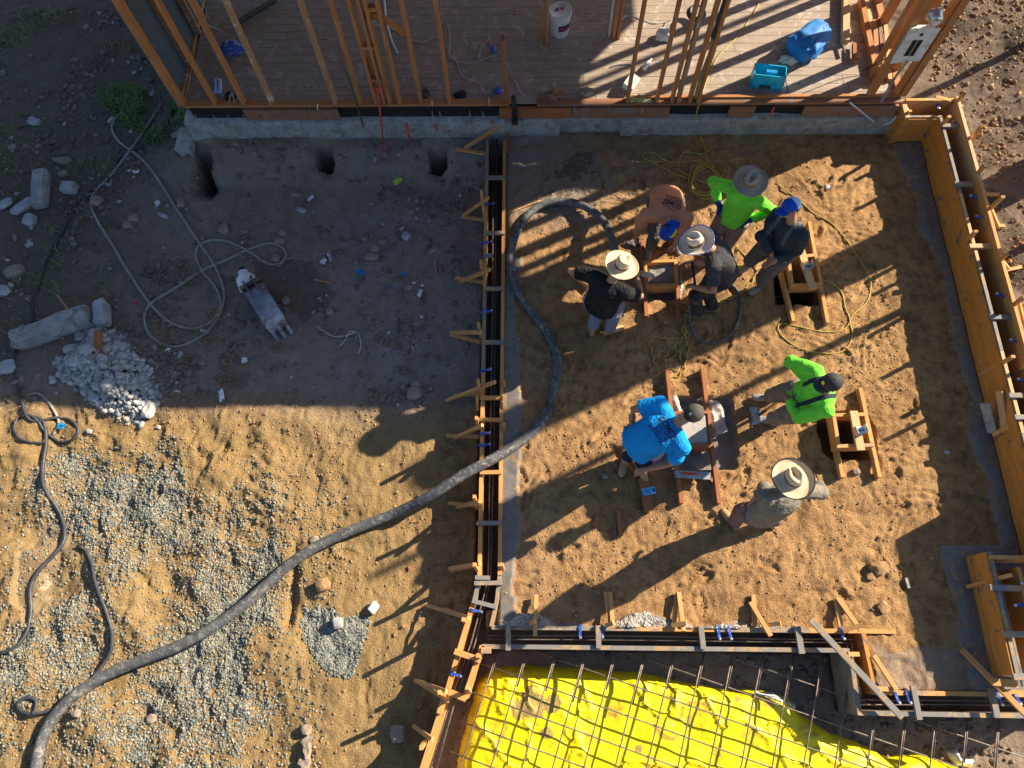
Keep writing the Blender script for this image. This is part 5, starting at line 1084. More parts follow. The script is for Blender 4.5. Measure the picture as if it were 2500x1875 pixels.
wcab([(1515, 50, D+.2), (1530, 40, D), (1560, 45, D), (1595, 57, D), (1625, 55, D), (1640, 50, D+.1)], 'pale cable arching between two studs above the plastic bag')
wcab([(1568, 265, .55), (1567, 285, .35), (1570, 305, .2), (1581, 330, .0)], 'pale cable hanging over the footing wall', .006)
wcab([(2075, 250, .62), (2125, 290, .3), (2150, 305, .15), (2175, 298, .25), (2190, 283, .35)], 'white conduit bent at the right end of the footing wall', .013, 'plastw', 8, 'conduit')
wcab([(2150, 250, .6), (2185, 190, 1.0), (2215, 150, 1.3)], 'grey service cable rising to the meter panel', .016, 'conc')
wcab([(2153, 75, 1.2), (2160, 110, .9), (2160, 150, .7), (2165, 170, .6)], 'thin pale cable drooping left of the meter panel', .006)
wcab([(2104, 174, .7), (2140, 155, .8), (2175, 136, 1.0)], 'thin black cable across the right studs', .008, 'black')
wcab([(2253, 140, 1.2), (2280, 127, 1.4), (2308, 118, 1.6)], 'pale wire sticking out right of the meter panel', .006)
tag(MB().tube(drape([(1238, 523), (1262, 512), (1290, 500), (1320, 489)], .012, 0), .012, 6).build('stick', M['stake'], None, True), 'thin dry stick lying beside the big hose bend', 'stick')
wcab([(773, 797, ZL+.02), (800, 815, ZL+.02), (825, 823, ZL+.02), (868, 812, ZL+.03), (853, 809, ZL+.04), (843, 830, ZL+.03), (828, 846, ZL+.02)], 'bent pale wire lying on the shaded yard', .007, cat='wire')
wcab([(853, 810, ZL+.03), (875, 815, ZL+.03), (881, 845, ZL+.03), (874, 863, ZL+.02)], 'second bent pale wire leg on the shaded yard', .007, cat='wire')

# ---------------------------------------------------------------- things on the deck
bk = thing('bucket', 'white plastic bucket with closed lid standing on the shaded deck', 'bucket', P(1366, 76, DZ))
b0 = P(1366, 78, DZ); b0.z = DZ
MB().lathe(b0, [(0, 0), (.125, 0), (.128, .01), (.148, .33), (.152, .34), (.152, .36), (0, .36)], 32).build('body', M['plastw'], bk, True)
lid = MB().lathe(b0+Vector((0, 0, .355)), [(.158, -.025), (.160, .012), (.150, .014), (.147, .006), (0, .006)], 32).build('lid', M['plastw'], bk, True)
MB().lathe(b0+Vector((.02, .03, .362)), [(0, .006), (.028, .006), (.028, 0)], 16).build('lid_plug', M['redpaint'], lid)
MB().lathe(b0+Vector((-.05, .01, .362)), [(0, .004), (.025, .004), (.025, 0)], 16).build('lid_mark', M['blue'], lid)
m = MB()
for k in range(8):
    a0, a1 = math.radians(-100+k*10), math.radians(-90+k*10); m.quad([b0+Vector((.1385*math.cos(a0), .1385*math.sin(a0), .12)), b0+Vector((.1385*math.cos(a1), .1385*math.sin(a1), .12)), b0+Vector((.1455*math.cos(a1), .1455*math.sin(a1), .22)), b0+Vector((.1455*math.cos(a0), .1455*math.sin(a0), .22))])
lb = m.build('paint_label', plain('label_navy', (.03, .03, .12), .5), bk)
m = MB(); 
for k in range(6):
    a0, a1 = math.radians(-92+k*10), math.radians(-84+k*10); m.quad([b0+Vector((.1415*math.cos(a0), .1415*math.sin(a0), .15)), b0+Vector((.1415*math.cos(a1), .1415*math.sin(a1), .155)), b0+Vector((.1448*math.cos(a1), .1448*math.sin(a1), .19)), b0+Vector((.1448*math.cos(a0), .1448*math.sin(a0), .18))])
m.build('label_stripe', M['redpaint'], lb)
MB().tube([b0+Vector((.15*math.cos(a), .15*math.sin(a), .31+.06*math.sin((a-3.14)))) for a in np.linspace(3.3, 6.1, 14)], .004, 5).build('handle', M['metal'], bk)
# blue tool box, open
tb = thing('blue_toolbox', 'open sky-blue plastic box standing on the sunlit deck', 'toolbox', P(1871, 190, DZ)); c = P(1868, 205, DZ); ang = math.radians(-9)
def rot(x, y, z): return Vector((c.x+x*math.cos(ang)-y*math.sin(ang), c.y+x*math.sin(ang)+y*math.cos(ang), DZ+z))
m = MB(); w_, d2, hh = .21, .10, .24
for (x0, x1, y0, y1, z0, z1) in ((-w_, w_, -d2, -d2+.012, .07, hh), (-w_, w_, d2-.012, d2, 0, hh), (-w_, -w_+.012, -d2, d2, 0, hh), (w_-.012, w_, -d2, d2, 0, hh), (-w_, w_, -d2, d2, .07, .08), (-w_, -.09, -d2, -d2+.012, 0, .07), (.06, w_, -d2, -d2+.012, 0, .07)):
    P8 = [rot(x, y, z) for z in (z0, z1) for x, y in ((x0, y0), (x1, y0), (x1, y1), (x0, y1))]
    for f in ((0, 3, 2, 1), (4, 5, 6, 7), (0, 1, 5, 4), (1, 2, 6, 5), (2, 3, 7, 6), (3, 0, 4, 7)): m.quad([P8[i] for i in f])
m.build('box', plain('cyan_plastic', (.02, .42, .62), .35), tb)
MB().board(rot(-.05, -.0, hh-.03), rot(.09, -.0, hh-.03), .05, .04).build('handle', M['plastb'], tb)
# blue bag/sheet bundle
bm = bmesh.new(); bmesh.ops.create_icosphere(bm, subdivisions=5, radius=1); cb = P(1975, 98, DZ+.12)
ax = (P(2015, 55, DZ+.15)-P(1938, 130, DZ+.15)).normalized(); sx = Vector((ax.y, -ax.x, 0))
for v in bm.verts:
    p = v.co; e = lambda t, k: math.copysign(abs(t)**k, t); u, s, h_ = e(p.x, .55), e(p.y, .6), e(p.z, .8)
    nz = mnoise.noise(p*1.3)*.06+abs(mnoise.noise(p*2.5))*.05; s *= (1-.18*u)
    q = cb+ax*(u*.33)+sx*(s*(.19+nz))+Vector((0, 0, h_*(.17+nz*.8))); q.z = max(q.z, DZ+.005); v.co = q
me = bpy.data.meshes.new('blue_bag'); bm.to_mesh(me); bm.free(); o = link('blue_bag', me, M['bluetarp'], None, True); tag(o, 'crumpled bright blue sack lying on the sunlit deck', 'sack')
def lump(name, px, py, z, s, mat, label, cat, seed=0, k=.35, base=None):
    bm = bmesh.new(); bmesh.ops.create_icosphere(bm, subdivisions=4, radius=1); c = P(px, py, z+s[2]*.6)
    for v in bm.verts: n_ = 1+k*mnoise.noise(v.co*2+Vector((seed, 0, 0)))+k*.6*abs(mnoise.noise(v.co*5+Vector((seed, 3, 0)))); v.co = Vector((v.co.x*s[0]*n_, v.co.y*s[1]*n_, max(-s[2]*.58, v.co.z*s[2]*n_)))
    me = bpy.data.meshes.new(name); bm.to_mesh(me); bm.free(); o = link(name, me, M[mat], None, True); o.location = c; return tag(o, label, cat)
lump('plastic_bag', 1622, 86, DZ, (.11, .09, .08), 'plastw', 'clear crumpled plastic bag in the patch of sun on the deck', 'plastic bag', 2)
lump('paper_bundle', 1925, 146, DZ, (.11, .06, .04), 'plastw', 'crumpled white paper bundle between the blue sack and the toolbox', 'paper', 5, .6)
lump('dark_bag', 568, 118, DZ, (.15, .10, .10), 'blue', 'dark blue bundle on the shaded deck behind the left studs', 'bundle', 8)
lump('black_glove', 1123, 230, DZ, (.07, .06, .03), 'black', 'black crumpled glove on the deck near the front edge', 'glove', 11, .7)
lump('blue_rag', 1216, 220, DZ, (.05, .05, .03), 'blue', 'small blue rag left of the broken stud', 'rag', 12, .6)
lump('blue_box', 1205, 120, DZ, (.04, .07, .04), 'blue', 'small blue electrical box by the broken stud', 'box', 13, .1)
lump('chain_heap', 1038, 228, DZ, (.05, .09, .02), 'darksteel', 'small heap of dark chain on the deck beside a stud', 'chain', 14, .8)
lump('debris_heap', 1350, 235, DZ, (.16, .06, .05), 'rim', 'heap of splintered wood and plaster at the deck edge', 'debris', 15, .8)
lump('debris_heap', 1560, 245, DZ, (.16, .05, .03), 'insul', 'heap of crumbled plaster in the sun at the deck edge', 'debris', 16, .9)
lump('brick_rubble', 1430, 225, DZ, (.10, .06, .05), 'rock', 'dark brick rubble left of the sunlit patch of the deck', 'debris', 17, .5)
lump('blue_wrapper', 1563, 236, DZ, (.05, .03, .02), 'blue', 'small blue wrapper beside the tilted white box', 'wrapper', 18, .5)
lump('round_coil', 1697, 35, DZ+.05, (.02, .02, .02), 'black', 'small black knob under the coil behind the studs', 'knob', 19)
co_ = P(1700, 33, DZ+.12); MB_ = MB()
for k in range(4): MB_.tube([co_+Vector(((.13-.012*k)*math.cos(a), (.15-.012*k)*math.sin(a), .012*k)) for a in np.linspace(0, 6.4, 30)], .010, 6)
tag(MB_.build('wire_coil', M['hoseb'], None, True), 'round coil of dark wire behind the studs', 'coil')
# clear bottle
b_ = P(1580, 158, DZ+.035); dd = (P(1593, 140, DZ+.035)-P(1575, 165, DZ+.035)).normalized()
bt = thing('water_bottle', 'clear plastic water bottle lying in the sun on the deck', 'bottle', b_)
mb = MB().lathe(b_-dd*.09, [(0, 0), (.03, .002), (.033, .02), (.031, .06), (.033, .10), (.03, .14), (.014, .17), (.013, .19)], 16, dd).build('bottle', plain('clear_plastic', (.75, .82, .88), .12, spec=.8), bt, True)
MB().lathe(b_+dd*.10, [(0, .022), (.016, .022), (.016, 0), (0, 0)], 12, dd).build('cap', M['plastw'], bt)
# white box in the sun
wb = P(1540, 215, DZ); m = MB(); m.board(wb+Vector((-.06, -.07, .07)), wb+Vector((.05, .09, .10)), .15, .11, (.3, 0, 1)); tag(m.build('white_box', M['plastw'], None), 'tilted white box glowing in the sun behind a front stud', 'box')
# sealant cartridge pair and two rods
sc_ = thing('adhesive_cartridge', 'pale blue twin adhesive cartridge lying between the left studs', 'cartridge', P(533, 210, DZ))
for dx in (-5, 5): MB().cyl(P(533+dx, 227, DZ+.03), P(531+dx, 194, DZ+.03), .026, 14).build('tube', plain('cartridge_blue', (.38, .48, .72), .4) if dx < 0 else MATS['cartridge_blue'], sc_, True)
MB().cyl(P(531, 194, DZ+.03), P(531, 189, DZ+.03), .009, 8).build('nozzle', M['plastw'], sc_)
lp = thing('leaning_tool', 'small dark bag with two bright rods on the deck between the left studs', 'tool', P(565, 240, DZ))
lumpo = MB().lathe(P(563, 238, DZ), [(0, 0), (.08, 0), (.06, .06), (0, .09)], 10).build('bag', M['black'], lp, True)
for a, b in (((558, 253), (564, 226)), ((573, 250), (565, 226))): MB().cyl(P(*a, DZ+.08), P(*b, DZ+.12), .007, 6).build('rod', M['metal'], lp)
tag(MB().tube(smooth_path([P(1490, 163, D), P(1510, 158, D), P(1540, 156, D)], .03), .008, 6).build('pipe_piece', M['metal'], None, True), 'short grey tube lying on the deck left of the bottle', 'tube')
# lumber lying on the deck at the right
def dl(a, b, w_, t, z, label, mat='newlumber', z2=None): o = MB().board(P(*a, z), P(*b, z if z2 is None else z2), w_, t).build('lumber', M[mat], None); return tag(o, label, 'board', 'lumber lying on the deck')
dl((2065, -30), (2063, 103), .09, .09, DZ+.06, 'thick pale post lying on the deck, left of the long leaning board')
dl((2101, 0), (2141, 200), .07, .09, DZ+.05, 'long pale board lying beside the right wall of the house', 'stud')
dl((2085, 107), (2086, 150), .05, .05, DZ+.06, 'short pale block lying between the post and the long board', 'red')
dl((2135, 50), (2142, 165), .06, .04, DZ+.03, 'thin board nearest the right wall, first of three', 'stud2'); dl((2146, 45), (2160, 190), .05, .04, DZ+.03, 'thin board nearest the right wall, middle of three', 'rim'); dl((2160, 60), (2172, 195), .05, .04, DZ+.04, 'thin board nearest the right wall, last of three', 'newlumber')
dl((1912, 170), (1928, 243), .012, .012, DZ+.015, 'thin dark steel rod lying right of the toolbox', 'darksteel', DZ+.02)
dl((2056, 108), (2063, 132), .02, .03, DZ+.05, 'small dark bolt sticking out of the thick post', 'darksteel')

# ---------------------------------------------------------------- fork, bar, excavator bucket
fk = thing('digging_fork', 'red digging fork with T handle leaning on the footing wall', 'garden fork', P(938, 360, ZL))
FZ = GZ(P(938, 380, -.2).x, P(938, 380, -.2).y); ft, fb_ = Q(922, 216, 6.86), P(936, 352, FZ+.14)
MB().tube([ft, ft.lerp(fb_, .12)], .014, 8, rr=[.02, .014]).tube([ft.lerp(fb_, .1), fb_], .013, 8).build('shaft', M['redpaint'], fk, True)
MB().cyl(Q(907, 216, 6.86), Q(941, 214, 6.86), .014, 8).build('handle', M['redpaint'], fk, True)
fh = plain('dull_fork_red', (.33, .13, .13), .5)
hd = MB().board(P(922, 355, FZ+.14), P(955, 356, FZ+.14), .02, .02).build('fork_head', fh, fk)
for k in range(4):
    a = 923+k*10.5; MB().tube([P(a, 355, FZ+.14), P(a+1, 380, FZ+.10), P(a+2, 402, FZ+.05)], .007, 6, rr=[.009, .008, .003]).build('tine', fh, fk, True)
tag(MB().tube([Q(993, 303, 6.86), Q(998, 328, 6.8), P(1001, 356, ZL+.03)], .016, 8, rr=[.02, .018, .016]).build('red_bar', M['redpaint'], None, True), 'short red bar leaning on the footing wall right of the fork', 'bar')
tag(MB().tube([P(833, 152, DZ+.3), Q(855, 200, 6.90), Q(880, 285, 6.88), P(897, 350, ZL+.02)], .010, 6).build('thin_rod', M['darksteel'], None, True), 'long thin rusty rod leaning from the deck down to the yard', 'rod')
eb = thing('excavator_bucket', 'narrow worn steel digger bucket with three teeth lying on the shaded yard', 'digger bucket', P(655, 760, ZL))
a0, a1 = P(598, 693, ZL+.2), P(645, 688, ZL+.2)
cA, cB = P(630, 715, ZL), P(686, 806, ZL); ax = (cB-cA); L_ = ax.length; ax.normalize(); sx = Vector((-ax.y, ax.x, 0)) # across
prof = [(-.02, .02), (-.03, .20), (.05, .29), (.18, .325), (.34, .31), (.46, .25), (.53, .14), (.56, .05)]
hw = .135; m = MB()
sc2 = L_/.56
pt = lambda u, h_, s: cA+ax*(u*sc2)+sx*s+Vector((0, 0, h_))
for i in range(len(prof)-1):
    (u0, h0), (u1, h1_) = prof[i], prof[i+1]; m.quad([pt(u0, h0, -hw), pt(u1, h1_, -hw), pt(u1, h1_, hw), pt(u0, h0, hw)]); m.quad([pt(u0, h0-.012, hw), pt(u1, h1_-.012, hw), pt(u1, h1_-.012, -hw), pt(u0, h0-.012, -hw)])
m.build('shell', M['steel'], eb, True)
for s in (-hw, hw):
    m = MB(); ring = [pt(u, h_+.006, s) for u, h_ in prof]+[pt(.56, 0, s), pt(-.02, 0, s)]; ring2 = [p+sx*(.014 if s > 0 else -.014) for p in ring]; m.quad(ring); m.quad(ring2[::-1])
    for i in range(len(ring)): j = (i+1) % len(ring); m.quad([ring[i], ring[j], ring2[j], ring2[i]])
    m.build('side_plate', M['darksteel'], eb)
for s in (-.10, 0, .10):
    MB().board(pt(.54, .10, s), pt(.68, .02, s), .042, .03, (0, 0, 1)).build('tooth', M['steel'], eb)
MB().cyl(pt(.02, .30, -hw-.02), pt(.02, .30, hw+.02), .03, 12).build('pin_tube', M['darksteel'], eb, True)
for s in (-.07, .05): MB().board(pt(-.05, .26, s), pt(.12, .38, s), .02, .1).build('hanger_ear', M['darksteel'], eb)
jg = thing('white_jug', 'white plastic jug with black neck lying against the digger bucket', 'jug', P(598, 680, ZL))
ja, jb = P(610, 708, ZL+.2), P(590, 655, ZL+.2); jd = (jb-ja).normalized()
MB().lathe(ja, [(0, 0), (.10, .005), (.125, .04), (.13, .15), (.12, .20), (.07, .25), (.065, .27), (.07, .275), (.07, .30), (.05, .30), (0, .29)], 24, jd).build('body', M['plastw'], jg, True)
MB().lathe(ja+jd*.28, [(0, 0), (.04, 0), (.035, .09), (0, .09)], 14, jd).build('neck', M['black'], jg, True)
MB().lathe(P(594, 677, ZL+.275), [(0, 0), (.014, 0), (.014, .01), (0, .012)], 8).build('knob', M['rock'], jg)

# ---------------------------------------------------------------- outside the picture: unseen stand-ins added to throw the long shadows
def outp(name, base, r, h, label): o = MB().lathe((base[0], base[1], .1), [(0, 0), (r, 0), (r*.9, h), (0, h)], 10).build(name, M['rim'], None, True); return tag(o, label, name.split('_')[-1])
dv = Vector((-.893, -.449, 0)).normalized()
pq = P(2180, 770, 0); p_ = pq-dv*(2.75); outp('shadow_pole', (p_.x, p_.y), .05, 5.2, 'added unseen thin pole that casts a long shadow across the pad')  # added only for the thin shadow line over the pad
a_, b__ = Vector((8.0, 6.25+.793*2.95, 2.95)), Vector((8.0, 6.25+.793*5.9, 5.9)); sb = thing('shadow_scaffold', 'added unseen scaffold with a slanting plank that shades the top of the pad', 'scaffold', (8.0, 9, 0))
MB().board(a_, b__, .02, .42, (0, .62, -.78)).build('plank', M['rim'], sb); MB().board((8.03, 8.75, 0), (8.03, 8.75, 3.2), .08, .08, (1, 0, 0)).build('post', M['rim'], sb); MB().board((8.03, 11.0, 0), (8.03, 11.0, 5.9), .08, .08, (1, 0, 0)).build('post', M['rim'], sb)  # plank and posts added to shade the strip before the footing wall
ls = MB(); [ls.board((5.85+.1*(k % 3), .75, .12+.09*(k//3)), (5.85+.1*(k % 3), 2.15, .12+.09*(k//3)), .095, .085) for k in range(33)]; tag(ls.build('shadow_lumber_stack', M['form'], None), 'added unseen stack of lumber that shades the lower right of the pad', 'lumber stack')  # unseen stack added to lengthen the shadow at the lower right
pq = P(2180, 600, 0); p_ = pq-dv*(3.0); outp('shadow_post', (p_.x, p_.y), .25, 5.1, 'added unseen stout post that casts a wide shadow band across the pad')  # stand-in placed to cast the broad diagonal shadow band
# ---------------------------------------------------------------- people
def loft(m, pts, rad, n=14, side=None, capk=3, cf=(1, 1)):
    """closed tube; rad = list of (a, b): a along the side vector, b across; rounded ends"""
    pts = [Vector(p) for p in pts]; N_ = len(pts); rings = []
    for i in range(N_):
        d = (pts[min(i+1, N_-1)]-pts[max(i-1, 0)]).normalized(); sv = Vector(side) if side is not None else d.orthogonal()
        if side is None:
            sv = d.cross(Vector((.31, .57, .76)));
        sv = (sv-d*sv.dot(d)).normalized(); bv = d.cross(sv); a, b = rad[i] if isinstance(rad[i], tuple) else (rad[i], rad[i])
        rings.append((pts[i], d, sv, bv, a, b))
    full = []
    p, d, sv, bv, a, b = rings[0]
    for k in range(capk, 0, -1): t = k/(capk+.0)*math.pi/2*.96; full.append((p-d*min(a, b)*cf[0]*math.sin(t), sv, bv, a*math.cos(t), b*math.cos(t)))
    full += [(p, sv, bv, a, b) for p, d, sv, bv, a, b in rings]
    p, d, sv, bv, a, b = rings[-1]
    for k in range(1, capk+1): t = k/(capk+.0)*math.pi/2*.96; full.append((p+d*min(a, b)*cf[1]*math.sin(t), sv, bv, a*math.cos(t), b*math.cos(t)))
    base = len(m.v)
    for p, sv, bv, a, b in full:
        for k in range(n): an = 2*math.pi*k/n; m.v.append(tuple(p+sv*(math.cos(an)*a)+bv*(math.sin(an)*b)))
    for i in range(len(full)-1):
        for k in range(n): k2 = (k+1) % n; m.f.append((base+i*n+k, base+i*n+k2, base+(i+1)*n+k2, base+(i+1)*n+k)); m.mi.append(0); m.uv += [(0, 0)]*4
    m.f.append(tuple(base+k for k in range(n))[::-1]); m.mi.append(0); m.uv += [(0, 0)]*n
    e = base+(len(full)-1)*n; m.f.append(tuple(e+k for k in range(n))); m.mi.append(0); m.uv += [(0, 0)]*n
def ellip(m, c, X, Y, Z, n=14):
    base = len(m.v); c = Vector(c); R_ = 10
    for i in range(R_+1):
        t = math.pi*(.02+.96*i/R_)
        for k in range(n): an = 2*math.pi*k/n; m.v.append(tuple(c+Vector(X)*(math.sin(t)*math.cos(an))+Vector(Y)*(math.sin(t)*math.sin(an))-Vector(Z)*math.cos(t)))
    for i in range(R_):
        for k in range(n): k2 = (k+1) % n; m.f.append((base+i*n+k, base+i*n+k2, base+(i+1)*n+k2, base+(i+1)*n+k)); m.mi.append(0); m.uv += [(0, 0)]*4
    m.f.append(tuple(base+k for k in range(n))[::-1]); m.mi.append(0); m.uv += [(0, 0)]*n
    e = base+R_*n; m.f.append(tuple(e+k for k in range(n))); m.mi.append(0); m.uv += [(0, 0)]*n
DG = []
def fuse(name, m, vox, mat, parent, sm=4, wr=0, wscale=.09):
    me = m.mesh(name+'_raw'); o = bpy.data.objects.new(name+'_raw', me); COL.objects.link(o)
    r = o.modifiers.new('r', 'REMESH'); r.mode = 'VOXEL'; r.voxel_size = vox
    s = o.modifiers.new('s', 'SMOOTH'); s.factor = .5; s.iterations = sm
    dg = bpy.context.evaluated_depsgraph_get(); dg.update()
    me2 = bpy.data.meshes.new_from_object(o.evaluated_get(dg)); me2.name = name
    bpy.data.objects.remove(o); bpy.data.meshes.remove(me)
    if wr:
        me2.update()
        for v in me2.vertices:
            p = v.co; q = Vector((p.x/wscale, p.y/wscale, p.z/(wscale*.55))); k = mnoise.noise(q+Vector((mnoise.noise(q*.6)*1.5,)*3)); v.co = p+v.normal*(wr*(1-2.2*abs(k)))
        me2.update()
    return link(name, me2, mat, parent, True)
def ik(a, b, l1, l2, pole):
    d = b-a; L = d.length
    if L > (l1+l2)*.995: return a+d*(l1/(l1+l2))
    x = (l1*l1-l2*l2+L*L)/(2*L); h = math.sqrt(max(0, l1*l1-x*x)); dn = d/L; pv = pole-dn*pole.dot(dn)
    if pv.length < 1e-4: pv = dn.orthogonal()
    return a+dn*x+pv.normalized()*h
def hand(m, w_, d, palm, thumb_side, curl=.5, r=.0095, glove=1.0):
    """palm plate, four fingers of unequal length bent in two joints, and a thumb from the side of the palm"""
    d = d.normalized(); palm = (palm-d*palm.dot(d)).normalized(); s = d.cross(palm)*thumb_side
    loft(m, [w_-d*.02, w_+d*.02, w_+d*.055, w_+d*.085], [(.026, .020), (.032, .016), (.040, .015), (.040, .013)], 12, s)
    for k, (o, L) in enumerate(((.030, .072), (.010, .080), (-.011, .074), (-.031, .058))):
        b = w_+d*.088+s*o; c1 = curl*(.8+.15*k); fd = (d*math.cos(c1*.6)+palm*math.sin(c1*.6)+s*o*1.5).normalized(); f2 = (d*math.cos(c1*1.5)+palm*math.sin(c1*1.5)).normalized(); f3 = (d*math.cos(c1*2.1)+palm*math.sin(c1*2.1)).normalized()
        p1 = b+fd*L*.45; p2 = p1+f2*L*.33; p3 = p2+f3*L*.22; loft(m, [b-d*.02, b, p1, p2, p3], [r*glove, r*glove, r*.95*glove, r*.85*glove, r*.7*glove], 8)
    b = w_+d*.025+s*.030; t1 = b+(d*.6+s*.7+palm*.35).normalized()*.038; t2 = t1+(d*.85+s*.3+palm*.5).normalized()*.032; loft(m, [w_+d*.02+s*.012, b, t1, t2], [r*1.3*glove, r*1.25*glove, r*1.1*glove, r*.85*glove], 8)
def person(label, pelvis, neck, head, face, feet, wr, el, shirt, trous, boots, sleeve='short', bulk=1.0, neckmode='u', headmode='u', toes=None, gloves=None, look=None, curl=(.5, .5), fat=0, hatfn=None, wristup=None, shoulderw=.168, vest=None, back=.03, trs=1.0):
    pel = P(*pelvis); nk = solve(pel, neck[0], neck[1], .50, neckmode) if len(neck) == 2 else P(*neck)
    f = Vector((face[0], face[1], 0)).normalized(); sp = (nk-pel).normalized(); right = f.cross(Vector((0, 0, 1))).normalized(); right = (right-sp*right.dot(sp)).normalized(); cf = sp.cross(right)*-1
    if cf.dot(f) < 0 and abs(sp.z) > .5: cf = -cf
    fw = right.cross(sp)*-1 if (right.cross(sp)*-1).dot(f) > 0 or abs(sp.z) < .5 and (right.cross(sp)*-1).z < 0 else right.cross(sp)
    hd = solve(nk, head[0], head[1], .205, headmode) if len(head) == 2 else P(*head)
    ud = (hd-nk).normalized(); lk = Vector(look).normalized() if look else (f-ud*f.dot(ud)).normalized(); lk = (lk-ud*lk.dot(ud)).normalized(); hr = lk.cross(ud)
    root = thing('person', label, 'person', (pel.x, pel.y, 0)); c = 1.0
    shR = nk-sp*.065+right*shoulderw*bulk; shL = nk-sp*.065-right*shoulderw*bulk
    arms = []
    for sh, w0, e0 in ((shR, wr[0], el[0]), (shL, wr[1], el[1])):
        w_ = P(*w0); dv_ = w_-sh
        if dv_.length > .555: w_ = sh+dv_.normalized()*.555
        mid = (sh+w_)*.5; pole = P(e0[0], e0[1], e0[2] if len(e0) > 2 else mid.z)-mid; e_ = ik(sh, w_, .29, .27, pole); arms.append((sh, e_, w_))
    hipR = pel+right*.095*bulk-Vector((0, 0, .03)); hipL = pel-right*.095*bulk-Vector((0, 0, .03)); legs = []
    for hp, ft in ((hipR, feet[0]), (hipL, feet[1])):
        an = P(ft[0], ft[1], ft[2] if len(ft) > 2 else .09); an.z = ft[2] if len(ft) > 2 else GZ(an.x, an.y)+.09; kn = ik(hp, an, .44, .42, f*1.0+Vector((0, 0, .2))); legs.append((hp, kn, an))
    # body: one continuous surface
    m = MB()
    loft(m, [pel, pel.lerp(nk, .5)-fw*back, nk-sp*.08], [(.13, .09), (.13, .09), (.14, .08)], 16, right)
    loft(m, [nk-sp*.10, nk, nk+ud*.07, hd-ud*.04], [.062, .058, .055, .055], 14)
    ellip(m, hd+ud*.015, hr*.076, lk*.095, ud*.112); ellip(m, hd-ud*.055+lk*.03, hr*.055, lk*.062, ud*.058)
    loft(m, [hd+lk*.088+ud*.015, hd+lk*.108-ud*.018], [.011, .015], 8); 
    for s in (-1, 1): ellip(m, hd+hr*.077*s-ud*.005, hr*.012, lk*.02, ud*.032, 10); ellip(m, hd+lk*.083+hr*.032*s+ud*.012, hr*.018, lk*.012, ud*.010, 8)
    loft(m, [hd+lk*.086-hr*.024-ud*.052, hd+lk*.092-ud*.050, hd+lk*.086+hr*.024-ud*.052], [.009]*3, 8)
    for k, (sh, e_, w_) in enumerate(arms):
        loft(m, [nk-sp*.07, sh, sh.lerp(e_, .5), e_, e_.lerp(w_, .35), w_], [.05, .052*bulk, .047*bulk, .040, .042, .027], 12)
        fd = (w_-e_).normalized(); pd = Vector((0, 0, -1)) if abs(fd.z) < .8 else (-right if k == 0 else right)
        if not gloves: hand(m, w_, fd+Vector((0, 0, -.15)), pd-fd*pd.dot(fd), (1 if k == 0 else -1), curl[k])
    for hp, kn, an in legs: loft(m, [hp, hp.lerp(kn, .5), kn, kn.lerp(an, .4), an], [.07, .066, .052, .05, .036], 12)
    fuse('body', m, .0085, M['skin'], root, 2)
    if gloves:
        for k, (sh, e_, w_) in enumerate(arms):
            m = MB(); fd = (w_-e_).normalized(); pd = Vector((0, 0, -1)) if abs(fd.z) < .8 else (-right if k == 0 else right)
            loft(m, [w_-fd*.09, w_], [.044, .036], 12); hand(m, w_, fd, pd-fd*pd.dot(fd), (1 if k == 0 else -1), curl[k], glove=1.3); fuse('glove', m, .0085, M[gloves], root, 2)
    # shirt
    m = MB(); t = .014; b_ = bulk
    sp_pts = [pel-sp*.06, pel+sp*.06-fw*back*.5, pel.lerp(nk, .42)-fw*back, pel.lerp(nk, .66)-fw*back*.8, pel.lerp(nk, .84)-fw*back*.3, nk-sp*.01]
    loft(m, sp_pts, [(.176*b_, .134*b_+fat*.4), (.165*b_, .12*b_+fat*.8), (.168*b_, .122*b_+fat), (.182*b_, .128*b_+fat*.5), (.165*b_, .102*b_), (.078, .07)], 20, right, cf=(.15, .4))
    for sh, e_, w_ in arms:
        ax_ = [nk-sp*.06, nk-sp*.07+(sh-nk+sp*.065)*.55, sh, sh.lerp(e_, .45)]; rr_ = [(.07), .078*b_, .076*b_, .070*b_]
        if sleeve == 'short': ax_.append(sh.lerp(e_, .72)); rr_.append(.068*b_)
        elif sleeve == 'mid': ax_ += [e_, e_.lerp(w_, .4)]; rr_ += [.064*b_, .058*b_]
        else: ax_ += [e_, e_.lerp(w_, .5), e_.lerp(w_, .86)]; rr_ += [.062*b_, .058, .048]
        loft(m, ax_, rr_, 14, capk=2, cf=(.5, .15))
        ellip(m, sh, Vector((.068*b_, 0, 0)), Vector((0, .068*b_, 0)), Vector((0, 0, .068*b_)))
        if sleeve != 'short': ellip(m, e_, Vector((.062*b_, 0, 0)), Vector((0, .062*b_, 0)), Vector((0, 0, .062*b_)))
    so = fuse('shirt', m, .0125, M[shirt], root, 5, .0035, .11)
    # trousers
    m = MB(); loft(m, [pel-sp*.02, pel+sp*.05], [(.145*b_*trs, .105*b_+fat*.3), (.148*b_*trs, .105*b_+fat*.3)], 18, right); ellip(m, pel-Vector((0, 0, .07)), right*.146*b_, f*.11*b_, Vector((0, 0, .12)))
    for hp, kn, an in legs: loft(m, [pel.lerp(hp, .6), hp, hp.lerp(kn, .5), kn, kn.lerp(an, .5), an.lerp(kn, .06)], [.10*b_, .102*b_, .092*b_, .078, .074, .070], 14, capk=2, cf=(1, .3))
    fuse('trousers', m, .0125, M[trous], root, 3, .009, .09)
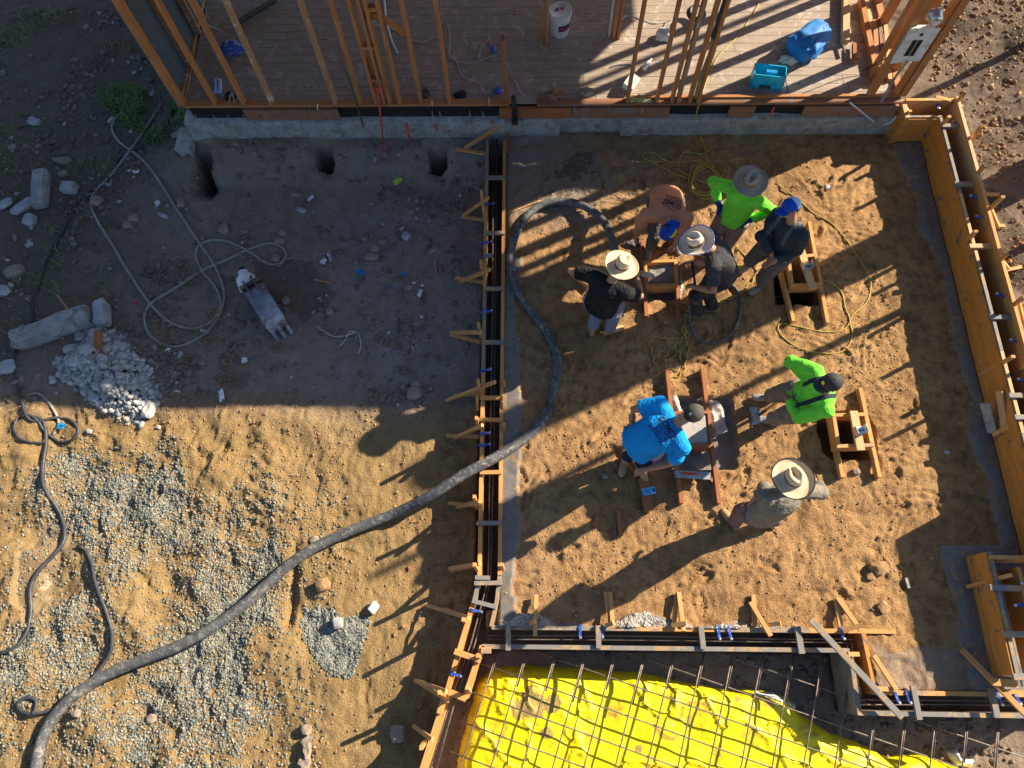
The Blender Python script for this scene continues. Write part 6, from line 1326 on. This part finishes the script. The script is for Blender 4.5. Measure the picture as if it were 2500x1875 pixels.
    # boots
    for k, (hp, kn, an) in enumerate(legs):
        td = Vector(toes[k]).normalized() if toes else f; m = MB(); g0 = Vector((an.x, an.y, an.z-.09))
        loft(m, [an+(kn-an).normalized()*.06, an-Vector((0, 0, .02))], [.052, .050], 12)
        loft(m, [g0-td*.05+Vector((0, 0, .045)), g0+td*.05+Vector((0, 0, .05)), g0+td*.13+Vector((0, 0, .042)), g0+td*.18+Vector((0, 0, .036))], [(.038, .042), (.042, .046), (.048, .036), (.038, .028)], 12, td.cross(Vector((0, 0, 1))))
        bo = fuse('boot', m, .010, M[boots], root, 2)
    if vest:
        vest(root, nk, sp, right, fw, pel, so)
    # eyes and hair
    for s in (-1, 1): MB().lathe(hd+lk*.088+hr*.032*s+ud*.014, [(0, .006), (.009, .004), (.012, 0)], 8, lk).build('eye', M['black'], root)
    m = MB(); ellip(m, hd+ud*.028-lk*.014, hr*.083, lk*.093, ud*.104); fuse('hair', m, .012, M['hair'], root, 1)
    if hatfn: hatfn(root, hd, ud, lk, hr)
    return dict(root=root, pel=pel, nk=nk, sp=sp, right=right, fw=fw, hd=hd, ud=ud, lk=lk, hr=hr, shirt=so, arms=arms, legs=legs, f=f)
def straw_hat(mat, R_=.205, crown=.085, ch=.115, band='bandp', tilt=(0, 0, 0), curl=.25, pinch=.5, drop=0, edge=None, tail=False):
    def fn(root, hd, ud, lk, hr):
        up = (ud*.6+Vector((0, 0, 1))+Vector(tilt)).normalized(); fx = (lk-up*lk.dot(up)).normalized(); sx = fx.cross(up); c = hd+up*.075
        prof = [(0, ch*.80), (.35, ch*.86), (.62, ch*1.0), (.82, ch*1.0), (.93, ch*.9), (1.0, ch*.6), (1.04, ch*.3), (1.06, .012)]
        brim = [(.02, 0.0), (.2, -.004), (.4, -.008), (.6, -.010), (.8, -.006), (.95, .0), (1.0, .004)]
        rows = []; nA = 48; nc = len(prof)
        for i, (r, h) in enumerate(prof): rows.append(('c', r*crown, h))
        for t, h in brim: rows.append(('b', crown*1.06+t*(R_-crown*1.06), h))
        v = []; f_ = []
        for kind, r, h in rows:
            for k in range(nA):
                a = 2*math.pi*k/nA; ca, sa = math.cos(a), math.sin(a)
                if kind == 'c':
                    x = r*sa*.90; y = r*ca*1.08; z = h
                    if h > ch*.7: z -= pinch*.045*math.exp(-(x/.022)**2)*(1 if r < crown*.85 else .3)*(1+.6*ca); x *= 1-(.18*pinch*max(0, ca))
                else:
                    t = (r-crown)/(R_-crown); x = r*sa; y = r*ca*1.04; z = h+curl*.12*t*t*(abs(sa)**2.2)-drop*t*t*abs(ca)**2*.05+.004*math.sin(a*3+1)*t
                v.append((x, y, z))
        n0 = len(rows)
        for i in range(n0-1):
            for k in range(nA): k2 = (k+1) % nA; f_.append((i*nA+k, i*nA+k2, (i+1)*nA+k2, (i+1)*nA+k))
        f_.append(tuple(range(nA))[::-1])
        me = bpy.data.meshes.new('straw_hat'); me.from_pydata(v, [], f_); me.update(); me.materials.append(M[mat])
        me.polygons.foreach_set('use_smooth', [True]*len(me.polygons))
        o = bpy.data.objects.new('straw_hat', me); COL.objects.link(o); o.parent = root
        mw = Matrix([[sx.x, fx.x, up.x, 0], [sx.y, fx.y, up.y, 0], [sx.z, fx.z, up.z, 0], [0, 0, 0, 1]]); mw.translation = c-root.location; o.matrix_local = mw
        so_ = o.modifiers.new('thick', 'SOLIDIFY'); so_.thickness = .006
        mb = MB(); mb.lathe((0, 0, 0), [(crown*1.075, .012), (crown*1.085, .030), (crown*1.05, .046)], 40); me2 = mb.mesh('hat_band')
        for vv in me2.vertices: vv.co.x *= .905; vv.co.y *= 1.085
        ob = bpy.data.objects.new('hat_band', me2); me2.materials.append(M[band]); COL.objects.link(ob); ob.parent = o
        if edge:
            me3 = MB().tube([Vector((R_*math.sin(a), R_*1.04*math.cos(a), .006+curl*.12*abs(math.sin(a))**2.2-drop*.05*math.cos(a)**2+.004*math.sin(a*3+1))) for a in np.linspace(0, 6.2832, 60)], .006, 6).mesh('hat_trim'); me3.materials.append(M[edge]); oe = bpy.data.objects.new('hat_trim', me3); COL.objects.link(oe); oe.parent = o
    return fn
def cap(mat, front=None, back=False, badge=None, brimdir=None, tilt=(0, 0, 0)):
    def fn(root, hd, ud, lk, hr):
        up = (ud+Vector(tilt)).normalized(); fx = lk if brimdir is None else Vector(brimdir); fx = (fx-up*fx.dot(up)).normalized(); sx = fx.cross(up); c = hd+up*.03
        v = []; f_ = []; nA = 36; R9 = 9; mi = []
        for i in range(R9+1):
            t = math.pi/2*(.03+.97*i/R9)
            for k in range(nA): a = 2*math.pi*k/nA; v.append((.094*math.sin(t)*math.sin(a), .108*math.sin(t)*math.cos(a)*1.0, .105*math.cos(t)+.0))
        for i in range(R9):
            for k in range(nA):
                k2 = (k+1) % nA; f_.append((i*nA+k, i*nA+k2, (i+1)*nA+k2, (i+1)*nA+k)); a = (k+.5)/nA*360; mi.append(1 if front and front[1] <= a < front[2] else 0)
        f_.append(tuple(range(nA))[::-1]); mi.append(0)
        me = bpy.data.meshes.new('cap'); me.from_pydata(v, [], f_); me.materials.append(M[mat])
        if front: me.materials.append(M[front[0]])
        me.polygons.foreach_set('material_index', mi); me.polygons.foreach_set('use_smooth', [True]*len(f_)); me.update()
        mw = Matrix([[sx.x, fx.x, up.x, 0], [sx.y, fx.y, up.y, 0], [sx.z, fx.z, up.z, 0], [0, 0, 0, 1]]); mw.translation = c-root.location
        o = bpy.data.objects.new('cap', me); COL.objects.link(o); o.parent = root; o.matrix_local = mw; o.modifiers.new('t', 'SOLIDIFY').thickness = .004
        mb = MB(); n_ = 14; g = []
        for j in range(5):
            t = j/4; row_ = []
            for i in range(n_+1): a = math.radians(-62+124*i/n_); row_.append(((.092+.0*t)*math.sin(a)*(1+.02*t), .100*math.cos(a)+.078*t*math.cos(a)**.5*1.0, .004+.0-.012*t-.030*abs(math.sin(a))**2*1))
            g.append(row_)
        for j in range(4):
            for i in range(n_): mb.quad([g[j][i], g[j][i+1], g[j+1][i+1], g[j+1][i]])
        me2 = mb.mesh('cap_brim'); bm_ = bmesh.new(); bm_.from_mesh(me2); bmesh.ops.remove_doubles(bm_, verts=bm_.verts, dist=1e-5); bm_.to_mesh(me2); bm_.free(); me2.materials.append(M[mat]); me2.polygons.foreach_set('use_smooth', [True]*len(me2.polygons)); ob = bpy.data.objects.new('cap_brim', me2); COL.objects.link(ob); ob.parent = o; ob.modifiers.new('t', 'SOLIDIFY').thickness = .005
        bt_ = MB().lathe((0, 0, .104), [(0, .006), (.008, .004), (.009, 0)], 10).mesh('cap_button'); bt_.materials.append(M[mat]); ob = bpy.data.objects.new('cap_button', bt_); COL.objects.link(ob); ob.parent = o
        if badge:
            bp = Vector(badge[1]).normalized(); q = Vector((bp.x*.098, bp.y*.112, bp.z*.109)); mb = MB().lathe(q, [(0, .003), (badge[2], .002), (badge[2], 0)], 12, bp); me4 = mb.mesh('cap_badge'); me4.materials.append(M[badge[0]]); ob = bpy.data.objects.new('cap_badge', me4); COL.objects.link(ob); ob.parent = o
    return fn
def shirt_print(pr, centre, rightv, downv, lines, truck=True, mat='print'):
    """lettering laid on the cloth: every vertex is dropped onto the shirt along the back's normal"""
    me = pr['shirt'].data; off = parent_loc(pr['root']); bvh = BVHTree.FromPolygons([v.co+off for v in me.vertices], [list(p.vertices) for p in me.polygons])
    rv = Vector(rightv).normalized(); dv_ = Vector(downv); dv_ = (dv_-rv*dv_.dot(rv)).normalized(); nrm = rv.cross(-dv_).normalized()
    if nrm.z < 0: nrm = -nrm
    allv = []; allf = []; ok = []
    def put(vs, fs):
        b = len(allv)
        for x, y in vs:
            p = centre+rv*x-dv_*y; h = bvh.ray_cast(p+nrm*.5, -nrm)
            allv.append(tuple((h[0] if h[0] else p)+nrm*.004)); ok.append(h[0] is not None)
        allf.extend([tuple(b+i for i in f) for f in fs if all(ok[b+i] for i in f)])
    for txt, x0, y0, size, width, bold in lines:
        cu = bpy.data.curves.new('t', 'FONT'); cu.body = txt; cu.size = size; cu.align_x = 'CENTER'; cu.resolution_u = 3; cu.offset = bold
        o = bpy.data.objects.new('t', cu); COL.objects.link(o); dg = bpy.context.evaluated_depsgraph_get(); dg.update(); tm = bpy.data.meshes.new_from_object(o.evaluated_get(dg)); bm = bmesh.new(); bm.from_mesh(tm)
        bmesh.ops.triangulate(bm, faces=bm.faces[:]); bmesh.ops.subdivide_edges(bm, edges=[e for e in bm.edges if e.calc_length() > size*.25], cuts=1)
        bm.verts.index_update(); xs = [v.co.x for v in bm.verts]; k = width/(max(xs)-min(xs)) if width else 1
        put([(x0+v.co.x*k, y0+v.co.y) for v in bm.verts], [[v.index for v in f.verts] for f in bm.faces]); bm.free(); bpy.data.objects.remove(o); bpy.data.meshes.remove(tm)
    def stroke(pts, w_):
        for (x1, y1), (x2, y2) in zip(pts[:-1], pts[1:]):
            n_ = 6; dx, dy = x2-x1, y2-y1; L = math.hypot(dx, dy); ox, oy = -dy/L*w_/2, dx/L*w_/2
            vs = []; fs = []
            for i in range(n_+1): t = i/n_; vs += [(x1+dx*t+ox, y1+dy*t+oy), (x1+dx*t-ox, y1+dy*t-oy)]
            for i in range(n_): fs.append((2*i, 2*i+1, 2*i+3, 2*i+2))
            put(vs, fs)
    if truck:
        stroke([(-.11, .062), (.10, .062)], .004); stroke([(-.10, .065), (-.06, .095), (.0, .105), (.05, .085), (.055, .065)], .004); stroke([(.06, .065), (.065, .09), (.09, .088), (.10, .065)], .004)
        for x in (-.07, -.03, .01): stroke([(x, .07), (x+.025, .098)], .003)
    m2 = bpy.data.meshes.new('shirt_print'); m2.from_pydata(allv, [], allf); m2.update(); return link('shirt_print', m2, M[mat], pr['root'])
TL = lambda s=1: [('GOMEZ', 0, 0, .085*s, .26*s, .0022), ('CONCRETE', 0, -.034*s, .034*s, .22*s, .0008), ('CONTRACTORS', 0, -.062*s, .026*s, .22*s, .0004), ('COMMERCIAL', 0, -.088*s, .024*s, .20*s, .0004), ('RESIDENTIAL', 0, -.116*s, .030*s, .25*s, .0006)]

person('man in a black T-shirt and woven palm hat left of the wet pier form', (1469, 742, .86), (1492, 686, 1.26), (1512, 657, 1.41), (.50, .86), ((1487, 806), (1446, 802)),
       ((1553, 668, 1.05), (1432, 696, .98)), ((1540, 708), (1405, 672)), 'c_black', 'c_denim', 'boott', hatfn=straw_hat('straw', .186, .088, .13, tilt=(.1, -.05, 0), curl=.15, pinch=.15), bulk=1.18, toes=[(.95, .35, 0), (.0, 1, 0)], trs=1.0)
po_ = person('man in an orange T-shirt and backward blue cap bending over the wet pier form', (1626, 486, .80), (1627, 535), (1630, 562), (-.05, -1), ((1588, 603), (1652, 583)),
       ((1548, 588, .32), (1640, 616, .30)), ((1552, 555), (1662, 588)), 'c_orange', 'c_slate', 'bootg', headmode='u', hatfn=cap('capblue', ('capyel', 20, 75), brimdir=(.35, .9, .2)), bulk=1.2, look=(-.2, -.8, -.5), toes=[(-.3, -1, 0), (.2, -1, 0)], curl=(1.0, 1.0), shoulderw=.2)
shirt_print(po_, P(1640, 500, 1.05), P(1612, 505, 1.0)-P(1668, 520, 1.0), P(1640, 470, 1.0)-P(1634, 520, 1.0), TL(.9))
person('man in a faded black T-shirt and pale sombrero stooping by the wet pier form', (1768, 660, .90), (1737, 608), (1704, 600), (-.95, .12), ((1742, 752), (1704, 768)),
       ((1690, 640, .95), (1693, 700, .92)), ((1722, 640), (1748, 706)), 'c_black2', 'c_dark', 'boot', hatfn=straw_hat('straw2', .188, .085, .12, tilt=(-.15, .15, 0), curl=.35, edge='blue'), bulk=1.12, curl=(1.1, 1.1))
person('man in long-sleeved neon green shirt with blue gloves and grey straw hat', (1790, 530, .92), (1823, 468), (1829, 450), (-.52, -.85), ((1722, 622), (1770, 606)),
       ((1754, 497, 1.04), (1830, 538, 1.0)), ((1758, 455, 1.25), (1875, 510, 1.2)), 'c_green', 'c_khaki', 'boot', 'long', gloves='glove', hatfn=straw_hat('straw3', .182, .085, .11, 'strap', tilt=(.02, -.05, 0), curl=.05, drop=.2), bulk=1.04)
def vest_bands(root, nk, sp, right, fw, pel, so):
    me = so.data; off = parent_loc(root); bvh = BVHTree.FromPolygons([v.co+off for v in me.vertices], [list(p.vertices) for p in me.polygons])
    for s in (-1, 1):
        m = MB(); rows = []
        for t in np.linspace(0, 1, 22):
            a = -1.0+t*3.9; d = (fw*math.cos(a)+sp*math.sin(a)); o_ = nk-sp*.14+right*(.095*s)-fw*.0; h = bvh.ray_cast(o_+d*.6, -d)[0]; h2 = bvh.ray_cast(o_+d*.6+right*.045, -d)[0]; o2 = d*.005
            if h is not None and h2 is not None: rows.append((h+o2, h2+o2))
        for i in range(len(rows)-1): m.quad([rows[i][0], rows[i][1], rows[i+1][1], rows[i+1][0]])
        m.build('harness_strap', M['c_navy'] if 'neon' in root['label'] else M['c_vest'], root)
person('man in dark shirt, overalls and blue cap striding beside the dark pier pit', (1902, 604, .90), (1932, 541), (1932, 508), (-.80, -.60), ((1836, 640), (1862, 693)),
       ((1884, 622, .98), (1890, 636, .95)), ((1868, 575), (1952, 600)), 'c_navy', 'c_slate', 'bootg', 'long', hatfn=cap('capblue', ('caplight', 70, 250), brimdir=(-1, -.25, 0)), bulk=1.14, look=(-1, -.3, -.1), vest=vest_bands)
g2 = person('man in neon green shirt with dark straps and charcoal cap leaning on a shovel', (1958, 975, .90), (2012, 952), (2028, 936), (-.97, -.20), ((1880, 970), (1896, 1026)),
       ((1972, 930, 1.12), (1922, 974, .98)), ((1966, 898, 1.3), (1955, 1010, 1.1)), 'c_green', 'c_khaki', 'bootg', 'long', hatfn=cap('capdark', None, badge=('capyel', (0, .9, .45), .02)), bulk=1.2, toes=[(-1, .1, 0), (-1, .2, 0)], vest=vest_bands, curl=(1.2, 1.2), back=.05)
b2 = person('heavy man in a bright blue T-shirt and dark cap bending over the troweled pier form', (1562, 1082, .88), (1650, 1033), (1688, 1012), (.87, .48), ((1560, 1135), (1527, 1122)),
       ((1577, 1146, .82), (1542, 1046, .88)), ((1640, 1125, .95), (1540, 1003, 1.1)), 'c_blue', 'c_navyt', 'boott', hatfn=cap('capgrey', None, badge=('plastw', (0, -.95, .25), .014)), bulk=1.26, fat=.03, look=(.8, .45, -.5), headmode='u', toes=[(.4, -.9, 0), (-.3, -.95, 0)], shoulderw=.2)
shirt_print(b2, P(1622, 1050, 1.25), P(1640, 1065, 1.2)-P(1607, 1018, 1.2), P(1590, 1070, 1.2)-P(1640, 1035, 1.2), TL(1.0))
person('man in grey shirt, mauve trousers and wide cream straw hat, nearest the bottom form', (1866, 1247, .92), (1922, 1199), (1930, 1175), (-.30, .95), ((1895, 1272), (1794, 1276)),
       ((1970, 1150, 1.05), (1829, 1237, .95)), ((1995, 1200), (1852, 1222)), 'c_gray', 'c_mauve', 'boott', 'mid', hatfn=straw_hat('straw', .190, .082, .12, tilt=(.0, 0, 0), curl=.12, pinch=.75, edge='black'), bulk=1.2, toes=[(.3, .95, 0), (-.55, .85, 0)])
# shovel held by the man with the cap
sh_ = thing('shovel', 'square-nosed dirty shovel held by the man in the neon green shirt with straps', 'shovel', P(1850, 1020, 0))
top, low = P(1976, 925, 1.18), P(1866, 1004, .16); MB().tube([top, low], .016, 10).build('shaft', M['stake'], sh_, True)
dn = (low-top).normalized(); MB().tube([low-dn*.06, low+dn*.10], .02, 8).build('socket', M['darksteel'], sh_, True)
s_ = dn.cross(Vector((0, 0, 1))).normalized(); tip = low+dn*.10; m = MB(); e_ = Vector((dn.x, dn.y, -.12)).normalized()
g = [[tip+e_*(.26*j/5)+s_*(.115*(i/3-1)*(1 if j else .75))+Vector((0, 0, .02*((i/3-1)**2)-.01*j/5)) for i in range(7)] for j in range(6)]
for j in range(5):
    for i in range(6): m.quad([g[j][i], g[j][i+1], g[j+1][i+1], g[j+1][i]])
bl = m.build('blade', M['steel'], sh_, True); bl.modifiers.new('t', 'SOLIDIFY').thickness = .004
# vibrator rod held by the stooping man; trowels
vr = thing('vibrator_wand', 'dark vertical wand held by the stooping man in the faded black shirt', 'tool', P(1692, 660, .9)); MB().tube([P(1689, 640, 1.02), P(1693, 665, .97), P(1697, 695, .90), P(1690, 720, .5)], .016, 8).build('wand', M['black'], vr, True)
tr = thing('hand_trowel', 'steel hand trowel over the wet concrete in the pier form', 'trowel', P(1590, 665, .2)); MB().board(P(1562, 667, .3), P(1598, 674, .14), .09, .004).build('blade', M['steel'], tr); MB().tube([P(1556, 664, .7), P(1566, 668, .36)], .012, 8).build('handle', M['stake'], tr, True)
gl = thing('grout_glove', 'grey work glove lying beside the bending man in the orange shirt', 'glove', P(1540, 592, .03)); m = MB(); hand(m, P(1533, 593, .04), Vector((1, -.2, 0)), Vector((0, 0, -1)), 1, .4, glove=1.4); fuse('glove_body', m, .009, M['c_slate'], gl, 2)
# paper on the pier, pencil etc
tag(MB().board(P(1640, 665, .14), P(1646, 650, .18), .012, .012).build('stick', M['stake'], None), 'thin stick in the wet pier form', 'stick')
print('objects', len(bpy.data.objects))
